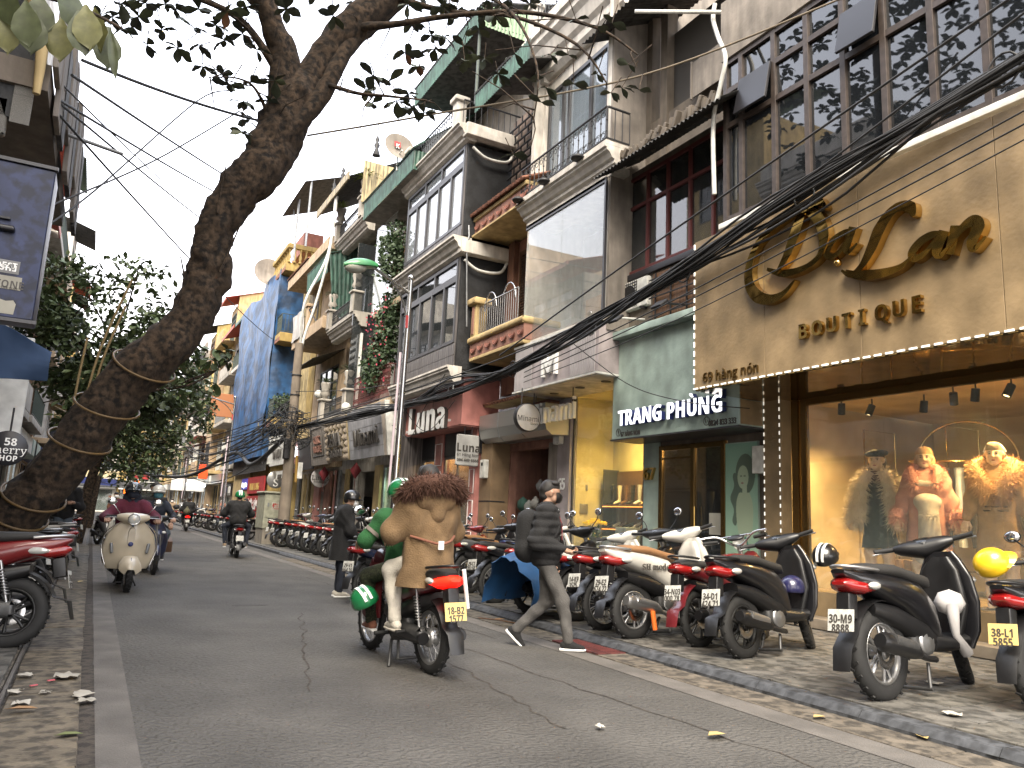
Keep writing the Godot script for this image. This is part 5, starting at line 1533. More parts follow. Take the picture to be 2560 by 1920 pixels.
func far_street()->void:
	var cols:=["white_wall","aged_white","cream_plaster","peach_plaster","white_wall","yellow_plaster","aged_white","gray_concrete","white_wall","cream_plaster","aged_white","peach_plaster","yellow_plaster"]
	var words:=["white house with wide cornices just beyond the blue tarpaulin","weathered off white house, second beyond the blue tarpaulin","cream house, third beyond the blue tarpaulin","peach house, fourth beyond the blue tarpaulin","white house, fifth beyond the blue tarpaulin","yellow house, sixth beyond the blue tarpaulin","weathered house, seventh beyond the blue tarpaulin","grey house, eighth beyond the blue tarpaulin","white house, ninth beyond the blue tarpaulin","cream house, tenth beyond the blue tarpaulin","off white house, eleventh beyond the blue tarpaulin","peach house near the far end of the right side","yellow house at the far end of the right side"]
	var z:=-50.6
	for i in 12:
		var w:=3.4+rng.randf()*2.2
		tube_house(1,8.0+rng.randf_range(-.4,.3),z-w,z-.05,[4,4,5,4,3,5,4,5,4,4,5,4,4][i],mats[cols[i]],words[i],{"lit":i%3==0})
		z-=w
	var side:=["over the blue metal board","second along the left side","third along the left side, with the round black sign","fourth along the left side","fifth along the left side","sixth along the left side","seventh along the left side","eighth along the left side","ninth along the left side","tenth along the left side","eleventh along the left side","twelfth along the left side","thirteenth along the left side","fourteenth along the left side","fifteenth along the left side","sixteenth along the left side","seventeenth along the left side","eighteenth along the left side","nineteenth along the left side","last along the left side"]
	z=2.0
	for i in 20:
		var w:=3.6+rng.randf()*2.4
		var k:=(i*5+2)%13
		tube_house(-1,-2.7-rng.randf_range(.0,.4),z-w,z-.05,3+(i*7+1)%3,mats[cols[k]],"%s house %s"%[{"white_wall":"white","aged_white":"weathered off white","cream_plaster":"cream","peach_plaster":"peach","yellow_plaster":"yellow","gray_concrete":"grey"}[cols[k]],side[i]],{"fh":3.1,"lit":i>4 and i%3==1})
		z-=w
	z=-112.0
	for i in 4:
		var t:=tube_house(1,0,-3.0,3.0,4+i%2,mats[["cream_plaster","white_wall","yellow_plaster","aged_white"][i]],"%s house closing the end of the street, %s of four"%[["cream","white","yellow","off white"][i],["leftmost","second","third","rightmost"][i]],{"fh":3.3})
		t.position=V(-6.5+i*6.05,0,z)
		t.rotation.y=PI/2
	var aw:=thing("market_awning","long dark awning with banners across the end of the street","awning",V(1.5,0,-106))
	part("roof",MB.new().sheet([[V(-6,3.0,2),V(6,3.0,2)],[V(-6,3.9,-1),V(6,3.9,-1)]],.03),mats.dark_sheet,aw)
	part("canvas",MB.new().sheet([[V(-5,4.0,1),V(1,4.2,1)],[V(-5,5.0,-1),V(1,5.0,-1)]],.03),mats.tan_sheet,aw)
	for q in [[-3.2,3.3,1.6,"navy","blue"],[-.5,3.2,2.6,"navy","dark blue"],[3.2,4.2,2.2,"poster_red","red"]]:
		solo("banner",bb(V(1.5+q[0]-q[2]/2,q[1],-103.9),V(1.5+q[0]+q[2]/2,q[1]+.8,-103.85)),mats[q[3]],"%s shop banner over the awning at the end of the street"%q[4],"sign")
	for q in [[6.6,3.2,-58,.3,1.0,"orange_print","orange and red lit hanging sign beyond the lamp post"],[6.3,2.4,-64,1.2,.9,"letter_white","white and green lit shop sign far along the street"],[6.8,7.0,-52,.9,1.5,"brown_print","tilted brown sign high on the far right side"]]:
		if not mats.has(q[5]):
			mat(q[5],{"orange_print":Color(.55,.08,.02),"brown_print":Color(.3,.12,.05)}[q[5]],.5,.0,{"emit":Color(1,.25,.05),"power":.15 if q[5]=="orange_print" else .0})
		var h:=solo("hanging_sign",bx(V(q[0],q[1]+q[4]/2,q[2]),V(q[3]*2,q[4],.15),.02),mats[q[5]],q[6],"sign")
	solo("arrow_sign",MB.new().box(V(2.6,2.2,-70),V(.9,.35,.12)).box(V(3.0,2.6,-70),V(.4,1.0,.12)),mat("orange_lit",Color(.7,.25,.02),.5,.0,{"emit":Color(1,.35,.03),"power":.35}),"glowing orange sign far down the street","sign")
	solo("far_lamp",MB.new().ball(V(6.5,2.9,-62.0),V(.5,.12,.2)),mats.lamp_cool,"bright white lamp over a shop far down the right side","lamp")
	solo("far_lamp",MB.new().ball(V(6.9,2.8,-60.0),V(.2,.15,.2)),mats.lamp_cool,"small bright lamp right of the bright far shop lamp","lamp")
	for i in 7:
		ac_unit(V(7.3,5.0+(i%3)*3.1,-54.5-i*7.0),"white air conditioner on the far right facades, %s one"%["nearest","second","third","fourth","fifth","sixth","farthest"][i])
func ground()->void:
	var asp:=mat("asphalt",Color(.152,.142,.128),.82,.0,{"tex":"blotch","scale":.18,"tex2":"asphalt","scale2":2.2,"bump":"asphalt","bscale":.5})
	var asp2:=mat("asphalt_patch",Color(.095,.09,.083),.85,.0,{"tex":"asphalt","scale":2.2,"bump":"asphalt","bscale":.5})
	var pale:=mat("pale_asphalt",Color(.23,.21,.19),.85,.0,{"tex":"blotch","scale":.5,"tex2":"asphalt","scale2":2.5,"bump":"asphalt","bscale":.3})
	var conc:=mat("gutter_concrete",Color(.155,.13,.1),.85,.0,{"tex":"blotch","scale":.7,"tex2":"dirt","scale2":.9,"bump":"grain","bscale":.3})
	var kerbm:=mat("kerb_stone",Color(.085,.09,.1),.7,.0,{"tex":"blotch","scale":.8,"tex2":"dirt","scale2":1.2})
	var dirt:=mat("gutter_dirt",Color(.055,.045,.036),.95,.0,{"tex":"dirt","scale":1.5,"bump":"grain","bscale":.6})
	struct("ground",bb(V(-150,-.3,-300),V(150,-.05,60)),asp)
	struct("road",bb(V(.0,-.2,-114),V(5.1,.0,14)),asp)
	struct("gutter_bed",bb(V(-.4,-.2,-114),V(.13,-.012,14)).box(V(4.97,-.1,-50),V(.5,.188,128)),dirt)
	var st:=MB.new()
	for i in 40:
		var z:=4.0-i*1.6
		st.quad(V(.18,.004,z),V(.38+.0016*i,.004,z),V(.38+.0016*(i+1),.004,z-1.6),V(.18,.004,z-1.6))
	struct("road_edge_band",st,pale)
	var ds:=MB.new()
	for i in 60:
		var z:=3.0-i*.8
		ds.quad(V(.07,.003,z),V(.17+rng.randf()*.03,.003,z),V(.17+rng.randf()*.03,.003,z-.8),V(.07,.003,z-.8))
	struct("gutter_dirt",ds,dirt)
	var rb:=MB.new()
	for i in 40:
		var z:=4.0-i*1.6
		rb.quad(V(4.46+.02*sin(i),.004,z),V(4.73,.004,z),V(4.73,.004,z-1.6),V(4.46+.02*sin(i+1),.004,z-1.6))
	struct("road_edge_band",rb,pale)
	for i in 3:
		mat("slab_%d"%i,[Color(.155,.13,.1),Color(.17,.14,.1),Color(.135,.118,.095)][i],.85,.0,{"tex":"blotch","scale":.8,"tex2":"dirt","scale2":1.1,"bump":"grain","bscale":.3})
	var ls:=struct("left_gutter",bb(V(-.345,-.1,-114),V(.1,-.006,-26.0)),conc)
	var z:=1.5
	while z>-26.0:
		var l:=rng.randf_range(.7,1.1)
		part("slab",bx(V(-.122+rng.randf_range(-.006,.006),-.03+rng.randf_range(-.004,.004),z-l/2),V(.43,.08,l-.022),.008,Basis(Vector3.UP,rng.randf_range(-.012,.012))*Basis(Vector3(0,0,1),rng.randf_range(-.01,.01))),mats["slab_%d"%(absi(int(z*3))%3)],ls)
		z-=l
	var lk:=struct("left_kerb",bb(V(-.385,-.1,-114),V(-.35,.024,-26)),pale)
	for i in 27:
		part("kerb_block",bx(V(-.367,-.03,1.0-i),V(.03,.11,.985),.006),pale,lk)
	struct("left_pavement",bb(V(-3.2,-.1,-114),V(-.39,.012,14)),conc)
	var tile_m:=[]
	for c in [Color(.15,.143,.13),Color(.17,.158,.14),Color(.13,.127,.12),Color(.155,.145,.125)]:
		tile_m.append(mat("paver_%d"%tile_m.size(),c,.7,.0,{"tex":"blotch","scale":.7,"tex2":"dirt","scale2":.8,"bump":"grain","bscale":.25}))
	var lp:Node3D=get_node("left_pavement")
	var tm:=bx(Vector3.ZERO,V(.386,.04,.386),.006).mesh()
	for i in 3:
		for k in 34:
			put("paver",tm,tile_m[rng.randi()%4],lp,Transform3D(Basis(Vector3.RIGHT,rng.randf_range(-.006,.006)),V(-.6-i*.4,.011+rng.randf()*.003,-3.2-k*.4)))
	var rg:=struct("right_gutter",bb(V(4.74,-.1,-114),V(5.1,-.004,-22.0)),conc)
	z=1.0
	while z>-22.0:
		var l:=rng.randf_range(.8,1.15)
		part("slab",bx(V(4.92,-.03+rng.randf_range(-.003,.004),z-l/2),V(.355,.08,l-.014),.006,Basis(Vector3.UP,rng.randf_range(-.01,.01))),mats["slab_%d"%(absi(int(z*3))%3)],rg)
		z-=l
	var rk:=struct("right_kerb",bb(V(5.1,-.1,-114),V(5.28,.075,-24)),kerbm)
	z=1.0
	while z>-24.0:
		part("kerb_block",MB.new().prism(PackedVector2Array([Vector2(5.1,-.1),Vector2(5.1,.03),Vector2(5.135,.07),Vector2(5.15,.078),Vector2(5.28,.08),Vector2(5.28,-.1)]),z-.994,z),kerbm,rk)
		z-=1.0
	var rp:=struct("right_pavement",bb(V(5.28,-.1,-114),V(9.0,.068,14)),dirt)
	var shapes:=[bx(Vector3.ZERO,V(.592,.05,.392),.005).mesh(),bx(Vector3.ZERO,V(.29,.05,.392),.005).mesh()]
	for k in 46:
		for i in 7:
			var off:=.3 if k%2 else .0
			if 5.3+off+i*.6>8.7:
				continue
			put("paver",shapes[0],tile_m[(rng.randi()+k)%4],rp,Transform3D(Basis(Vector3.RIGHT,rng.randf_range(-.005,.005)),V(5.59+off+i*.6,.066+rng.randf()*.004,-1.6-k*.4)))
		if k%2:
			put("paver",shapes[1],tile_m[k%4],rp,Transform3D(Basis.IDENTITY,V(5.436,.067,-1.6-k*.4)))
	struct("pavement_far",bb(V(5.285,.0,-114),V(9.0,.09,-20.0)),plaster("paving_far",Color(.15,.143,.13),.0))
	var pt:=MB.new()
	pt.prism(PackedVector2Array([Vector2(-.2,-.06),Vector2(.02,-.1),Vector2(.24,-.05),Vector2(.3,.03),Vector2(.1,.1),Vector2(-.13,.08)]),.0,.004)
	var po:=struct("road_patch",pt,asp2)
	po.transform=Transform3D(Basis(Vector3.RIGHT,-PI/2),V(2.05,.0,-11.4))
	var cr:=MB.new()
	for q in [[3.95,-2.0,3.45,-9.0],[1.6,-6.0,2.6,-10.5],[2.9,-4.5,3.2,-8.5],[4.2,-8,4.0,-16]]:
		var n:=26
		var prev:=V(q[0],.003,q[1])
		for i in range(1,n+1):
			var p:=V(lerpf(q[0],q[2],float(i)/n)+rng.randfn()*.025,.003,lerpf(q[1],q[3],float(i)/n))
			var w:=.004+rng.randf()*.008
			cr.quad(prev+V(-w,0,0),prev+V(w,0,0),p+V(w,0,0),p+V(-w,0,0))
			prev=p
	struct("road_crack",cr,dirt)
	var gr:=thing("drain_grate","rusty iron drain grate in the right gutter behind the walking man","drain grate",V(4.93,.012,-7.25))
	part("frame",MB.new().box(V(-.17,0,0),V(.03,.02,.9)).box(V(.17,0,0),V(.03,.02,.9)).box(V(0,0,.44),V(.31,.02,.03)).box(V(0,0,-.44),V(.31,.02,.03)),mats.iron_red,gr)
	var gb:=bx(Vector3.ZERO,V(.31,.018,.022)).mesh()
	for i in 17:
		put("bar",gb,mats.iron_red,gr,Transform3D(Basis.IDENTITY,V(0,.001,-.4+i*.05)))
	part("pit",bx(V(0,-.006,0),V(.33,.004,.9)),mats.black_plastic,gr)
	var lm:=MB.new().sheet([[V(-.09,0,0),V(-.05,.012,-.035),V(.02,.02,-.045),V(.09,.01,0)],[V(-.09,0,0),V(-.05,0,0),V(.02,.004,0),V(.1,.015,0)],[V(-.09,0,0),V(-.05,.01,.035),V(.02,.016,.045),V(.09,.01,0)]]).mesh()
	for q in [[3.73,-3.99,"yellow","on the asphalt near the bottom right"],[4.84,-4.12,"yellow","on the gutter slab, curled"],[5.1,-3.5,"yellow","by the right kerb, broad"],[5.12,-3.02,"green","by the right kerb at the very bottom"],[-.22,-5.85,"brown","on the left gutter, largest there"],[-.21,-19.2,"yellow","beside the leaning man's feet"],[.05,-5.2,"green","on the left gutter dirt"],[4.4,-10.4,"brown","near the passenger's wheel"],[4.95,-9.4,"brown","at the kerb by the blue tarpaulin"],[.0,-14.5,"yellow","on the left gutter, middle distance"]]:
		var lf:=put("fallen_leaf",lm,mat("leaf_"+q[2],{"yellow":Color(.4,.3,.12),"green":Color(.12,.14,.05),"brown":Color(.26,.15,.07)}[q[2]],.8),self,Transform3D(Basis(Vector3.UP,rng.randf()*TAU).scaled(Vector3.ONE*rng.randf_range(.8,1.15)),V(q[0],.02 if q[0]>0 else .03,q[1])))
		tag(lf,"%s dry leaf lying %s"%[q[2],q[3]],"leaf","fallen leaves")
	var i:=0
	for q in [[.0,-6.85,.075],[.11,-6.2,.06],[-.27,-6.95,.05],[-.3,-6.4,.04],[-.24,-6.05,.05],[.13,-6.02,.05],[-.12,-6.35,.03],[3.1,-4.4,.03],[5.6,-3.6,.05],[6.6,-4.4,.06]]:
		var b:=MB.new()
		var rows:=[]
		for r in 5:
			var row:=[]
			for k in 5:
				row.append(V((r-2)*.5*q[2]+rng.randfn()*.008,.012+rng.randf()*.4*q[2],(k-2)*.5*q[2]+rng.randfn()*.008))
			rows.append(row)
		b.sheet(rows,.002)
		var s:=solo("paper_scrap",b,plaster("scrap",Color(.62,.58,.5),.0),"crumpled white paper scrap %s"%["on the left gutter, largest","at the edge of the left gutter","by the left kerb line, upper","by the left kerb line, lower","by the left kerb near the brown leaf","beside the dark gutter seam, lowest","tiny, in the middle of the left gutter","tiny, in the middle of the road","on the pavement at the lower right","on the pavement under the black scooter's front"][i],"paper","paper scraps")
		s.position=V(q[0],.09 if q[0]>5 else .01,q[1])
		i+=1
	for q in [[-.2,-6.6,"pink"],[-.1,-6.75,"red"]]:
		var s:=solo("petal",bx(V(0,.015,0),V(.05,.006,.02),.0,Basis(Vector3.UP,.6)),mat("petal_pink",Color(.5,.1,.12),.7),"%s petal on the left gutter among paper scraps"%q[2],"petal")
		s.position=V(q[0],.008,q[1])
	solo("stick",MB.new().tube([V(4.75,.02,-9.6),V(4.9,.03,-9.3),V(5.05,.02,-8.8)],.008,5),mats.wood_brown,"thin dry twig by the kerb near the blue tarpaulin","twig")
func sag(a: Vector3,b: Vector3,s: float,n:=12)->Array:
	var out:=[]
	for i in n+1:
		var u:=float(i)/n
		out.append(a.lerp(b,u)+Vector3.DOWN*s*4.0*u*(1.0-u))
	return out
func street_lamp(at: Vector3,h: float,label: String,arm: Vector3,green: bool,strip: bool)->void:
	var o:=thing("street_lamp",label,"street lamp",at)
	part("pole",MB.new().tube([V(0,0,0),V(.01,1.2,0),V(.015,1.21,0),V(.05,h,0)],[.085,.08,.065,.05],14),mats.steel,o)
	part("base",MB.new().lathe([Vector2(.001,0),Vector2(.2,0),Vector2(.2,.03),Vector2(.12,.05),Vector2(.1,.25),Vector2(.001,.25)],Transform3D.IDENTITY,16),mats.gray_steel,o)
	part("finial",MB.new().ball(V(.05,h+.06,0),Vector3.ONE*.075),mats.steel,o)
	var a0:=V(.05,h-.3,0)
	part("arm",MB.new().tube([a0,a0+arm],.033,8),mats.steel,o)
	part("brace",MB.new().tube(smooth([V(.04,h-1.05,0),V(-.02,h-.75,0),a0+arm*.25+V(0,-.18,0),a0+arm*.55],6),.022,7),mats.steel,o)
	if green:
		var hd:=MB.new()
		var x:=Transform3D(Basis(Vector3(0,0,1),.14),a0+arm)
		hd.t=x
		var rings:=[]
		for i in 11:
			var u:=i/10.0
			var w:=.16*pow(sin(PI*clampf(.1+u*.86,0,1)),.6)
			var ring:=[]
			for k in 14:
				var an:=TAU*k/14
				ring.append(V(.1-u*.72,maxf(-.02,sin(an)*w*1.05),cos(an)*w))
			rings.append(ring)
		hd.loft(rings)
		part("lamp_cap",hd,mat("lamp_green",Color(.05,.27,.09),.35,.0,{"coat":.3,"tex":"blotch","scale":2.0}),o)
		var gl:=MB.new()
		gl.t=x
		gl.ball(V(-.37,-.03,0),V(.24,.13,.135),Basis.IDENTITY,16)
		part("lamp_glass",gl,mat("lamp_lens",Color(.33,.33,.28),.3),o)
	else:
		part("lamp_cap",MB.new().ball(a0+arm,V(.4,.06,.12)),mats.gray_steel,o)
	if strip:
		part("light_tube",MB.new().tube([V(-.13,1.75,.05),V(-.09,4.7,.05)],.028,8),mat("tube_pink",Color(.6,.5,.55),.3),o)
		part("sticker",bx(V(.0,h-.95,.056),V(.06,.28,.006)),mats.poster_red,o)
func street_things()->void:
	street_lamp(V(5.53,.07,-15.5),6.35,"tall stainless steel street lamp with green cap on the right kerb",V(-1.0,.32,.35),true,true)
	street_lamp(V(5.6,.07,-40),6.6,"slim steel street lamp in front of the blue tarpaulin",V(-1.5,.3,.0),false,true)
	street_lamp(V(5.9,.07,-62),6.8,"distant pale street lamp, farthest along the right side",V(-1.6,.3,.0),false,true)
	var o:=thing("concrete_pole","round concrete utility pole choked with a knot of black cables","utility pole",V(5.75,.08,-27))
	part("pole",MB.new().tube([V(.05,0,0),V(.03,3.5,0),V(0,7.05,0)],[.21,.175,.14],16),plaster("pole_concrete",Color(.27,.22,.17)),o)
	for y in [5.9,5.2,4.6]:
		part("band",MB.new().lathe([Vector2(.16,-.02),Vector2(.178,-.02),Vector2(.178,.02),Vector2(.16,.02)],Transform3D(Basis.IDENTITY,V(.015,y,0)),16,true),mats.iron_black,o)
	part("yellow_conduit",MB.new().rod(V(.3,2.2,.12),V(.26,3.1,.12),.05,8),plaster("conduit_yellow",Color(.45,.27,.06),.0),o)
	part("notice",bx(V(.4,2.6,.15),V(.16,.55,.03)),mats.white_pvc,o)
	var tg:=MB.new()
	for i in 70:
		var c:=V(rng.randfn()*.3,4.0+rng.randfn()*.38,rng.randfn()*.5)
		var r:=rng.randf_range(.15,.5)
		var ax:=Basis.from_euler(V(rng.randf()*6,rng.randf()*6,rng.randf()*6))
		var pts:=[]
		for k in 13:
			var an:=rng.randf()*.2+TAU*k/11.0
			pts.append(c+ax*V(cos(an)*r,sin(an)*r*.7,k*.012))
		tg.tube(pts,rng.randf_range(.007,.016),4)
	part("cable_tangle",tg,mat("cable_black",Color(.018,.018,.019),.65),o).set_meta("kind","stuff")
	part("splice_box",bx(V(-.12,3.3,.18),V(.22,.7,.2),.03),mats.black_plastic,o)
	var nodes:=[V(5.8,4.1,-27),V(6.7,4.2,-22.5),V(7.15,4.26,-19.5),V(7.15,4.3,-16.6),V(7.2,4.36,-13.6),V(7.2,4.7,-10.8),V(7.2,5.04,-8.4),V(7.2,5.42,-6.2),V(7.2,5.82,-3.8),V(7.2,6.3,.5)]
	var bl:=thing("cable_bundle","thick bundle of black cables strung along the right facades","cable bundle")
	for i in 26:
		var pts:=[]
		for k in nodes.size():
			var sp:=.05 if k%2==0 else .11
			pts.append(nodes[k]+V(rng.randfn()*sp*.6,rng.randfn()*sp,rng.randfn()*.2))
		part("cable",MB.new().tube(smooth(pts,4),rng.randf_range(.008,.02),5),mats.cable_black,bl)
	for q in [[3,"over the pink shop's edge"],[4,"under the fluted sign"],[5,"by the air conditioner"],[6,"at the boutique sign's left end"],[7,"above the first gold letter"],[8,"above the second gold letter"]]:
		var pts:=[]
		for k in 15:
			var a:=TAU*1.15*k/14.0
			pts.append(nodes[q[0]]+V(.02*k/14.0,sin(a)*.17,cos(a)*.15))
		solo("cable_ring",MB.new().tube(pts,.012,5),mats.gray_steel if q[0]%2 else mats.cable_black,"wire ring holding the cable bundle %s"%q[1],"cable ring")
	var singles:=[[[V(5.8,4.3,-27),V(7.1,4.6,-16),V(7.15,5.0,-9),V(7.1,6.3,-3.2)],.014,"single black cable just above the bundle"],[[V(7.1,4.7,-14),V(7.1,5.6,-9),V(7.05,6.5,-3.0)],.016,"black cable crossing in front of the dark glazed bay"],
		[[V(7.15,4.2,-13.0),V(7.12,4.62,-8.4),V(7.12,5.35,-3.0)],.01,"thin cable across the gold script sign, uppermost of three"],[[V(7.15,4.1,-13.0),V(7.12,4.5,-8.4),V(7.12,5.22,-3.0)],.01,"thin cable across the gold script sign, middle of three"],[[V(7.15,4.0,-13.0),V(7.12,4.3,-8.4),V(7.12,5.08,-3.0)],.008,"thin cable across the gold script sign, lowest of three"],
		[[V(7.3,4.9,-17.2),V(7.2,4.0,-18.4),V(7.3,3.4,-19.5),V(7.4,3.9,-21.3)],.01,"slack cable looping down across the pink sign"],[[V(7.2,4.3,-20),V(7.4,3.5,-18.6),V(7.6,4.2,-17.3)],.009,"slack cable looping under the word on the pink sign"],
		[[V(7.25,4.5,-11.4),V(7.7,3.7,-10.4),V(7.35,3.15,-8.6),V(8.3,3.1,-8.2)],.008,"loose cable drooping from the bundle to the teal sign"],[[V(5.7,5.4,-27),V(6.8,5.2,-24),V(7.4,5.1,-21)],.012,"pale cable from the concrete pole to the red railing"]]
	for s in singles:
		solo("cable",MB.new().tube(smooth(s[0],8),s[1],5),mats.cable_black,s[2],"cable")
	for i in 14:
		var y:=3.6+rng.randf()*1.6
		solo("cable",MB.new().tube(sag(V(5.7,y,-27.1),V(5.6+rng.randf_range(-.3,.6),3.4+rng.randf()*2.4,-62),rng.randf_range(.2,1.3),14),rng.randf_range(.012,.035),5),mats.cable_black,"black cable running on from the concrete pole past the blue tarpaulin","cable","cables beyond the concrete pole")
	for i in 10:
		solo("cable",MB.new().tube(sag(V(5.7,3.6+rng.randf()*1.2,-27.1),V(-1.2,3.2+rng.randf()*2.5,-44-rng.randf()*30),rng.randf_range(.4,1.4),14),rng.randf_range(.012,.022),5),mats.cable_black,"cable slung across the far street from the concrete pole","cable","cables across the far street")
	solo("thick_cable",MB.new().tube(smooth([V(5.75,4.0,-27),V(5.6,3.1,-33),V(5.7,3.9,-39),V(4.4,2.9,-46),V(2.0,3.2,-52),V(-.5,4.2,-56)],6),.09,7),mats.cable_black,"thick sagging trunk cable looping across the far street","cable")
	for i in 2:
		solo("white_conduit",MB.new().tube(smooth([V(6.8,13.2,-27.8-i*.2),V(6.75,11,-28-i*.2),V(6.5-i*.4,9.0,-28.4),V(6.2,7.4,-28.6-i*.3),V(6.2,5.2,-28.6-i*.5),V(5.9,4.0,-27.6)],6),.05,7),mats.white_pvc,"white conduit snaking down in front of the ornate house, %s one"%["nearer","farther"][i],"conduit")
	var w:=[[V(-.61,5.49,-8),V(1.37,6.33,-9.9),.012,.05,"wire from the left balconies to the tree's upper trunk"],[V(-.67,5.31,-8),V(5.66,13.89,-32),.011,.1,"wire rising to the flat canopy roof, highest"],[V(-.76,5.21,-8),V(2.54,12.07,-30),.007,.1,"hair thin wire across the sky, left of the trunk"],[V(-.74,5.03,-8),V(5.35,13.35,-32),.01,.15,"wire to the flat canopy roof, second"],[V(-.75,5.01,-8),V(6.08,14.21,-40),.009,.2,"wire to the yellow roof terrace"],[V(-.75,4.91,-8),V(8.48,10.8,-45),.009,.25,"lowest long wire reaching the blue tarpaulin"]]
	for q in w:
		solo("wire",MB.new().tube(sag(q[0],q[1],q[3],14),q[2]*1.5,5),mats.cable_black,q[4],"wire")
	solo("wire",MB.new().tube(smooth([V(-.56,3.52,-7),V(-.3,4.28,-8),V(.53,6.17,-9.5),V(.9,6.58,-9.8)],6),.009,5),mats.cable_black,"wire from the blue board up to the leaves, steeper one","wire")
	solo("wire",MB.new().tube(smooth([V(-.57,3.67,-7),V(.15,4.88,-8.5),V(1.05,6.34,-9.8)],8),.009,5),mats.cable_black,"wire from the blue board up to the trunk, flatter one","wire")
	solo("rope",MB.new().tube(smooth([V(1.9,6.2,-9.7),V(3.25,6.57,-9.0),V(5.67,7.18,-7.5),V(7.0,7.5,-5.3)],8),.014,5),plaster("rope",Color(.2,.16,.11),.0),"brown rope strung from the tree past the iron balcony","rope")
	o=thing("electrical_cabinet","pale grey green electrical cabinet with a red warning notice","cabinet",V(5.95,.08,-29.4))
	part("case",bb(V(-.5,.55,-.8),V(.35,1.8,.6),.02),mat("cabinet_green",Color(.38,.38,.29),.55,.0,{"tex":"blotch","scale":.9}),o)
	part("base",bb(V(-.47,.0,-.77),V(.33,.548,.57),.01),plaster("cabinet_base",Color(.37,.33,.27)),o)
	part("lid",bb(V(-.55,1.802,-.85),V(.4,1.88,.65),.02),mats.cabinet_green,o)
	part("door",bb(V(-.42,.95,.601),V(.28,1.76,.615),.004).box(V(-.07,.76,.607),V(.7,.33,.014),.004),mats.cabinet_green,o)
	part("notice",bb(V(-.24,1.22,.616),V(.2,1.5,.62)),mats.paper,o)
	part("bolt_symbol",MB.new().prism(PackedVector2Array([Vector2(-.2,1.46),Vector2(-.16,1.46),Vector2(-.17,1.38),Vector2(-.13,1.38),Vector2(-.2,1.26),Vector2(-.18,1.35),Vector2(-.22,1.35)]),.621,.626),mats.poster_red,o)
	for i in 3:
		text(o,["CẤM LẠI GẦN","CÓ ĐIỆN","NGUY HIỂM"][i],.07,V(.04,1.42-i*.075,.621),.0,mats.letter_red,.003)
	part("latch",bx(V(-.36,1.4,.62),V(.06,.14,.012)),mats.gray_steel,o)
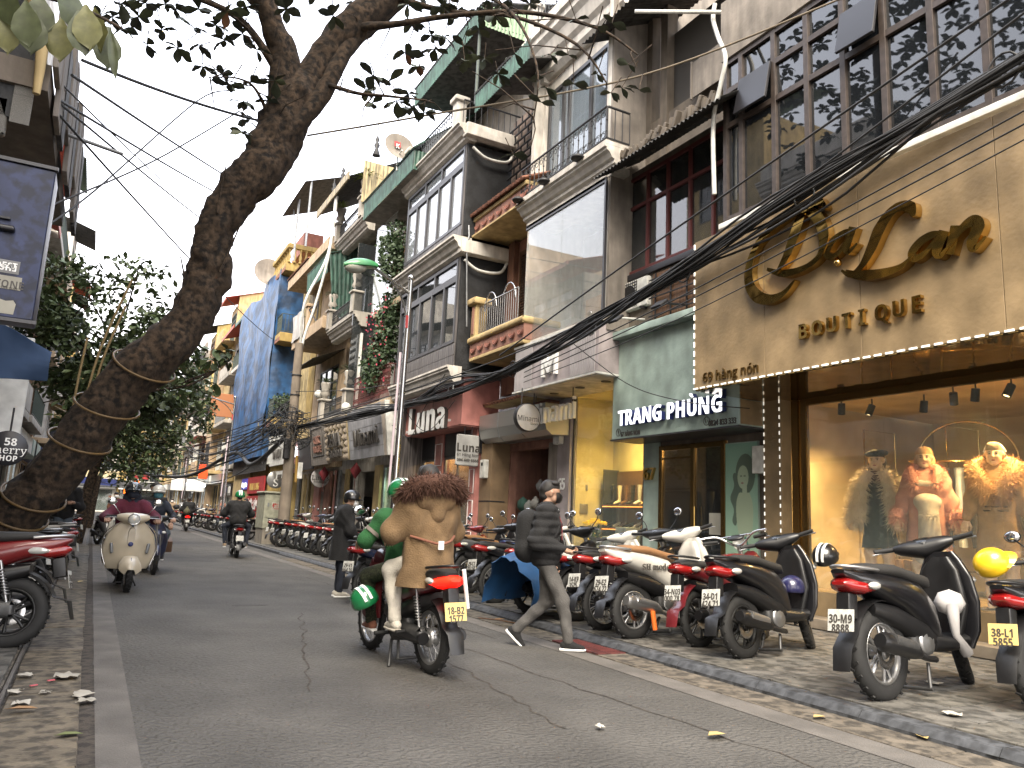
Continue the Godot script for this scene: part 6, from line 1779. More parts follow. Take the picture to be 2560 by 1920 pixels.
func left_things()->void:
	var bm:=mat("board_blue",Color(.018,.027,.075),.35,.3,{"tex":"blotch","scale":1.2,"tex2":"dirt","scale2":1.5})
	var o:=thing("metal_board","dark blue metal box board with peeling stickers at the left","sign board",V(-.42,2.3,-5.0),.0)
	part("board",bb(V(-1.2,.0,-.25),V(.0,.9,.0),.008),bm,o)
	part("edge",bb(V(-1.2,-.02,-.02),V(.02,.0,.012)).box(V(-.6,.91,.0),V(1.22,.02,.03)),mats.gray_frame,o)
	part("slot",MB.new().box(V(-.33,.5,.02),V(.36,.03,.05),.008).box(V(-.33,.56,.012),V(.3,.012,.03)),mats.black_frame,o)
	var st:=part("sticker",bb(V(-.26,.16,.001),V(-.08,.235,.004)),mats.paper,o)
	text(st,"OPTONE",.058,V(-.17,.187,.005),.0,mats.letter_dark,.001,"Droid Sans",true,"lettering",.92)
	text(st,"OTC: GPS-TWB-GLOK",.016,V(-.17,.167,.005),.0,mats.letter_dark,.001)
	var s2:=part("sticker",bb(V(-.23,.25,.001),V(-.1,.325,.003),.0),plaster("sticker_gray",Color(.36,.36,.36),.0),o)
	text(s2,"DEST",.046,V(-.165,.294,.004),.0,mats.letter_white,.001)
	text(s2,"FUSE",.046,V(-.165,.282,.004),.0,mats.letter_white,.001).rotation=Vector3(0,0,PI)
	part("sticker_scrap",MB.new().prism(PackedVector2Array([Vector2(-.18,.02),Vector2(-.095,.02),Vector2(-.09,.08),Vector2(-.105,.1),Vector2(-.14,.092),Vector2(-.17,.1),Vector2(-.185,.07)]),.001,.003),mats.paper,o)
	part("sticker_scrap",MB.new().prism(PackedVector2Array([Vector2(-.255,.03),Vector2(-.225,.03),Vector2(-.23,.13),Vector2(-.245,.14),Vector2(-.24,.08)]),.001,.003),mats.paper,o)
	part("bracket",MB.new().rod(V(-1.0,.4,-.2),V(-2.3,.4,-.2),.03),mats.iron_black,o)
	o=thing("old_balcony","dark old balcony with awning slats and curved cream moulding at the upper left","balcony",V(0,0,-8.0))
	part("slab",bb(V(-2.8,4.9,-3.5),V(-.8,5.15,.4)),mats.old_concrete,o)
	for i in 9:
		part("board",bx(V(-.68-.012*i,5.35+(i%3)*.13,-3.3+i*.45),V(.05,1.1+.2*sin(i*2.0),.43),.006,Basis(Vector3(0,0,1),.03)),mats.gray_concrete if i%3 else mats.dark_sheet,o)
	var mo:=[]
	for k in 9:
		var u:=k/8.0
		mo.append(V(-1.2+.33*u+.1*sin(u*PI),5.75-.95*u*u,.5))
	part("moulding",MB.new().tube(mo,[.06,.06,.055,.055,.05,.05,.05,.04,.03],8),mats.cream_plaster,o)
	part("side_panel",bb(V(-2.4,4.6,.25),V(-.95,5.9,.35)),mats.black_cladding,o)
	part("wire_mesh",bb(V(-1.05,4.55,.36),V(-.9,4.95,.37)),mats.lace,o)
	part("rag",MB.new().box(V(-1.15,4.6,.3),V(.16,.35,.1),.02),mats.lace,o)
	part("blue_cord",MB.new().rod(V(-.9,4.9,.38),V(-.88,5.3,.38),.02),mats.blue_tarp,o)
	solo("pipe",MB.new().rod(V(-1.2,5.2,-9.0),V(-.17,5.06,-9.0),.02),mats.gray_steel,"grey pipe pointing out over the street from the left balcony","pipe")
	o=thing("white_shop_panel","row of white panels above the round black shop sign","sign",V(-1.05,1.95,-10.2),.2)
	for i in 3:
		part("panel",bx(V(-.2,.5,-i*.95),V(.8,1.2-.1*i,.9),.01),mats.white_pvc,o)
	part("frame",bx(V(-.2,-.12,-.9),V(.85,.06,2.8)),mats.gray_steel,o)
	o=thing("round_sign","round black 58 Cherry Shop blade sign at the left","sign",V(-.79,1.79,-9.0))
	var rot:=Transform3D(Basis(Vector3.RIGHT,PI/2),Vector3.ZERO)
	part("face",MB.new().lathe([Vector2(.001,-.03),Vector2(.17,-.03),Vector2(.17,.03),Vector2(.001,.034)],rot,28),mats.black_frame,o)
	text(o,"58",.1,V(.02,.06,.036),.0,mats.letter_white,.003)
	text(o,"Cherry",.1,V(0,-.02,.036),.0,mats.letter_white,.003,"Droid Serif",false)
	text(o,"SHOP",.075,V(0,-.1,.036),.0,mats.letter_white,.003)
	part("hanger",MB.new().rod(V(0,.16,0),V(0,.4,0),.01),mats.iron_black,o)
	o=thing("round_sign","round white blade sign partly behind the leaning trunk","sign",V(-.75,1.5,-12.2))
	part("face",MB.new().lathe([Vector2(.001,-.03),Vector2(.2,-.03),Vector2(.2,.03),Vector2(.001,.034)],rot,28),mats.sign_white,o)
	part("hanger",MB.new().rod(V(0,.2,0),V(0,.6,0),.01),mats.iron_black,o)
	var rows:=[]
	for i in 6:
		var r:=[]
		for k in 6:
			r.append(V(-1.1+k*.11,3.05-i*.12*(1.0-k*.1)-k*.05,-9.0+.06*sin(i*1.3+k)))
		rows.append(r)
	solo("blue_canvas",MB.new().sheet(rows,.01),mat("canvas_blue",Color(.02,.045,.1),.8),"torn dark blue canvas hanging under the metal board","canvas")
	o=thing("electrical_cabinet","pale green cabinet behind the leaning trunk at the left","cabinet",V(-1.0,.02,-13.5))
	part("case",bb(V(-.9,.3,-.4),V(.2,1.25,.2),.02),mats.cabinet_green,o)
	part("lid",bb(V(-.95,1.252,-.45),V(.25,1.32,.25),.02),mats.cabinet_green,o)
	part("base",bb(V(-.85,0,-.35),V(.15,.298,.15)),mats.cabinet_base,o)
func leaf_mesh(l: float,w: float,fold:=.25,bend:=.3)->ArrayMesh:
	var rows:=[]
	for s in [-1.0,-.5,.0,.5,1.0]:
		var r:=[]
		for k in 7:
			var u:=k/6.0
			var h:=w*pow(sin(PI*pow(u,1.35)),.75)*.5+(.004 if k==0 else .0)
			r.append(V(l*u*(1.0-.06*absf(s)),absf(s)*h*fold-bend*l*u*u*.5+.006*sin(u*20.0)*s,s*h))
		rows.append(r)
	return MB.new().sheet(rows).mesh()
func bark_limb(pts: Array,rad: Array,lump: float,seg:=22)->MB:
	var p:=smooth(pts,7)
	var f:=FastNoiseLite.new()
	f.seed=4
	f.frequency=2.2
	f.fractal_octaves=4
	var rings:=[]
	var up:=V(0,0,1)
	for i in p.size():
		var u:=float(i)/(p.size()-1)*(rad.size()-1)
		var k:=mini(int(u),rad.size()-2)
		var r:float=lerpf(rad[k],rad[k+1],u-k)
		var d:Vector3=(p[mini(i+1,p.size()-1)]-p[maxi(i-1,0)]).normalized()
		var s:=d.cross(up).normalized()
		up=s.cross(d).normalized()
		var ring:=PackedVector3Array()
		for j in seg:
			var a:=TAU*j/seg
			var o:Vector3=s*cos(a)+up*sin(a)
			var q:Vector3=p[i]+o*r
			ring.append(p[i]+o*r*(1.0+lump*f.get_noise_3dv(q*1.4)+lump*.55*f.get_noise_3dv(q*5.0)))
		rings.append(ring)
	return MB.new().loft(rings)
func trees()->void:
	var bark:=mat("bark",Color(.085,.055,.033),.95,.0,{"tex":"bark","scale":.6,"tex2":"blotch","scale2":.5,"bump":"bark","bscale":1.0})
	var o:=thing("leaning_tree","big brown tree leaning over the street from the left with banded trunk","tree",V(-1.47,0,-11.6))
	var at:=Transform3D(Basis.IDENTITY,-o.position)
	var pts:=[V(-1.75,-.3,-11.75),V(-1.47,.21,-11.6),V(-1.14,.58,-11.4),V(-.81,1.07,-11.2),V(-.48,1.57,-11.0),V(-.13,2.2,-10.8),V(.17,2.77,-10.6),V(.5,3.16,-10.4),V(.81,3.63,-10.3),V(.93,4.15,-10.2),V(.91,4.44,-10.1),V(.97,4.85,-10.0),V(1.17,5.33,-9.9),V(1.42,5.71,-9.8),V(1.56,6.18,-9.75),V(1.73,6.72,-9.7),V(1.8,7.0,-9.68)]
	var rad:=[.6,.4,.33,.31,.29,.3,.31,.29,.265,.25,.22,.225,.275,.3,.31,.33,.2]
	var tb:=MB.new()
	tb.add(bark_limb(pts,rad,.24),at)
	tb.add(bark_limb([V(.62,3.75,-10.35),V(.98,4.05,-10.2),V(1.12,4.35,-10.1),V(1.0,4.6,-10.1)],[.05,.2,.12,.05],.3,14),at)
	part("trunk",tb,bark,o)
	var limbs:=[
		[[V(1.6,6.35,-9.75),V(1.5,7.11,-9.6),V(1.32,7.39,-9.5),V(1.13,7.75,-9.4),V(.75,8.5,-9.2),V(.3,9.6,-9.0)],[.24,.2,.15,.13,.12,.08]],
		[[V(1.65,6.4,-9.7),V(1.98,7.21,-9.6),V(2.26,7.7,-9.4),V(2.66,8.2,-9.2),V(3.31,9.1,-9.0),V(4.0,10.6,-8.6)],[.24,.23,.24,.23,.19,.1]],
		[[V(1.5,5.9,-9.6),V(1.95,6.6,-9.45),V(2.2,7.3,-9.35),V(2.5,8.0,-9.3)],[.1,.12,.1,.1]],
		[[V(1.45,6.9,-9.6),V(.9,7.4,-9.5),V(.2,7.7,-9.8),V(-.5,7.75,-9.9)],[.06,.045,.03,.015]],
		[[V(1.25,7.5,-9.5),V(.6,8.0,-9.6),V(-.3,8.1,-10.0),V(-1.0,7.9,-10.0)],[.05,.04,.03,.015]],
		[[V(2.3,7.7,-9.3),V(2.7,7.6,-8.8),V(3.2,7.6,-8.3),V(3.9,7.5,-7.6),V(4.6,7.2,-7.0),V(5.1,6.9,-6.8)],[.07,.045,.035,.028,.02,.01]],
		[[V(2.7,8.2,-9.1),V(3.3,7.9,-8.6),V(3.8,7.4,-7.6),V(4.3,6.8,-6.9),V(4.6,6.3,-6.7)],[.05,.035,.025,.018,.008]],
		[[V(1.9,6.9,-9.5),V(2.3,6.6,-9.0),V(2.6,6.45,-8.6),V(3.1,6.5,-8.5)],[.035,.025,.018,.01]],
		[[V(2.9,8.5,-9.0),V(3.0,7.8,-8.0),V(3.4,7.0,-7.0),V(3.5,6.0,-6.4),V(3.55,5.4,-6.5)],[.035,.025,.02,.012,.006]],
		[[V(1.5,6.1,-9.7),V(1.2,6.5,-9.5),V(.95,6.55,-9.4),V(.6,6.4,-9.3)],[.03,.02,.012,.006]]]
	for i in limbs.size():
		part("limb" if i<3 else "branch",MB.new().add(bark_limb(limbs[i][0],limbs[i][1],.16 if i<3 else .1,16 if i<3 else 7),at),bark,o)
	for q in [[V(.92,4.9,-9.75),V(.95,5.5,-9.7)],[V(.75,3.9,-10.2),V(.6,4.4,-10.2)],[V(1.05,4.2,-9.9),V(1.22,4.85,-9.85)]]:
		part("twig",MB.new().add(MB.new().tube([q[0],q[1]],[.018,.008],5),at),bark,o)
	var cl:=[[-.66,7.26,-10.17],[-.5,6.98,-9.62],[-.34,7.25,-9.93],[-.23,7.02,-9.51],[-.37,6.78,-9.47],[-.11,7.25,-10.48],[.04,7.58,-10.58],[.22,6.53,-9.09],[.4,7.48,-10.13],[.51,7.29,-10.18],[.68,7.00,-8.81],[.64,7.38,-9.75],[.71,6.81,-9.09],[.97,7.37,-9.74],[1.13,7.03,-9.45],[.58,7.08,-10.33],[.76,6.59,-9.46],[.82,6.24,-9.04],[1.12,6.69,-9.66],[1.36,6.59,-9.27],[1.04,6.27,-9.39],[1.23,6.59,-10.48],[1.05,5.79,-9.24],[1.35,6.44,-9.54],[.17,7.61,-10.06],[.04,7.93,-10.54],[-.16,6.93,-9.04],[.42,7.52,-9.75],[.94,7.47,-9.31],[-.4,6.82,-9.02],
		[1.81,7.14,-8.4],[2.93,7.72,-8.85],[2.69,6.89,-8.28],[3.05,7.11,-8.78],[2.26,6.34,-8.09],[2.49,6.39,-8.17],[2.51,6.84,-9.26],[3.09,6.94,-9.21],[2.57,6.59,-9.1],[2.56,6.1,-8.05],[3.00,6.51,-8.79],[3.08,6.33,-8.52],[3.27,7.75,-8.98],[3.35,7.59,-8.69],[3.29,7.49,-8.86],[3.54,8.1,-8.91],[3.47,7.98,-8.58],[4.01,8.08,-8.58],[3.59,7.46,-8.13],[3.54,7.38,-8.45],[3.68,7.07,-8.1],[3.93,6.99,-8.2],[3.37,6.88,-8.01],[3.21,7.84,-8.46],[1.24,6.88,-8.2],[2.6,7.38,-8.05],[3.6,7.74,-8.13]]
	var cx:=[[3.82,6.37,-6.67],[3.95,6.33,-6.51],[4.38,7.26,-7.07],[4.24,6.71,-6.39],[4.62,7.06,-6.67],[4.65,6.59,-6.99],[4.48,6.53,-7.23],[3.6,5.75,-6.36],[3.47,5.47,-6.21],[5.16,6.69,-7.2],[4.46,6.00,-6.42],[5.00,6.76,-6.85],[3.81,6.31,-7.13],[3.58,5.26,-6.98],[3.21,5.99,-6.34],[4.99,6.31,-6.62]]
	var lm:=[leaf_mesh(.21,.115),leaf_mesh(.17,.1,.35,.5),leaf_mesh(.235,.12,.15,.15)]
	var green:=[]
	for c in [Color(.05,.062,.035),Color(.062,.075,.032),Color(.042,.055,.038)]:
		green.append(mat("big_leaf_%d"%green.size(),c,.55,.0,{"tex":"blotch","scale":3.0,"local":true,"back":c*.9}))
	var rust:=mat("big_leaf_rust",Color(.14,.06,.025),.6)
	var tw:=MB.new()
	var n:=0
	var spare:=[]
	for q in cl+cx:
		var c:=V(q[0],q[1],q[2])-o.position
		var many:bool=q[2]<-7.3
		var k:=5 if many else 2
		tw.tube([c+V(rng.randfn()*.12,.18+rng.randf()*.15,rng.randfn()*.1),c],[.008,.005],4)
		for i in k+rng.randi()%2:
			var b:=Basis(Vector3.UP,TAU*i/k+rng.randfn()*.35)*Basis(Vector3(0,0,1),rng.randf_range(-.7,.5))*Basis(Vector3.RIGHT,rng.randfn()*.4)
			var x:=Transform3D(b.scaled(Vector3.ONE*rng.randf_range(.7,1.1)*(1.0 if many else .85)),c)
			if n<290:
				put("leaf",lm[rng.randi()%3],rust if rng.randf()<.03 else green[rng.randi()%3],o,x)
				n+=1
			else:
				spare.append(x)
	for i in 500:
		var a:=rng.randf()*TAU
		var r:=sqrt(rng.randf())*3.6
		var c:=V(2.0+cos(a)*r*1.2,9.4+rng.randf()*2.4,-8.6+sin(a)*r)-o.position
		for k in 5:
			spare.append(Transform3D(Basis(Vector3.UP,TAU*k/5+rng.randf())*Basis(Vector3(0,0,1),rng.randf_range(-.7,.5)),c))
	instance_many("crown_foliage",lm[0],green[0],spare,o)
	for i in 60:
		var lb:Array=limbs[3+i%7][0]
		var u:=rng.randf()*(lb.size()-1.01)
		var p:Vector3=lb[int(u)].lerp(lb[int(u)+1],u-int(u))-o.position
		var p1:=p+V(rng.randfn()*.3,rng.randfn()*.22,rng.randfn()*.3)
		tw.tube([p,p.lerp(p1,.5)+V(rng.randfn()*.05,.05,0),p1],[.011,.008,.004],4)
	part("twigs",tw,bark,o).set_meta("kind","stuff")
	var sm:=mat("strap",Color(.32,.19,.06),.5,.0,{"tex":"speck","scale":9.0})
	for q in [[2.3,.33,.5],[3.1,.33,.3],[3.55,.33,.4],[4.75,.34,.35],[5.5,.35,.4],[6.6,.34,.5]]:
		var i:=int(q[0])
		var c:Vector3=pts[i].lerp(pts[i+1],q[0]-i)
		var d:Vector3=(pts[i+1]-pts[i]).normalized()
		var s:=d.cross(V(0,0,1)).normalized()
		var f:=s.cross(d).normalized()
		var ring:=[]
		for k in 25:
			var a:=TAU*k/24.0
			ring.append(c+(s*cos(a)+f*sin(a))*(q[1]+.012)+d*cos(a+.6)*q[2]*.28-o.position)
		part("strap",MB.new().tube(ring,.016,6,false),sm,o)
	for q in [[-.25,2.2,-10.6,.35,1.9],[-.35,2.1,-10.7,.05,1.2],[-.18,2.25,-10.6,.25,1.5]]:
		part("sucker",MB.new().tube(smooth([V(q[0],q[1],q[2]),V(q[0]+q[3]*.3,q[1]+q[4]*.5,q[2]),V(q[0]+q[3],q[1]+q[4],q[2])],4),.016,5).add(MB.new()),mat("sucker_tan",Color(.2,.14,.06),.8),o).position=-o.position
	var br:=thing("overhanging_branch","twig with broad yellow green leaves hanging close at the upper left","branch",V(-.6,3.05,-3.05))
	part("twig",MB.new().tube(smooth([V(-.3,.1,0),V(.1,.05,.02),V(.35,.03,.05),V(.48,.0,.05)],5),.006,5),bark,br)
	var nl:=leaf_mesh(.17,.1,.12,.25)
	var ym:=mat("near_leaf",Color(.15,.15,.05),.5,.0,{"tex":"blotch","scale":6.0,"local":true,"back":Color(.2,.2,.04)})
	var gm:=mat("near_leaf_dark",Color(.07,.085,.035),.5,.0,{"tex":"blotch","scale":6.0,"local":true,"back":Color(.08,.1,.02)})
	for q in [[.02,.0,0],[.12,-.02,0],[.2,-.01,1],[.28,.0,0],[.36,.0,0],[.43,.02,1],[.1,.06,1],[.2,.07,1],[.3,.075,1],[.38,.07,0],[.18,-.04,1],[.34,-.02,1]]:
		put("leaf",nl,gm if q[2] else ym,br,Transform3D(Basis(Vector3(0,0,1),-1.45+rng.randfn()*.15)*Basis(Vector3.RIGHT,PI/2+rng.randfn()*.4),V(q[0],q[1]+.02,rng.randfn()*.05)))
	put("curled_leaf",leaf_mesh(.2,.035,.5,.3),gm,br,Transform3D(Basis(Vector3(0,0,1),-1.35)*Basis(Vector3.RIGHT,PI/2),V(.44,.01,.02)))
	var fol:=mat("ficus_leaf",Color(.062,.085,.036),.55,.0,{"back":Color(.05,.075,.02)})
	fol.vertex_color_use_as_albedo=true
	var fm:=leaf_mesh(.24,.11)
	crown_tree("dense_tree","dense dark green tree on the left pavement behind the leaning trunk",V(-.35,0,-19.6),[V(-1.15,0,0),V(-.7,1.0,0),V(.05,2.1,0),V(.2,3.0,0),V(.1,4.3,0)],.2,[[V(.5,5.0,0),V(1.5,2.1,1.6)],[V(-.9,5.4,0),V(1.0,1.5,1.3)],[V(1.4,4.4,.3),V(.9,1.5,1.2)],[V(.2,3.6,.4),V(1.3,.9,1.0)]],9500,fol,fm,bark)
	crown_tree("street_tree","lighter green street tree farther along the left pavement",V(-.3,0,-28.0),[V(0,0,0),V(.3,2.5,0),V(1.2,4.0,0)],.16,[[V(1.4,3.1,0),V(1.4,1.4,1.5)],[V(2.6,4.6,0),V(1.1,1.5,1.3)],[V(.4,4.4,0),V(1.5,1.6,1.5)]],5500,fol,fm,bark)
	crown_tree("street_tree","small distant green tree at the far left pavement",V(.0,0,-44.0),[V(0,0,0),V(.2,2.5,0),V(.8,4.0,0)],.14,[[V(1.0,4.6,0),V(2.0,2.0,2.0)],[V(2.6,4.0,0),V(1.3,1.3,1.3)]],2200,fol,fm,bark)
	crown_tree("hanging_sprig","leafy sprig hanging in the air right of the leaning trunk",V(.95,2.5,-12.4),[V(-.6,.4,0),V(.1,.6,0),V(.5,.9,0)],.02,[[V(.2,.65,0),V(.4,.45,.3)],[V(.55,1.05,0),V(.22,.3,.2)],[V(-.3,.45,0),V(.35,.4,.3)]],130,fol,lm[0],bark)
func crown_tree(called: String,label: String,at: Vector3,trunk: Array,r: float,blobs: Array,n: int,fol: Material,fm: Mesh,bark: Material)->void:
	var o:=thing(called,label,"tree" if r>.05 else "branch",at)
	part("trunk",bark_limb(trunk,[r*1.25,r,r*.7,r*.4],.15,12),bark,o)
	var f:=FastNoiseLite.new()
	f.seed=int(absf(at.z))
	f.frequency=.75 if r>.05 else 2.0
	var xs:=[]
	var cols:=[]
	var tb:=MB.new()
	for q in blobs:
		for i in 9:
			var d:=V(rng.randfn(),rng.randfn(),rng.randfn()).normalized()
			tb.tube(smooth([trunk[-1],trunk[-1].lerp(q[0],.7),q[0]+d*q[1]*.85],4),[r*.35,r*.16,r*.06],5)
	part("branches",tb,bark,o).set_meta("kind","stuff")
	var tries:=0
	while xs.size()<n and tries<n*12:
		tries+=1
		var q:Array=blobs[rng.randi()%blobs.size()]
		var d:=V(rng.randfn(),rng.randfn(),rng.randfn()).normalized()*pow(rng.randf(),.4)
		var p:Vector3=q[0]+d*q[1]
		if f.get_noise_3dv(p+at)<-.08:
			continue
		var b:=Basis(Vector3.UP,rng.randf()*TAU)*Basis(Vector3(0,0,1),rng.randf_range(-1.0,.3))*Basis(Vector3.RIGHT,rng.randfn()*.5)
		xs.append(Transform3D(b.scaled(Vector3.ONE*rng.randf_range(.5,1.0)),p))
		var v:=rng.randf_range(.6,1.35)
		cols.append(Color(v,v*rng.randf_range(.95,1.1),v*.9))
	instance_many("crown",fm,fol,xs,o,cols)
func ell(x: float,yc: float,hh: float,hw: float,n:=14,e:=.75)->PackedVector3Array:
	var r:=PackedVector3Array()
	for j in n:
		var a:=TAU*j/n
		var c:=cos(a)
		var s:=sin(a)
		r.append(V(x,yc+signf(s)*pow(absf(s),e)*hh,signf(c)*pow(absf(c),e)*hw))
	return r
func hull(rows: Array,b: MB=null)->MB:
	var q:=b if b else MB.new()
	var rings:=[]
	for r in rows:
		rings.append(ell(r[0],r[1],r[2],r[3]))
	return q.loft(rings)
func shield(rows: Array,b: MB=null)->MB:
	var q:=b if b else MB.new()
	var rings:=[]
	for r in rows:
		var ring:=PackedVector3Array()
		for j in 16:
			var a:=TAU*j/16
			var c:=cos(a)
			var s:=sin(a)
			ring.append(V(r[1]+signf(s)*pow(absf(s),.8)*r[2]-absf(c)*r[3]*.28,r[0],signf(c)*pow(absf(c),.8)*r[3]))
		rings.append(ring)
	return q.loft(rings)
var wheel_meshes:={}
func wheel(parent: Node,x: Transform3D,r: float,w: float,style: String,rim: Material)->void:
	var key:="%s%.3f%.3f"%[style,r,w]
	var turn:=Transform3D(Basis(Vector3.RIGHT,PI/2),Vector3.ZERO)
	if not wheel_meshes.has(key):
		var ty:=[]
		for k in 12:
			var a:=TAU*k/12
			ty.append(Vector2(r-w*.62+cos(a)*w*.62,sin(a)*w*.5))
		var tb:=MB.new().lathe(ty,turn,32,true)
		for k in 44:
			var a:=TAU*k/44.0
			tb.box(V(cos(a)*(r+.001),sin(a)*(r+.001),(.2 if k%2 else -.2)*w),V(.01,.016,w*.34),.0,Basis(Vector3(0,0,1),a)*Basis(Vector3.RIGHT,.5 if k%2 else -.5))
		var ri:=r-w*1.15
		var rb:=MB.new().lathe([Vector2(ri,-w*.36),Vector2(ri+.02,-w*.4),Vector2(ri+.012,0),Vector2(ri+.02,w*.4),Vector2(ri,w*.36),Vector2(ri-.015,0)],turn,32,true)
		rb.lathe([Vector2(.001,-.05),Vector2(.035,-.05),Vector2(.035,.05),Vector2(.001,.05)],turn,14)
		if style=="spoke":
			for k in 28:
				var a:=TAU*k/28.0
				var q:=a+(.5 if k%2 else -.5)
				rb.rod(V(cos(a)*.035,sin(a)*.035,.03 if k%4<2 else -.03),V(cos(q)*ri,sin(q)*ri,0),.0022,4)
			rb.lathe([Vector2(.001,-.035),Vector2(.075,-.035),Vector2(.075,.035),Vector2(.001,.035)],turn,18)
		else:
			for k in 5:
				var a:=TAU*k/5.0
				for s in [-.16,.16]:
					rb.tube([V(cos(a+s*.6)*.03,sin(a+s*.6)*.03,0),V(cos(a+s)*ri*.6,sin(a+s)*ri*.6,.012),V(cos(a+s*1.3)*ri,sin(a+s*1.3)*ri,0)],[.016,.012,.014],6)
		var db:=MB.new().lathe([Vector2(.05,.048),Vector2(.1,.048),Vector2(.1,.053),Vector2(.05,.053)],turn,24,true)
		wheel_meshes[key]=[tb.mesh(),rb.mesh(),db.mesh()]
	var t:=put("wheel",wheel_meshes[key][0],mats.rubber,parent,x)
	put("rim",wheel_meshes[key][1],rim,t)
	if style!="spoke":
		put("brake_disc",wheel_meshes[key][2],mats.steel,t)
func bike_mats()->void:
	mat("rubber",Color(.014,.014,.014),.75,.0,{"tex":"blotch","scale":3.0,"local":true})
	mat("engine_metal",Color(.12,.12,.12),.5,.7,{"tex":"blotch","scale":3.0,"local":true})
	mat("alloy",Color(.4,.4,.4),.35,.9)
	mat("alloy_dark",Color(.03,.03,.03),.4,.6)
	mat("chrome",Color(.75,.75,.75),.08,1.0)
	mat("trim_black",Color(.011,.011,.012),.38,.0,{"tex":"blotch","scale":2.5,"local":true})
	mat("seat_black",Color(.017,.016,.015),.7,.0,{"bump":"grain","bscale":.3,"local":true,"scale":4.0})
	mat("seat_brown",Color(.2,.1,.04),.65,.0,{"bump":"grain","bscale":.3,"local":true,"scale":4.0})
	mat("tail_red",Color(.22,.008,.008),.12,.0,{"coat":.8})
	mat("tail_lit",Color(.9,.05,.02),.3,.0,{"emit":Color(1,.04,.02),"power":.5})
	mat("clear_lens",Color(.55,.55,.52),.1,.2,{"coat":.8})
	mat("amber",Color(.7,.2,.02),.2,.0,{"coat":.6})
	mat("mirror",Color(.85,.87,.9),.03,1.0)
	mat("plate_white",Color(.62,.62,.58),.5,.0,{"tex":"blotch","scale":4.0,"local":true})
	mat("plate_yellow",Color(.6,.44,.16),.5)
	for q in [["black",Color(.01,.01,.012)],["white",Color(.6,.58,.53)],["red",Color(.2,.012,.014)],["maroon",Color(.12,.012,.016)],["navy",Color(.016,.022,.06)],["cream",Color(.6,.52,.39)],["gray",Color(.1,.1,.105)],["blue",Color(.03,.06,.2)]]:
		paint("paint_"+q[0],q[1])
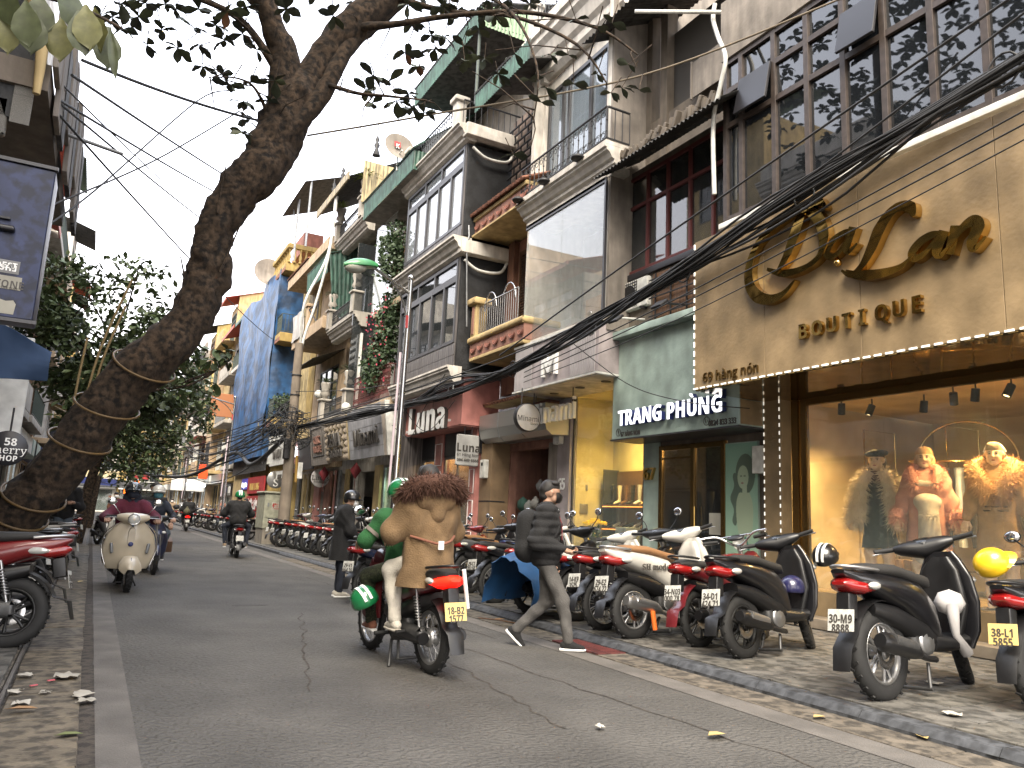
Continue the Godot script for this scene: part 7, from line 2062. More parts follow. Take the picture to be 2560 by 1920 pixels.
func bike(label: String,at: Vector3,turn: float,lean: float,p: Dictionary,group:="")->Node3D:
	var o:=thing("motorbike" if p.kind=="wave" else "scooter",label,"motorbike",at,.0,group)
	o.basis=Basis(Vector3.UP,turn)*Basis(Vector3.RIGHT,lean)
	var k:String=p.kind
	var wave:=k=="wave"
	var vespa:=k=="vespa"
	var R:float={"sh":.305,"vision":.275,"wave":.285,"vespa":.235}[k]
	var wb:float={"sh":1.33,"vision":1.26,"wave":1.22,"vespa":1.27}[k]
	var tw:float={"sh":.105,"vision":.095,"wave":.075,"vespa":.11}[k]
	var body:Material=mats["paint_"+p.body]
	var panel:Material=mats["paint_"+p.get("panel",p.body)]
	var rim:Material=mats[p.get("rim","alloy")]
	var blk:Material=mats.trim_black
	var st:float=p.get("steer",.0)
	var dx:=wb-1.33
	var front:=Transform3D(Basis.IDENTITY,V(wb-.2,0,0))*Transform3D(Basis(V(-.35,.94,0).normalized(),st),Vector3.ZERO)*Transform3D(Basis.IDENTITY,V(-wb+.2,0,0))
	var ws:="spoke" if wave and not p.has("cast") else "cast"
	wheel(o,Transform3D(Basis.IDENTITY,V(0,R,0)),R,tw,ws,rim)
	wheel(o,front*Transform3D(Basis.IDENTITY,V(wb,R,0)),R,tw*.9,ws,rim)
	var tl:Array
	var stt:Array
	if wave:
		tl=[[-.32,.79,.015,.05],[-.2,.75,.06,.1],[.05,.69,.08,.12],[.35,.62,.09,.11],[.6,.56,.1,.08],[.85,.6,.1,.05],[1.0,.72,.1,.045]]
		stt=[[-.3,.8,.015,.06],[-.2,.8,.045,.11],[.1,.78,.045,.12],[.4,.75,.045,.11],[.56,.74,.03,.07]]
	elif vespa:
		tl=[[-.32,.55,.1,.08],[-.2,.55,.2,.22],[.1,.52,.24,.26],[.4,.5,.22,.22],[.52,.45,.14,.16]]
		stt=[[-.25,.77,.02,.1],[.0,.79,.05,.14],[.35,.77,.05,.13],[.52,.74,.02,.08]]
	else:
		tl=[[-.36,.84,.015,.05],[-.26,.8,.055,.1],[-.05,.76,.085,.135],[.2,.7,.12,.155],[.42,.61,.17,.155],[.56,.5,.19,.14],[.62,.42,.1,.12]]
		stt=[[-.24,.845,.015,.06],[-.1,.855,.04,.12],[.15,.84,.05,.145],[.4,.79,.05,.135],[.58,.77,.045,.1],[.65,.74,.02,.06]]
	part("body",hull(tl),panel,o)
	part("seat",hull(stt),mats[p.get("seat","seat_black")],o)
	if not vespa:
		part("lower_cowl",hull([[-.1,.6,.05,.08],[.15,.54,.08,.11],[.45,.42,.1,.13],[.62,.36,.07,.12]]),blk,o)
		part("tail_light",hull([[-.37,.765,.012,.045],[-.33,.755,.045,.085],[-.22,.735,.05,.118],[-.12,.73,.025,.122]]),mats.tail_lit if p.has("lit") else mats.tail_red,o)
		for s in [-1,1]:
			part("indicator",MB.new().ball(V(-.13,.745,s*.112),V(.1,.028,.03),Basis(Vector3.UP,s*.2),10),mats.clear_lens,o)
		var gr:=[]
		for i in 13:
			var a:=PI*i/12.0
			gr.append(V(-.1-sin(a)*.26,.845+sin(a)*.03,cos(a)*.125))
		part("grab_rail",MB.new().tube(gr,.017,7,true,.7),mats[p.get("rail","trim_black")],o)
		var fe:=MB.new()
		var rows:=[]
		for i in 9:
			var a:=1.15+i*.2
			rows.append([V(cos(a)*(R+.04),R+sin(a)*(R+.04),-.07),V(cos(a)*(R+.055),R+sin(a)*(R+.055),0),V(cos(a)*(R+.04),R+sin(a)*(R+.04),.07)])
		rows.append([V(-.4,.36,-.07),V(-.42,.36,0),V(-.4,.36,.07)])
		rows.append([V(-.44,.22,-.06),V(-.455,.22,0),V(-.44,.22,.06)])
		fe.sheet(rows,.006)
		part("rear_fender",fe,mats["paint_"+p.fender] if p.has("fender") else blk,o)
		part("plate_bracket",bx(V(-.3,.62,0),V(.1,.16,.1),.01,Basis(Vector3(0,0,1),-.2)),blk,o)
		var px:=Transform3D(Basis(Vector3.UP,-PI/2)*Basis(Vector3.RIGHT,-.22),V(-.385,.53,0))
		var pm:=MB.new()
		pm.t=px
		pm.box(Vector3.ZERO,V(.19,.14,.004),.002)
		var pl:=part("license_plate",pm,mats["plate_"+p.get("plate","white")],o)
		if p.has("text"):
			for i in 2:
				var lt:=text(pl,p.text[i],.075,Vector3.ZERO,.0,mats.letter_dark,.003,"Droid Sans",true,"lettering",.78)
				lt.transform=px*Transform3D(Basis.IDENTITY.scaled(V(.78,1,1)),V(0,.008-i*.062,.004))
	else:
		part("tail_light",MB.new().ball(V(-.33,.6,0),V(.03,.05,.07)),mats.tail_red,o)
	var en:=MB.new().box(V(.2,R+.02,-.1),V(.5,.13,.1),.03).box(V(.42,R+.08,.0),V(.26,.2,.2),.04)
	if wave:
		en.tube([V(.5,R+.07,0),V(.78,R+.14,0)],[.09,.085],12).lathe([Vector2(.001,-.13),Vector2(.1,-.13),Vector2(.11,0),Vector2(.1,.13),Vector2(.001,.13)],Transform3D(Basis(Vector3.RIGHT,PI/2),V(.45,R+.02,0)),16)
	part("engine",en,mats.engine_metal,o)
	var ex:=MB.new().tube(smooth([V(.52,R-.06,.1),V(.35,R-.04,.13),V(.2,R+.0,.14)],4),.022,7)
	ex.tube([V(.24,R-.01,.145),V(.16,R+.02,.15),V(-.18,R+.09 if not wave else R+.03,.155),V(-.22,R+.1 if not wave else R+.035,.155)],[.03,.058,.064,.045],14)
	var xm:=part("exhaust",ex,mats.trim_black if p.get("pipe","black")=="black" else mats.alloy,o)
	part("heat_guard",MB.new().tube([V(.14,R+.04,.165),V(-.12,R+.1 if not wave else R+.045,.172)],[.048,.052],12,true,.9),mats[p.get("guard","alloy")],xm)
	part("fan_cover",MB.new().lathe([Vector2(.001,.03),Vector2(.03,.03),Vector2(.035,.022),Vector2(.06,.024),Vector2(.065,.015),Vector2(.085,.015),Vector2(.09,0)],Transform3D(Basis(Vector3.RIGHT,PI/2),V(.43,R+.06,.1)),20),mats.alloy if not wave else mats.engine_metal,o)
	for s in ([-.11,.11] if wave else [-.12]):
		var sp:=MB.new().rod(V(.0,R+.03,s),V(.1,.68,s),.012)
		for i in 9:
			sp.lathe([Vector2(.022,-.006),Vector2(.03,0),Vector2(.022,.006)],Transform3D(Basis.IDENTITY,V(.022+i*.008,R+.14+i*.022,s)),10,true)
		part("shock_absorber",sp,mats.alloy,o)
	part("stand",MB.new().rod(V(.5,R-.08,-.12),V(.36,.01,-.2),.013).rod(V(.45,R-.08,-.08),V(.4,.06,-.1),.014).rod(V(.45,R-.08,.08),V(.4,.06,.1),.014).rod(V(.4,.06,-.12),V(.4,.06,.12),.014),mats.engine_metal,o)
	if wave:
		for s in [-1,1]:
			part("leg_shield",MB.new().sheet([[V(.82,.34,s*.09),V(.8,.55,s*.1),V(.86,.8,s*.07)],[V(.92,.32,s*.17),V(.93,.55,s*.2),V(.98,.82,s*.12)],[V(1.0,.36,s*.18),V(1.02,.56,s*.2),V(1.05,.85,s*.09)]],.012),body,o)
			part("foot_peg",MB.new().rod(V(.55,R-.03,s*.1),V(.55,R-.03,s*.26),.018),mats.rubber,o)
			part("foot_peg",MB.new().rod(V(.2,R+.03,s*.1),V(.17,R+.03,s*.24),.016),mats.rubber,o)
		part("front_cowl",hull([[.9,.78,.1,.06],[1.02,.82,.12,.1],[1.1,.82,.08,.07]]),body,o)
		part("chain_case",MB.new().tube([V(-.06,R,-.1),V(.42,R+.02,-.1)],[.05,.07],10,true,1.0),blk,o)
	else:
		part("floorboard",hull([[.52,.36,.07,.13],[.7,.34,.06,.17],[.95+dx,.35,.06,.16],[1.02+dx,.4,.06,.12]]),blk if not vespa else body,o)
		var sw:=.36 if vespa else .23
		part("leg_shield",shield([[.3,.98+dx,.04,sw*.75],[.42,1.02+dx,.045,sw*.97],[.62,1.06+dx,.05,sw],[.8,1.05+dx,.055,sw*.88],[.93,1.03+dx,.05,sw*.6],[.99,1.02+dx,.04,sw*.4]]),body,o)
		part("inner_cover",shield([[.36,.93+dx,.05,sw*.5],[.6,.98+dx,.05,sw*.75],[.85,.97+dx,.05,sw*.6],[.95,.98+dx,.04,sw*.3]]),mats["paint_"+p.inner] if p.has("inner") else blk,o)
		if not vespa:
			part("nose",hull([[1.02+dx,.66,.2,.16],[1.12+dx,.68,.17,.12],[1.17+dx,.66,.09,.07]]),body,o)
			for s in [-1,1]:
				part("indicator",MB.new().ball(V(1.1+dx,.78,s*.13),V(.05,.03,.05),Basis.IDENTITY,8),mats.clear_lens,o)
	var fk:=MB.new()
	fk.t=front
	for s in ([-.075,.075] if not vespa else [-.08]):
		fk.rod(V(wb,R,s),V(wb-.16,.74,s*.9) if not vespa else V(wb-.1,.48,s),.02,8)
	if not vespa:
		fk.rod(V(wb-.15,.7,0),V(wb-.28,1.0,0),.026,8)
	part("fork",fk,mats.alloy if wave else mats.engine_metal,o)
	var fr:=[]
	for i in 8:
		var a:=.35+i*(.26 if not vespa else .3)
		var q:=R+.03
		var w:=(.062 if not vespa else .145)*(1.0 if i>0 else .5)
		fr.append([V(wb+cos(a)*(q-.05),R+sin(a)*(q-.05)-(.05 if vespa else .0),-w),V(wb+cos(a)*q,R+sin(a)*q,-w*.6),V(wb+cos(a)*(q+.012),R+sin(a)*(q+.012),0),V(wb+cos(a)*q,R+sin(a)*q,w*.6),V(wb+cos(a)*(q-.05),R+sin(a)*(q-.05)-(.05 if vespa else .0),w)])
	var fb:=MB.new()
	fb.t=front
	fb.sheet(fr,.006)
	part("front_fender",fb,body,o)
	var hx:=wb-.3
	var hy:=1.03 if not vespa else 1.02
	var hb:=MB.new()
	hb.t=front
	if p.has("bare"):
		hb.tube(smooth([V(hx-.12,hy+.08,-.36),V(hx-.03,hy+.08,-.2),V(hx+.02,hy-.02,-.05),V(hx+.02,hy-.02,.05),V(hx-.03,hy+.08,.2),V(hx-.12,hy+.08,.36)],4),.013,7)
		hb.rod(V(hx-.02,hy+.07,-.17),V(hx-.02,hy+.07,.17),.009)
	else:
		var rings:=[]
		for q in [[-.21,.035,.03],[-.17,.06,.05],[-.1,.09,.07],[.0,.11,.09],[.1,.09,.07],[.17,.06,.05],[.21,.035,.03]]:
			var ring:=PackedVector3Array()
			for j in 14:
				var a:=TAU*j/14
				ring.append(V(hx+.02-absf(q[0])*.25+cos(a)*q[1]*(1.35 if vespa else 1.0),hy+absf(q[0])*.12+sin(a)*q[2]*(1.1 if vespa else .9),q[0]*(1.05 if vespa else 1.0)))
			rings.append(ring)
		hb.loft(rings)
	var hc:=part("handlebar",hb,(mats.chrome if p.has("bare") else (blk if p.get("head","")=="black" else body)),o)
	for s in [-1,1]:
		var g:=MB.new()
		g.t=front
		g.rod(V(hx-.04,hy+.03,s*.2),V(hx-.09,hy+.035,s*.35),.018,8)
		part("grip",g,mats.rubber,hc)
		var l:=MB.new()
		l.t=front
		l.tube([V(hx+.0,hy+.02,s*.2),V(hx-.02,hy+.02,s*.3),V(hx-.05,hy+.015,s*.37)],.007,5)
		part("brake_lever",l,mats.alloy,hc)
		if not p.has("no_mirror"):
			var m:=MB.new()
			m.t=front
			m.tube(smooth([V(hx,hy+.05,s*.17),V(hx+.04,hy+.16,s*.25),V(hx,hy+.22,s*.3)],4),.007,5)
			m.ball(V(hx+.012,hy+.25,s*.31),V(.02,.05,.065),Basis.IDENTITY,12)
			var mp:=part("mirror",m,mats.chrome if vespa else blk,hc)
			var mf:=MB.new()
			mf.t=front
			mf.ball(V(hx+.003,hy+.25,s*.31),V(.015,.044,.058),Basis.IDENTITY,12)
			part("mirror_glass",mf,mats.mirror,mp)
	var ds:=MB.new()
	ds.t=front
	ds.ball(V(hx-.03,hy+.05,0),V(.06,.025,.1),Basis(Vector3(0,0,1),.5),12)
	part("dashboard",ds,mats.glass_dark if not p.has("bare") else blk,hc)
	var hl:=MB.new()
	hl.t=front
	var hp:=V(hx+(.13 if vespa else .1),hy,0)
	hl.lathe([Vector2(.001,.03),Vector2(.05,.026),Vector2(.072,.008),Vector2(.075,-.03)],Transform3D(Basis(Vector3(0,0,1),-PI/2),hp),20)
	var hh:=part("headlight",hl,mats.clear_lens,hc)
	if vespa:
		var cr:=MB.new()
		cr.t=front
		cr.lathe([Vector2(.072,-.01),Vector2(.085,-.01),Vector2(.085,.012),Vector2(.072,.016)],Transform3D(Basis(Vector3(0,0,1),-PI/2),hp),24,true)
		part("headlight_ring",cr,mats.chrome,hh)
		var sx:=1.06+dx
		part("horn_cover",hull([[sx+.0,.78,.14,.06],[sx+.055,.76,.13,.045]]),body,o)
		part("badge",MB.new().ball(V(sx+.055,.66,0),V(.012,.035,.035)),mats.navy,o)
		part("badge",bx(V(sx+.05,.93,.0),V(.01,.035,.03)),mats.blue_tarp,o)
		for s in [-1,1]:
			part("indicator",bx(V(sx-.005,.6,s*.24),V(.03,.15,.045),.012,Basis(Vector3.RIGHT,s*.14)),mats.gray_steel,o)
			part("chrome_edge",MB.new().tube(smooth([V(sx-.07,.36,s*.3),V(sx-.08,.6,s*.37),V(sx-.06,.82,s*.33),V(sx-.02,.95,s*.2)],4),.01,6),mats.chrome,o)
		var cx:=MB.new()
		cx.t=front
		cx.ball(V(wb+.13,R+.21,0),V(.05,.05,.012),Basis.IDENTITY,10)
		part("fender_crest",cx,mats.chrome,o)
	return o
func repaint(o: Node3D,body: String,panel:="")->void:
	for c in o.get_children():
		for n in [["body",panel if panel!="" else body],["leg_shield",body],["nose",body],["front_fender",body],["front_cowl",body],["handlebar",body]]:
			if String(c.name).begins_with(n[0]):
				c.material_override=mats["paint_"+n[1]]
func copy_bike(src: Node3D,label: String,at: Vector3,turn: float,lean: float,body: String,panel: String,group: String)->Node3D:
	var o:Node3D=src.duplicate()
	o.name=numbered(String(src.name).rstrip("_0123456789"))
	add_child(o)
	o.position=at
	o.basis=Basis(Vector3.UP,turn)*Basis(Vector3.RIGHT,lean)
	tag(o,label,"motorbike",group)
	repaint(o,body,panel)
	return o
func helmet(label: String,at: Vector3,turn: Basis,m: Material,stripe: Material=null,s:=1.0)->Node3D:
	var o:=thing("helmet",label,"helmet",at)
	o.basis=turn.scaled_local(Vector3.ONE*s)
	helmet_parts(o,m,stripe)
	return o
func helmet_parts(o: Node,m: Material,stripe: Material,x:=Transform3D.IDENTITY)->void:
	var b:=MB.new()
	b.t=x
	var prof:=[]
	for i in 9:
		var a:=PI*.5*i/8.0
		prof.append(Vector2(maxf(.001,cos(a)*.128),sin(a)*.125))
	prof=[Vector2(.115,-.05),Vector2(.126,-.05),Vector2(.131,-.02)]+prof
	b.lathe(prof,Transform3D(Basis.from_scale(V(1.12,1,1)),Vector3.ZERO),24)
	var h:=part("helmet" if o!=self else "shell",b,m,o)
	var v:=MB.new()
	v.t=x
	var rows:=[[],[]]
	for i in 9:
		var a:=-.95+1.9*i/8.0
		rows[0].append(V(cos(a)*.143,-.01,sin(a)*.126))
		rows[1].append(V(cos(a)*.143+.06*cos(a*1.4),-.035,sin(a)*.126))
	v.sheet(rows,.006)
	part("visor",v,m,h)
	if stripe:
		for z in [-.028,.028]:
			var st:=MB.new()
			st.t=x
			var r2:=[]
			for i in 11:
				var a:=.25+(PI-.3)*i/10.0
				r2.append([V(cos(a)*.1455,sin(a)*.127,z-.013),V(cos(a)*.1455,sin(a)*.127,z+.013)])
			st.sheet(r2,.002)
			part("stripe",st,stripe,h)
func field(bones: Array,cell: float,k:=.03)->MB:
	var lo:=V(1e9,1e9,1e9)
	var hi:=-lo
	for q in bones:
		for e in 2:
			var r:float=q[2+e]+cell*2.5
			lo=lo.min(q[e]-Vector3.ONE*r)
			hi=hi.max(q[e]+Vector3.ONE*r)
	var n:=Vector3i(((hi-lo)/cell).ceil())+Vector3i.ONE
	var sy:=n.x
	var sz:=n.x*n.y
	var g:=PackedFloat32Array()
	g.resize(sz*n.z)
	g.fill(1.0)
	for q in bones:
		var a:Vector3=q[0]
		var ra:float=q[2]
		var d:Vector3=q[1]-a
		var dr:float=q[3]-ra
		var dd:=maxf(d.length_squared(),1e-9)
		var m:float=maxf(ra,q[3])+cell*2.0+k
		var l0:=Vector3i(((a.min(q[1])-Vector3.ONE*m-lo)/cell).floor()).clamp(Vector3i.ZERO,n-Vector3i.ONE)
		var l1:=Vector3i(((a.max(q[1])+Vector3.ONE*m-lo)/cell).ceil()).clamp(Vector3i.ZERO,n-Vector3i.ONE)
		var reach:=cell*2.0+k
		for z in range(l0.z,l1.z+1):
			for y in range(l0.y,l1.y+1):
				var p:=lo+V(l0.x,y,z)*cell-a
				var i:=z*sz+y*sy+l0.x
				for x in range(l0.x,l1.x+1):
					var h:=clampf(p.dot(d)/dd,.0,1.0)
					var f:=(p-d*h).length()-ra-dr*h
					p.x+=cell
					if f<reach:
						var o:=g[i]
						var e:=k-absf(o-f)
						g[i]=minf(o,f)-(e*e/k*.25 if e>.0 else .0)
					i+=1
	var b:=MB.new()
	var at:=PackedInt32Array()
	at.resize(g.size())
	at.fill(-1)
	var off:=[0,1,sy,sy+1,sz,sz+1,sz+sy,sz+sy+1]
	var cells:=[]
	for z in n.z-1:
		for y in n.y-1:
			var i0:=z*sz+y*sy
			for x in n.x-1:
				var i:=i0+x
				if absf(g[i])>cell*2.0:
					continue
				var inside:=0
				for o in off:
					if g[i+o]<.0:
						inside+=1
				if inside==0 or inside==8:
					continue
				var s:=Vector3.ZERO
				var c:=0
				for e in 12:
					var ax:=e/4
					var r:=e%4
					var q:=((r&1)<<((ax+1)%3))|((r >> 1)<<((ax+2)%3))
					var w:=q|(1<<ax)
					var fa:=g[i+off[q]]
					var fb:=g[i+off[w]]
					if (fa<.0)!=(fb<.0):
						var p:=V(q&1,(q >> 1)&1,(q >> 2)&1)
						p[ax]+=fa/(fa-fb)
						s+=p
						c+=1
				at[i]=b.v.size()
				b.v.append(lo+(V(x,y,z)+s/c)*cell)
				cells.append(i)
	var st:=[1,sy,sz]
	for i in cells:
		for ax in 3:
			var u:int=st[(ax+1)%3]
			var w:int=st[(ax+2)%3]
			if i<u+w:
				continue
			var f0:bool=g[i]<.0
			if f0==(g[i+st[ax]]<.0):
				continue
			var a:=at[i]
			var c:=at[i-u]
			var d:=at[i-u-w]
			var e:=at[i-w]
			if c<0 or d<0 or e<0:
				continue
			if f0:
				b.ix.append_array([a,d,c,a,e,d])
			else:
				b.ix.append_array([a,c,d,a,d,e])
	return b
var shared:={}
func shared_people()->void:
	shared.head=field([[V(-.015,.035,0),V(.015,.03,0),.088,.08],[V(-.045,.025,0),V(-.03,.045,0),.076,.076],[V(.03,-.045,-.02),V(.03,-.045,.02),.052,.052],[V(.06,-.085,-.01),V(.06,-.085,.01),.026,.026],[V(.094,.02,0),V(.106,-.018,0),.007,.014],[V(.07,-.02,-.035),V(.07,-.02,.035),.022,.022],[V(-.012,.012,-.083),V(-.02,-.02,-.078),.016,.011],[V(-.012,.012,.083),V(-.02,-.02,.078),.016,.011],[V(-.03,-.06,0),V(-.05,-.16,0),.05,.054]],.008,.018)
	shared.hair=field([[V(-.02,.055,0),V(.02,.06,0),.092,.078],[V(-.055,.02,0),V(-.07,-.03,0),.078,.055],[V(.05,.095,-.03),V(.05,.095,.03),.035,.035]],.011,.02)
	var hand:=[]
	for f in 4:
		var z:=-.03+f*.02
		var l:float=[.85,1.0,.95,.75][f]
		hand.append([V(.085,0,z),V(.085+.035*l,-.008,z*1.1),.0095,.009])
		hand.append([V(.085+.035*l,-.008,z*1.1),V(.085+.052*l,-.032,z*1.1),.009,.008])
		hand.append([V(.085+.052*l,-.032,z*1.1),V(.085+.045*l,-.055,z*1.05),.008,.0075])
	hand+=[[V(.0,0,0),V(.03,0,0),.026,.027],[V(.03,0,-.022),V(.085,0,-.028),.02,.015],[V(.03,0,.02),V(.085,0,.03),.02,.015],[V(.03,0,0),V(.085,0,0),.02,.015],[V(.02,-.008,-.03),V(.06,-.025,-.055),.015,.011],[V(.06,-.025,-.055),V(.09,-.04,-.045),.011,.009]]
	shared.hand=field(hand,.0055,.008)
	shared.eye=MB.new().ball(Vector3.ZERO,V(.006,.006,.012),Basis.IDENTITY,8).mesh()
	shared.brow=MB.new().ball(Vector3.ZERO,V(.006,.004,.019),Basis.IDENTITY,8).mesh()
	shared.lips=MB.new().ball(Vector3.ZERO,V(.007,.007,.021),Basis.IDENTITY,8).mesh()
	var rings:=[]
	for q in [[.015,.062,.07],[-.01,.088,.085],[-.035,.098,.088],[-.065,.092,.08],[-.095,.07,.05]]:
		var r:=[]
		for i in 11:
			var a:=-1.45+2.9*i/10.0
			r.append(V(.028+cos(a)*q[1],q[0],sin(a)*q[2]))
		rings.append(r)
	shared.mask=MB.new().sheet(rings,.004).mesh()
	mat("skin",Color(.42,.25,.17),.55,.0,{"tex":"soft","scale":2.0,"local":true})
	mat("skin_pale",Color(.6,.43,.28),.4)
	mat("hair_black",Color(.012,.01,.009),.6,.0,{"bump":"grain","bscale":.8,"local":true,"scale":Vector3(3,12,3)})
	mat("eye_dark",Color(.02,.015,.012),.2)
	mat("lips",Color(.3,.09,.075),.5)
	cloth("cloth_black",Color(.012,.012,.013))
	cloth("cloth_jeans",Color(.1,.125,.15))
	cloth("cloth_gray",Color(.1,.095,.09))
	cloth("cloth_green",Color(.018,.11,.03))
	cloth("cloth_khaki",Color(.2,.125,.06))
	cloth("cloth_maroon",Color(.11,.012,.03))
	cloth("cloth_navy",Color(.02,.025,.04))
	cloth("cloth_beige",Color(.36,.26,.17))
	cloth("cloth_rust",Color(.25,.1,.06))
	cloth("cloth_pale",Color(.3,.3,.32))
	cloth("cloth_white",Color(.6,.56,.48))
	cloth("cloth_pink",Color(.55,.27,.2))
	cloth("cloth_tan",Color(.45,.28,.13))
	cloth("cloth_blue",Color(.1,.27,.33))
	mat("cloth_camo",Color(.05,.06,.025),.9,.0,{"tex":"bark","scale":2.5,"tex2":"dirt","scale2":4.0,"local":true})
	mat("fur_white",Color(.6,.52,.38),.9)
	mat("fur_brown",Color(.07,.03,.018),.9)
	mat("fur_pink",Color(.6,.3,.22),.9)
	mat("fur_tan",Color(.55,.33,.15),.9)
func stand_pose()->Dictionary:
	return {"pelvis":V(0,.95,0),"chest":V(0,1.27,0),"neck":V(0,1.46,0),"head":V(.03,1.6,0),"look":.0,"nod":.0,
		"sl":V(0,1.39,-.18),"el":V(-.03,1.12,-.24),"wl":V(.05,.88,-.24),"sr":V(0,1.39,.18),"er":V(-.03,1.12,.24),"wr":V(.05,.88,.24),
		"hl":V(0,.9,-.09),"kl":V(.02,.49,-.1),"al":V(0,.09,-.1),"hr":V(0,.9,.09),"kr":V(.02,.49,.1),"ar":V(0,.09,.1),"fl":.0,"fr":.0}
func ride_pose(seat: float,bar: Vector3,ahead:=.12,foot:=V(.35,.34,.18))->Dictionary:
	var p:=stand_pose()
	p.pelvis=V(0,seat+.1,0)
	p.chest=V(ahead*.6,seat+.42,0)
	p.neck=V(ahead,seat+.6,0)
	p.head=V(ahead+.03,seat+.75,0)
	for s in [["l",-1.0],["r",1.0]]:
		p["s"+s[0]]=V(ahead*.9,seat+.53,s[1]*.18)
		p["w"+s[0]]=V(bar.x,bar.y,s[1]*bar.z)
		p["e"+s[0]]=(p["s"+s[0]]+p["w"+s[0]])*.5+V(-.05,-.09,s[1]*.09)
		p["h"+s[0]]=V(.02,seat+.08,s[1]*.09)
		p["a"+s[0]]=V(foot.x,foot.y,s[1]*foot.z)
		p["k"+s[0]]=V(foot.x+.06,maxf(seat-.02,foot.y+.36),s[1]*(foot.z+.04))
	return p
func person(label: String,at: Vector3,turn: float,p: Dictionary,w: Dictionary,s:=1.0,called:="person",category:="person")->Node3D:
	var o:=thing(called,label,category,at)
	o.basis=Basis(Vector3.UP,turn).scaled_local(Vector3.ONE*s)
	var c:float=w.get("cell",.017)
	var skin:Material=mats[w.get("skin","skin")]
	var t:float=w.get("thick",.0)
	var f:=.82
	var sw:Vector3=(p.sr-p.sl)*.5
	var hw:Vector3=(p.hr-p.hl)*.5
	var body:=[]
	var top:=[]
	var legs:=[]
	for q in [[body,f,.0],[top,1.0,t]]:
		var e:float=q[2]
		if q[0]==top and w.has("coat"):
			q[0].append([p.chest-sw*.4,p.chest+sw*.4,.11+t,.11+t])
		q[0].append([p.chest-sw*.5,p.chest+sw*.5,.115*q[1]+e,.115*q[1]+e])
		q[0].append([p.sl,p.sr,.072*q[1]+e,.072*q[1]+e])
		q[0].append([p.chest-sw*.35,p.pelvis-hw*.7+V(0,.08,0),.105*q[1]+e,.1*q[1]+e])
		q[0].append([p.chest+sw*.35,p.pelvis+hw*.7+V(0,.08,0),.105*q[1]+e,.1*q[1]+e])
		q[0].append([(p.sl+p.sr)*.5,p.neck,.075*q[1]+e*.6,.056*q[1]+e*.3])
		for m in ["l","r"]:
			var z:=.88 if q[0]==top else 1.0
			q[0].append([p["s"+m],p["e"+m],.06*q[1]+e,.05*q[1]+e])
			q[0].append([p["e"+m],p["e"+m].lerp(p["w"+m],z),.049*q[1]+e,.036*q[1]+e*.6])
	for q in [[body,f],[legs,1.0]]:
		q[0].append([p.pelvis-hw*.6,p.pelvis+hw*.6,.118*q[1],.118*q[1]])
		for m in ["l","r"]:
			q[0].append([p["h"+m],p["k"+m],.09*q[1],.07*q[1]])
			q[0].append([p["k"+m],p["a"+m]+(V(0,.02,0) if q[0]==legs else Vector3.ZERO),.068*q[1],.054*q[1] if q[0]==legs else .034])
	body.append([p.neck-V(0,.06,0),p.head-V(.03,.06,0),.054,.052])
	if w.has("coat"):
		for m in ["l","r"]:
			pass
	else:
		top.append([p.pelvis-hw*.6+V(0,.02,0),p.pelvis+hw*.6+V(0,.02,0),.122+t,.122+t])
	var hx:=Transform3D(Basis(Vector3.UP,p.look)*Basis(Vector3(0,0,1),p.nod),p.head)
	var bm:=field(body,c*1.35,.035)
	bm.add(shared.head,hx)
	for m in ["l","r"]:
		if w.has("no_hands"):
			break
		var d:Vector3=(p["w"+m]-p["e"+m]).normalized()
		var side:=d.cross(Vector3.UP)
		if p.has("palm"):
			side=p.palm
		var zc:Vector3=(side-d*side.dot(d)).normalized()
		var hb:=Basis(d,zc.cross(d),zc)
		if m=="l":
			hb=hb.scaled_local(V(1,1,-1))
		bm.add(shared.hand,Transform3D(hb,p["w"+m]))
	part("body",bm,skin,o)
	var fold:=w.get("quilt",.0) as float
	for q in [["trousers",legs,w.legs,.0],["jacket",top,w.top,fold]]:
		var g:=field(q[1],c,(.09 if w.has("coat") else .055) if q[0]=="jacket" else .04)
		if q[0]=="jacket" and w.has("coat"):
			var sit:bool=p.kl.x>.2
			var hem:float=p.pelvis.y-.24 if sit else lerpf(p.hl.y,p.kl.y,w.coat)
			var fl:float=w.get("flare",.02)+t
			var rings:=[]
			for i in 15:
				var u:=i/14.0
				var y:=lerpf(hem,p.neck.y-.03,u)
				var c0:Vector3=p.pelvis.lerp(p.chest,clampf((y-p.pelvis.y)/(p.chest.y-p.pelvis.y),.0,1.4))
				var bz:float=[.19,.175,.165,.16,.165,.175,.175,.1][int(u*6.99)]
				bz=lerpf(bz,[.19,.175,.165,.16,.165,.175,.175,.1][int(u*6.99)+1],fposmod(u*6.99,1.0))+t*.8+fl*(1.0-u)*.6
				var bx2:float=lerpf(.165,.12,u)+t*.7+fl*(1.0-u)*.5
				if u>.9:
					bx2*=.8
				var ring:=[]
				for k in 28:
					var a:=TAU*k/28
					var fo:=1.0+(.05*(1.0-u)+.012)*sin(a*7.0+u*3.0+sin(u*9.0))+.012*sin(y*40.0+a*3.0)
					ring.append(V(c0.x+cos(a)*bx2*fo+(.05*(1.0-u) if sit else .0),y,sin(a)*bz*fo))
				rings.append(ring)
			g.loft(rings)
		var nr:=g.normals()
		for i in g.v.size():
			var v:=g.v[i]
			var a:float=.007*sin(v.y*31.0+v.x*17.0+2.0*sin(v.z*23.0))*sin(v.z*19.0+v.y*7.0)
			if q[3]>.0:
				a+=q[3]*(absf(sin(v.y*38.0))-.6)
			g.v[i]=v+nr[i]*a
		part(w.get("top_name","jacket") if q[0]=="jacket" else q[0],g,mats[q[2]],o)
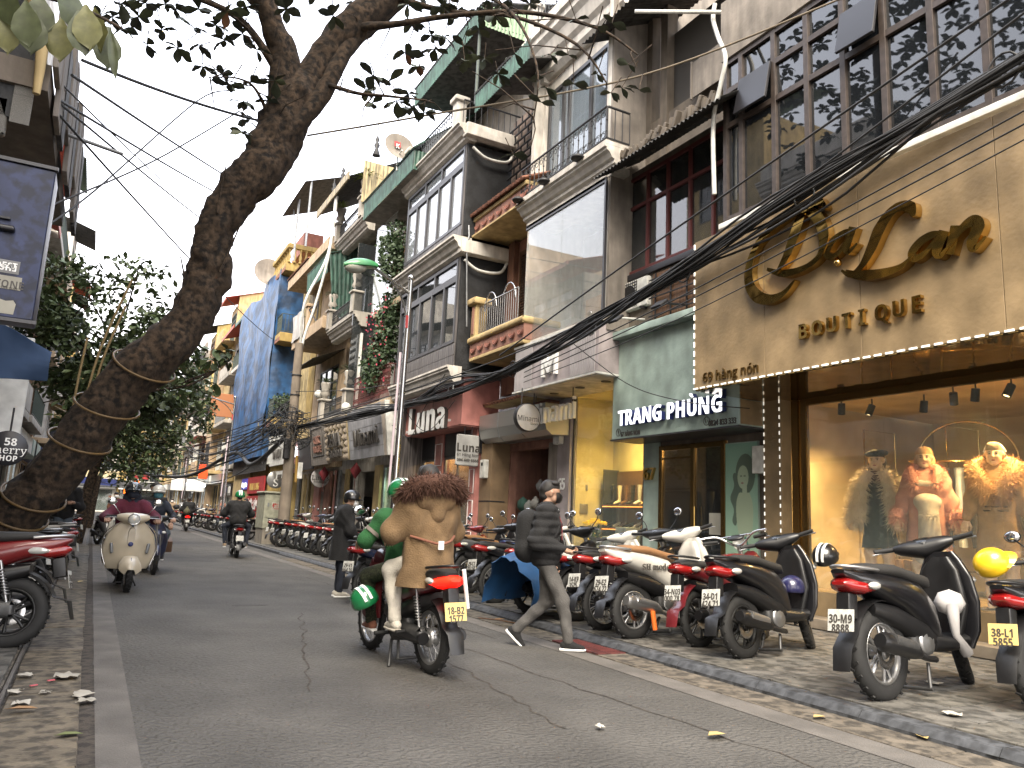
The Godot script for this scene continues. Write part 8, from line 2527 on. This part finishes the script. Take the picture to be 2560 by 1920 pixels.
	for m in ["l","r"]:
		var a:Vector3=p["a"+m]
		var bs:=Basis(Vector3(0,0,1),p["f"+m])
		var sh:=field([[a+bs*V(-.045,-.035,0),a+bs*V(.05,-.035,0),.04,.04],[a+bs*V(.05,-.04,-.005),a+bs*V(.15,-.055,0),.036,.028],[a,a+bs*V(0,.05 if not w.has("boot") else .28,0),.045,.045]],.014,.02)
		var sm:=part("boot" if w.has("boot") else "shoe",sh,mats[w.get("shoe","cloth_black")],o)
		var so:=MB.new()
		so.t=Transform3D(bs,a)
		so.loft([ell(-.085,-.075,.014,.028),ell(-.05,-.075,.016,.04),ell(.08,-.075,.014,.042),ell(.16,-.073,.013,.032),ell(.185,-.068,.008,.012)])
		part("sole",so,mats[w.get("sole","letter_white")],sm)
	var face:=Node3D.new()
	var put_h:=func(called2:String,mesh:Mesh,mm:Material,x:Transform3D): return put(called2,mesh,mm,o,hx*x)
	for z in [-.033,.033]:
		put_h.call("eye",shared.eye,mats.eye_dark,Transform3D(Basis(Vector3.UP,-z*8),V(.086,.013,z)))
		put_h.call("eyebrow",shared.brow,mats.hair_black,Transform3D(Basis(Vector3.UP,-z*8),V(.09,.032,z)))
	face.free()
	if w.has("mask"):
		put_h.call("face_mask",shared.mask,mats[w.mask],Transform3D.IDENTITY)
	else:
		put_h.call("mouth",shared.lips,mats.lips,Transform3D(Basis.IDENTITY,V(.085,-.055,0)))
	if w.get("hair","black")!="":
		if not shared.has("hair_mesh"):
			shared.hair_mesh=shared.hair.mesh()
		put_h.call("hair",shared.hair_mesh,mats[w.get("hair","hair_black")],Transform3D(Basis.IDENTITY,V(-.004,.008,0)))
	if w.has("long_hair"):
		var lh:=field([[V(-.06,.0,-.05),V(-.06,-.2,-.08),.06,.04],[V(-.06,.0,.05),V(-.06,-.2,.08),.06,.04],[V(-.07,.0,0),V(-.09,-.22,0),.06,.05]],.014,.02)
		lh.t=Transform3D.IDENTITY
		put_h.call("long_hair",lh.mesh(),mats[w.long_hair],Transform3D.IDENTITY)
	if w.has("helmet"):
		helmet_parts(o,mats[w.helmet],mats[w.stripe] if w.has("stripe") else null,hx*Transform3D(Basis(Vector3(0,0,1),.12),V(.0,.045,0)))
	return o
func fur(parent: Node,called: String,pts: Array,r: float,m: Material,n: int,hair: float)->void:
	var b:=MB.new().tube(pts,r,9,true)
	for i in n*3:
		var u:=rng.randf()*(pts.size()-1.001)
		var p:Vector3=pts[int(u)].lerp(pts[int(u)+1],u-int(u))
		var d:=V(rng.randfn(),rng.randfn()-.25,rng.randfn()).normalized()
		var s:=d.cross(V(rng.randfn(),rng.randfn(),rng.randfn())).normalized()*hair*.055
		var e:=p+d*(r+hair*rng.randf_range(.5,1.0))+V(0,-hair*.35,0)
		b.quad(p+d*r*.85-s,p+d*r*.85+s,e+s*.2,e-s*.2)
	part(called,b,m,parent)
func parked_bikes()->void:
	var row:="motorbikes parked on the right pavement"
	var near:=[
		["black scooter with plate 30-M9 8888 and a yellow helmet on its mirror",V(5.58,.075,-4.13),.1,-.1,{"kind":"sh","body":"black","text":["30-M9","8888"],"rail":"alloy","guard":"engine_metal","no_mirror":1,"steer":.5,"head":"black"},1.17],
		["dark scooter cut off by the right edge with a yellow plate",V(6.55,.075,-3.5),.1,-.1,{"kind":"sh","body":"black","text":["38-L1","5855"],"plate":"yellow","steer":.3},1.1],
		["black and red scooter with plate 34-D1 424.71",V(5.86,.075,-5.88),.17,-.12,{"kind":"vision","body":"black","text":["34-D1","424.71"],"no_mirror":1,"steer":.55,"rim":"alloy_dark","head":"black"},1.14],
		["dark red underbone motorbike with chrome handlebar and dusty plate 34-N03",V(5.9,.075,-6.55),.22,-.1,{"kind":"wave","body":"maroon","fender":"maroon","text":["34-N03","000.78"],"bare":1,"cast":1,"rim":"alloy_dark","no_mirror":1,"steer":.3},1.1],
		["white scooter with brown seat and orange disc lock on its rear wheel",V(5.5,.075,-7.2),.12,-.1,{"kind":"vision","body":"white","seat":"seat_brown","text":["29-E2","674.22"],"rail":"alloy","pipe":"alloy","no_mirror":1,"steer":.5,"inner":"white"},1.16],
		["black spoked motorbike just left of the white scooter with brown seat",V(5.55,.075,-7.85),.12,-.1,{"kind":"wave","body":"black","text":["14-K9","3575"],"head":"black"},1.12],
		["black and white scooter behind the walking man",V(5.65,.075,-8.6),.15,-.1,{"kind":"sh","body":"white","panel":"white","pipe":"black","guard":"alloy_dark","no_mirror":1,"steer":.5,"inner":"white","text":["29-B1","338.06"]},1.08],
		["dark motorbike half hidden under the blue tarpaulin",V(5.5,.075,-9.5),.15,-.1,{"kind":"wave","body":"black","cast":1,"rim":"alloy_dark","head":"black"},1.1],
		["black motorbike with red tail lights between the tarpaulin and the passenger's coat",V(5.5,.075,-10.6),.2,-.1,{"kind":"wave","body":"black","cast":1,"rim":"alloy","panel":"black","guard":"chrome","text":["29-C1","702.58"]},1.1],
		["glossy black scooter with brown seat right of the passenger's coat",V(5.7,.075,-12.0),.25,-.1,{"kind":"sh","body":"black","panel":"gray","seat":"seat_brown","guard":"chrome","text":["30-F4","118.20"]},1.1],
		["white and blue motorbike with a shining mirror right of the fur hood",V(6.5,.075,-11.6),.2,-.1,{"kind":"vision","body":"white","panel":"blue","steer":.4},1.08],
		["navy motorbike at the kerb that the woman in black holds",V(3.78,.0,-11.5),.55,-.05,{"kind":"wave","body":"navy","panel":"navy","text":["29-V1","664.16"]},1.05]]
	var made:=[]
	for q in near:
		var b:=bike(q[0],q[1],q[2],q[3],q[4])
		b.basis=b.basis.scaled_local(Vector3.ONE*q[5])
		made.append(b)
	var hx:Transform3D=made[0].transform
	helmet("yellow helmet hanging on the black scooter's handlebar",hx*V(1.1,.9,.3),Basis(V(0,0,1),.9)*Basis(Vector3.UP,-.9),mat("helmet_yellow",Color(.8,.5,.02),.3,.0,{"coat":.5}),null,1.0)
	var bag:=solo("plastic_bag",MB.new().ball(V(0,0,0),V(.13,.11,.12),Basis.IDENTITY,8).tube([V(-.05,0,.05),V(-.06,-.25,.08),V(.08,-.4,.08)],[.06,.03,.05],7),plaster("bag_white2",Color(.62,.6,.6),.0),"white plastic bag hanging at the footboard of the black scooter","bag")
	bag.position=hx*V(.78,.62,.12)
	var x2:Transform3D=made[2].transform
	helmet("black helmet with checkered band on the black and red scooter's handlebar",x2*V(1.1,.88,.24),Basis(Vector3.UP,.3)*Basis(V(0,0,1),.5),paint("helmet_black",Color(.01,.01,.011)),mats.letter_white,1.05)
	helmet("dark blue helmet on the footboard of the black and red scooter",x2*V(.78,.6,.05),Basis(Vector3.UP,.5),paint("helmet_navy",Color(.02,.02,.07)))
	part("seat_trim",hull([[-.22,.875,.006,.05],[-.05,.89,.012,.09],[.12,.875,.006,.08]]),mats.paint_red,made[2])
	text(made[4],"SH mode",.085,V(.2,.68,.166),.0,mats.letter_dark,.006,"Droid Serif",true)
	solo("disc_lock",MB.new().rod(V(0,0,0),V(.02,-.2,.02),.028,10),mat("lock_orange",Color(.7,.15,.02),.5),"orange disc lock hanging at the white scooter's rear wheel","lock").position=made[4].transform*V(.08,.27,.2)
	var rows:=[]
	for i in 9:
		var r:=[]
		for k in 17:
			var u:=k/16.0
			var a:=PI*(.02+.96*u)
			var h:=.95-.12*absf(i-3)*.5
			var w:=.34+.03*sin(u*22.0+i)
			r.append(V(-.55+i*.19+.05*sin(u*15.0+i*2.0),maxf(.06,pow(sin(a),.5)*h+.03*sin(u*31.0+i*1.7)),-cos(a)*w*1.15+.04*sin(i*2.2+u*9.0)))
		rows.append(r)
	var tp:=solo("tarpaulin",MB.new().sheet(rows,.006),mats.blue_tarp,"crumpled blue tarpaulin over the motorbike behind the walking man's legs","tarpaulin")
	tp.transform=Transform3D(Basis(Vector3.UP,.35),V(5.25,.07,-9.05))
	var cols:=["black","white","black","red","gray","black","navy","white","maroon","black"]
	var words:=["nearest","second","third","fourth","fifth","sixth","seventh","eighth","ninth","farthest"]
	for i in 9:
		var src:Node3D=made[[5,8,9,7,6,5,9,8,10][i]]
		var b:=copy_bike(src,"%s motorbike in the row between the woman in black and the cabinet, %s one"%[cols[i],words[i]],V(5.75+rng.randf()*.2,.09,-19.2-i*1.08),.15+rng.randf()*.25,-.1,cols[i],cols[(i+3)%10],row)
		b.basis=b.basis.scaled_local(Vector3.ONE*1.05)
	for i in 6:
		copy_bike(made[[9,5,8,10,5,9][i]],"%s motorbike parked before the pink shop front, %s one"%[cols[i+2],words[i]],V(6.1+rng.randf()*.3,.09,-13.3-i*.95),.2+rng.randf()*.2,-.1,cols[i+2],cols[i],row)
	for i in 10:
		copy_bike(made[[5,8,9,10,5,8,6,9,5,8][i]],"%s motorbike parked beyond the green cabinet, %s one"%[cols[i],words[i]],V(5.6+rng.randf()*.3,.09,-32.2-i*1.5),.3+rng.randf()*.3,-.1,cols[i],cols[(i+5)%10],row)
	for i in 10:
		copy_bike(made[[8,5,10,9,5,6,8,5,9,8][i]],"%s motorbike far along the right pavement, %s one"%[cols[9-i],words[i]],V(5.5+rng.randf()*.4,.09,-48.0-i*1.7),.3+rng.randf()*.4,-.1,cols[9-i],cols[i],row)
	var ra:=bike("red and black scooter nearest on the left pavement, cut by the picture's edge",V(-.52,.02,-8.2),PI-.12,.1,{"kind":"vision","body":"red","panel":"red","rail":"alloy","text":["29-G1","587.38"],"rim":"alloy_dark","guard":"alloy_dark"})
	ra.basis=ra.basis.scaled_local(Vector3.ONE*1.12)
	var rb:=bike("bright red motorbike behind the nearest red scooter on the left",V(-.55,.02,-9.7),PI-.05,.1,{"kind":"wave","body":"red","panel":"red","cast":1,"head":"black"})
	for i in 9:
		copy_bike([rb,ra][i%2],"%s motorbike on the left pavement beyond the two red ones, %s one"%[cols[i],words[i]],V(-.5-rng.randf()*.3,.02,[-12.0,-13.2,-15.0,-17.0,-21.6,-24.5,-26.5,-29.0,-32.0][i]),PI-.1-rng.randf()*.5,.1,cols[i],cols[(i+4)%10],"motorbikes parked on the left pavement")
	for i in 5:
		copy_bike(made[[6,8,2,5,10][i]],"%s motorbike standing at the left kerb down the street, %s one"%[cols[i+1],words[i]],V(.3+.25*i,.0,-27.5-i*2.6),-.9-rng.randf()*.6,-.08,cols[i+1],cols[i+4],"motorbikes at the left kerb")
func rider(label: String,b: Node3D,x: float,seat: float,bar: Vector3,w: Dictionary,s:=1.0,ahead:=.12,foot:=V(.32,.33,.17),look:=.0)->Node3D:
	var p:=ride_pose(seat,bar,ahead,foot)
	p.look=look
	var o:=person(label,b.transform*V(x,0,0),b.rotation.y,p,w,s)
	o.basis=b.basis.orthonormalized()*Basis.from_scale(Vector3.ONE*s)
	return o
func traffic_and_people()->void:
	shared_people()
	var tb:=bike("old underbone motorbike taxi with lit tail light and yellow plate",V(2.72,0,-6.38),1.655,-.02,{"kind":"wave","body":"maroon","panel":"maroon","lit":1,"plate":"yellow","text":["18-B2","1577"],"head":"black"})
	tb.basis=tb.basis.scaled_local(Vector3.ONE*1.06)
	part("mud_flap_light",MB.new().rod(V(-.4,.85,.05),V(-.36,.55,.12),.018),mats.letter_white,tb)
	mat("helmet_green",Color(.01,.15,.05),.25,.0,{"coat":.8})
	var rd:=rider("motorbike taxi driver in green jacket, camouflage trousers and green striped helmet",tb,.56,.76,V(.34,1.06,.3),{"top":"cloth_green","legs":"cloth_camo","shoe":"cloth_rust","thick":.02,"helmet":"helmet_green","stripe":"letter_white","cell":.016},1.0,.14)
	var rp:=ride_pose(.76,V(.34,1.06,.3),.14)
	for m in ["l","r"]:
		part("reflective_band",MB.new().tube([rp["s"+m].lerp(rp["e"+m],.55),rp["s"+m].lerp(rp["e"+m],.68)],.083,14),mats.gray_concrete,rd)
	var rk:=rider("motorbike passenger in a khaki parka with brown fur hood and cream boots",tb,.1,.84,V(.3,1.1,.24),{"top":"cloth_khaki","legs":"cloth_white","shoe":"cloth_white","boot":1,"sole":"cloth_white","thick":.035,"coat":.55,"flare":.06,"cell":.016},1.03,.07,V(.2,.4,.2))
	var hp:=[]
	for i in 15:
		var a:=.35+(TAU-.7)*i/14.0
		hp.append(V(.0+cos(a)*.16,1.5-.08*cos(a),sin(a)*.235))
	fur(rk,"fur_hood",hp,.075,mats.fur_brown,2200,.07)
	part("hood",field([[V(-.06,1.42,-.09),V(-.06,1.42,.09),.1,.1],[V(-.09,1.3,0),V(-.06,1.4,0),.08,.1]],.018,.03),mats.cloth_khaki,rk)
	part("waist_cord",MB.new().tube(smooth([V(-.04,1.12,-.21),V(-.17,1.08,-.1),V(-.185,1.06,0),V(-.17,1.08,.1),V(-.04,1.12,.21)],4),.012,6),mats.cloth_rust,rk)
	part("buckle",bx(V(-.2,1.05,0),V(.015,.07,.05)),mats.letter_white,rk)
	var tx:Transform3D=tb.transform
	helmet("spare green striped helmet hung beside the taxi driver's knee",tx*V(.72,.52,-.3),Basis(Vector3.UP,1.6)*Basis(Vector3.RIGHT,-.5),mats.helmet_green,mats.letter_white)
	var p:=stand_pose()
	p.kl=V(.02,.47,-.1)
	p.al=V(-.29,.15,-.1)
	p.fl=-.75
	p.kr=V(.2,.49,.09)
	p.ar=V(.27,.095,.09)
	p.pelvis=V(0,.93,0)
	p.el=V(-.1,1.1,-.26)
	p.wl=V(.02,.86,-.28)
	p.er=V(-.08,1.1,.27)
	p.wr=V(.2,1.02,.16)
	p.look=.35
	p.palm=V(.2,.3,-1)
	var man:=person("man in black quilted jacket and mask walking with a phone in his hand",V(4.4,.0,-7.33),-.62,p,{"top":"cloth_black","legs":"cloth_gray","thick":.034,"quilt":.014,"mask":"trim_black","cell":.013},1.02)
	part("collar",MB.new().tube([V(-.01,1.44,0),V(.0,1.5,0)],[.085,.075],14,false),mats.cloth_black,man)
	part("red_strap",MB.new().tube(smooth([V(.08,1.46,.03),V(.155,1.3,.05),V(.17,1.12,.07)],4),.006,5),mats.paint_red,man)
	part("hair_top",MB.new().ball(V(.07,1.71,.03),V(.055,.03,.06)),mats.hair_black,man)
	solo("phone",bx(Vector3.ZERO,V(.15,.012,.075),.004),mats.black_plastic,"black phone held by the walking man","phone").transform=man.transform*Transform3D(Basis(Vector3.UP,.2),V(.36,1.01,.15))
	var bp:=field([[V(-.2,1.3,0),V(-.2,1.0,0),.13,.14],[V(-.22,1.0,-.07),V(-.22,1.0,.07),.1,.1]],.02,.04)
	var bpo:=solo("backpack",bp,mats.cloth_black,"black backpack worn by the walking man","backpack")
	bpo.transform=man.transform
	part("strap",MB.new().tube(smooth([V(-.1,1.46,.12),V(.02,1.5,.13),V(.13,1.35,.13),V(.1,1.15,.17),V(-.1,1.05,.17)],4),.016,6),mats.cloth_black,bpo)
	p=stand_pose()
	p.head=V(.1,1.58,0)
	p.neck=V(.04,1.44,0)
	p.wl=V(.3,.86,-.16)
	p.el=V(.06,1.1,-.24)
	p.wr=V(.32,.84,.12)
	p.er=V(.08,1.08,.25)
	p.nod=-.2
	person("woman in black coat, black helmet and white mask standing by a motorbike",V(3.62,0,-12.4),-.1,p,{"top":"cloth_black","legs":"cloth_navy","thick":.02,"coat":.75,"mask":"letter_white","helmet":"helmet_black","shoe":"cloth_white","cell":.017},.97)
	p=ride_pose(.78,V(.42,1.05,.28))
	person("rider in rusty brown jacket and beige helmet behind the taxi driver",V(4.45,.0,-10.9),1.2,p,{"top":"cloth_rust","legs":"cloth_green","helmet":"paint_cream","thick":.02,"cell":.022})
	var vb:=bike("cream white retro scooter riding towards the camera",V(.55,0,-14.5),-PI/2+.05,.0,{"kind":"vespa","body":"cream","panel":"cream","inner":"cream"})
	vb.basis=vb.basis.scaled_local(Vector3.ONE*1.05)
	mat("visor_gloss",Color(.02,.025,.028),.15,.0,{"coat":1.0})
	rider("woman in maroon coat and dark scarf riding the cream retro scooter",vb,.36,.74,V(.5,1.07,.36),{"top":"cloth_maroon","legs":"cloth_black","helmet":"visor_gloss","mask":"cloth_navy","thick":.03,"cell":.017},1.0,.1,V(.4,.45,.12))
	var sc:=solo("scarf",field([[V(.05,1.34,-.05),V(.05,1.34,.05),.085,.085],[V(.1,1.3,-.03),V(.17,.98,-.05),.06,.05],[V(.1,1.3,.03),V(.18,.98,.04),.06,.05]],.02,.03),mats.cloth_navy,"dark scarf round the neck of the woman on the cream scooter","scarf")
	sc.transform=vb.transform*Transform3D(Basis.IDENTITY,V(.36,0,0))
	var bb2:=bike("dark blue motorbike following the cream scooter",V(1.12,0,-17.6),-PI/2+.05,.0,{"kind":"vision","body":"navy","head":"black"})
	rider("rider with white helmet and blue mask behind the cream scooter",bb2,.42,.78,V(.45,1.05,.3),{"top":"cloth_navy","legs":"cloth_jeans","helmet":"paint_white","mask":"cloth_blue","cell":.022})
	var ps:=rider("pillion man with cap and white striped black sleeves behind the white helmet",bb2,.02,.86,V(.1,.95,.36),{"top":"cloth_black","legs":"cloth_black","cell":.022},1.0,.05,V(.1,.36,.2))
	part("sleeve_stripe",MB.new().tube(smooth([V(.05,1.4,.24),V(.03,1.22,.33),V(.08,.98,.36)],4),.016,5),mats.letter_white,ps)
	solo("carton",bx(V(1.42,.52,-17.3),V(.22,.22,.36),.01,Basis(Vector3.RIGHT,.2)),mats.wood_brown,"brown carton strapped to the motorbike behind the cream scooter","carton")
	p=stand_pose()
	p.pelvis=V(-.08,.93,0)
	p.hl=V(-.07,.9,-.09)
	p.hr=V(-.07,.9,.09)
	p.al=V(.12,.09,-.06)
	p.ar=V(.05,.09,.16)
	p.wl=V(.26,1.16,-.06)
	p.el=V(.05,1.08,-.28)
	p.wr=V(.27,1.17,.05)
	p.er=V(.05,1.08,.28)
	p.nod=-.35
	p.chest=V(-.04,1.26,0)
	person("man in black sweater and jeans leaning by the trunk, hands together",V(-.5,.02,-19.8),-1.25,p,{"top":"cloth_black","legs":"cloth_jeans","thick":.03,"cell":.018},1.06)
	var kb:=bike("black motorbike ridden away in the middle of the street",V(3.57,0,-22.0),1.52,.0,{"kind":"vision","body":"black","head":"black"})
	rider("rider in black jacket with green striped helmet riding away",kb,.45,.8,V(.4,1.05,.32),{"top":"cloth_black","legs":"cloth_navy","helmet":"helmet_green","stripe":"letter_white","thick":.04,"shoe":"cloth_beige","cell":.02},1.05,.12,V(.1,.33,.26))
	var fb:=bike("distant scooter with a lit red tail light",V(4.45,0,-43.5),1.5,.0,{"kind":"sh","body":"black","lit":1,"head":"black"})
	rider("distant rider in black with an olive bag, tail light glowing below",fb,.45,.8,V(.4,1.05,.3),{"top":"cloth_black","legs":"cloth_black","thick":.04,"cell":.03})
	var fp:=rider("distant pillion rider in black beside the olive bag",fb,.05,.86,V(.2,1.0,.2),{"top":"cloth_black","legs":"cloth_black","thick":.05,"cell":.03})
	solo("bag",field([[V(0,0,-.1),V(0,0,.1),.16,.16],[V(0,.1,0),V(0,.25,0),.1,.04]],.03,.05),plaster("olive",Color(.12,.11,.06),.0),"olive bag carried on the distant scooter","bag").position=V(4.35,1.0,-43.2)
	var far:=[["woman in beige jacket walking far down the street",V(5.2,0,-62),-2.0,"cloth_beige","cloth_black"],["man in pale grey shirt walking away far down the street",V(5.6,0,-58),1.4,"cloth_pale","cloth_navy"],["person in black hood standing far down the street",V(6.2,0,-60),-1.6,"cloth_black","cloth_black"],
		["person in dark clothes sitting by the far left shops",V(-.3,0,-34),-.4,"cloth_navy","cloth_black"],["person in brown standing among the far left motorbikes",V(.9,0,-38),-1.2,"cloth_rust","cloth_black"],["person in a pink jacket by the far right shop fronts",V(6.6,.08,-47),2.6,"cloth_pink","cloth_navy"],["person in black on the far right pavement",V(7.2,.08,-43),2.8,"cloth_black","cloth_black"]]
	for q in far:
		p=stand_pose()
		p.kr.x=.12
		p.al.x=-.12
		person(q[0],q[1],q[2],p,{"top":q[3],"legs":q[4],"cell":.03,"mask":"letter_white","thick":.02})
	var names:=["mannequin","mannequin"]
	p=stand_pose()
	p.sl=V(0,1.38,-.14)
	p.sr=V(0,1.38,.14)
	p.er=V(-.02,1.12,.24)
	p.el=V(-.02,1.12,-.24)
	p.wr=V(.06,.9,.29)
	p.wl=V(.06,.9,-.29)
	var m1:=person("mannequin in black beret, open white fur vest and long black skirt",V(9.5,.57,-7.02),-2.75,p,{"top":"cloth_black","legs":"skin_pale","skin":"skin_pale","shoe":"skin_pale","sole":"skin_pale","coat":.85,"hair":"hair_black","long_hair":"hair_black","top_name":"dress"},1.12,"mannequin","mannequin")
	part("beret",MB.new().ball(V(.0,1.7,0),V(.15,.045,.14),Basis(Vector3.RIGHT,.1)),mats.seat_black,m1)
	for s in [-1.0,1.0]:
		fur(m1,"fur_vest",smooth([V(.04,1.46,s*.09),V(.09,1.3,s*.15),V(.09,1.1,s*.19),V(.07,.86,s*.2)],3),.085,mats.fur_white,900,.09)
		fur(m1,"fur_sleeve",[V(0,1.38,s*.2),V(-.02,1.12,s*.28),V(.04,.86,s*.3)],.08,mats.fur_white,500,.08)
	var m2:=person("mannequin with long blond hair in pink coat with fur collar and cuffs",V(9.5,.57,-6.32),-2.6,p,{"top":"cloth_pink","legs":"skin_pale","skin":"skin_pale","shoe":"skin_pale","sole":"skin_pale","coat":.9,"thick":.02,"flare":.05,"hair":"fur_tan","long_hair":"fur_tan","top_name":"coat"},1.12,"mannequin","mannequin")
	part("white_dress",field([[V(.1,1.3,-.09),V(.1,1.3,.06),.07,.07],[V(.12,1.1,-.07),V(.12,1.1,.04),.09,.09],[V(.13,.5,-.12),V(.13,.5,.06),.09,.09],[V(.13,1.1,-.02),V(.15,.5,-.03),.1,.13]],.018,.04),mats.cloth_white,m2)
	for i in 4:
		fur(m2,"frill",[V(.2,.95-i*.15,-.1),V(.235,.93-i*.15,-.03),V(.2,.95-i*.15,.05)],.02,mats.cloth_white,60,.05)
	for s in [-1.0,1.0]:
		fur(m2,"fur_collar",smooth([V(-.06,1.5,s*.06),V(.06,1.46,s*.13),V(.13,1.3,s*.1)],3),.06,mats.fur_pink,500,.06)
		fur(m2,"fur_cuff",[V(.02,1.0,s*.285),V(.06,.9,s*.3)],.075,mats.fur_pink,350,.06)
	var m3:=person("mannequin with grey brown hair and headband in belted tan coat with big fur collar",V(9.5,.57,-5.42),-2.75,p,{"top":"cloth_tan","legs":"skin_pale","skin":"skin_pale","shoe":"skin_pale","sole":"skin_pale","coat":.88,"thick":.02,"flare":.03,"hair":"cloth_beige","long_hair":"cloth_gray","top_name":"coat"},1.12,"mannequin","mannequin")
	part("headband",MB.new().tube(smooth([V(.0,1.64,-.1),V(.02,1.71,-.06),V(.02,1.73,0),V(.02,1.71,.06),V(.0,1.64,.1)],4),.012,6),mats.letter_white,m3)
	part("belt",MB.new().lathe([Vector2(.165,-.03),Vector2(.17,0),Vector2(.165,.03)],Transform3D(Basis.from_scale(V(1,1,1.12)),V(0,1.03,0)),20,true),mats.cloth_tan,m3)
	for s in [-1.0,1.0]:
		fur(m3,"fur_collar",smooth([V(-.08,1.52,s*.05),V(.03,1.48,s*.17),V(.14,1.32,s*.12),V(.16,1.16,s*.03)],3),.085,mats.fur_tan,1000,.07)
	for q in [[9.75,-6.85,"behind the beret mannequin"],[9.75,-6.6,"behind the pink coat"]]:
		var b:=MB.new()
		for s in [-.07,.07]:
			b.tube([V(q[0],.57,q[1]+s),V(q[0],.8,q[1]+s),V(q[0],1.05,q[1]+s)],[.045,.05,.065],12).ball(V(q[0]-.06,.6,q[1]+s),V(.11,.035,.04))
		solo("boot_display",b,mats.skin_pale,"pair of pale mannequin legs in tall boots %s"%q[2],"boot display")
func _ready()->void:
	rng.seed=7
	var cam:=Camera3D.new()
	cam.name="camera"
	add_child(cam)
	cam.position=V(0,1.32,0)
	cam.basis=Basis(Vector3.UP,-.48733)*Basis(Vector3.RIGHT,.17583)*Basis(Vector3(0,0,1),.04743)
	cam.fov=53.06
	cam.far=600
	cam.near=.05
	cam.current=true
	var env:=Environment.new()
	env.background_mode=Environment.BG_SKY
	env.tonemap_mode=Environment.TONE_MAPPER_LINEAR
	env.tonemap_exposure=7.2
	env.sdfgi_enabled=true
	env.ssao_enabled=true
	env.ssil_enabled=true
	var sky:=Sky.new()
	var sm:=ProceduralSkyMaterial.new()
	sm.sky_top_color=Color(.9,.93,1.0)
	sm.sky_horizon_color=Color(1.0,.965,.93)
	sm.sky_curve=.25
	sm.ground_bottom_color=Color(.25,.24,.22)
	sm.ground_horizon_color=Color(.6,.58,.55)
	sm.sky_energy_multiplier=.8
	sky.sky_material=sm
	env.sky=sky
	var we:=WorldEnvironment.new()
	we.name="world"
	we.environment=env
	add_child(we)
	var sun:=DirectionalLight3D.new()
	sun.name="sun"
	sun.light_energy=.5
	sun.light_angular_distance=40
	sun.light_color=Color(1,.96,.9)
	sun.shadow_enabled=true
	sun.rotation=Vector3(deg_to_rad(-50),deg_to_rad(-35),0)
	add_child(sun)
	make_mats()
	ground()
	boutique()
	teal_shop()
	white_building()
	pink_house()
	black_tower()
	old_houses()
	far_street()
	street_things()
	left_things()
	trees()
	bike_mats()
	parked_bikes()
	traffic_and_people()
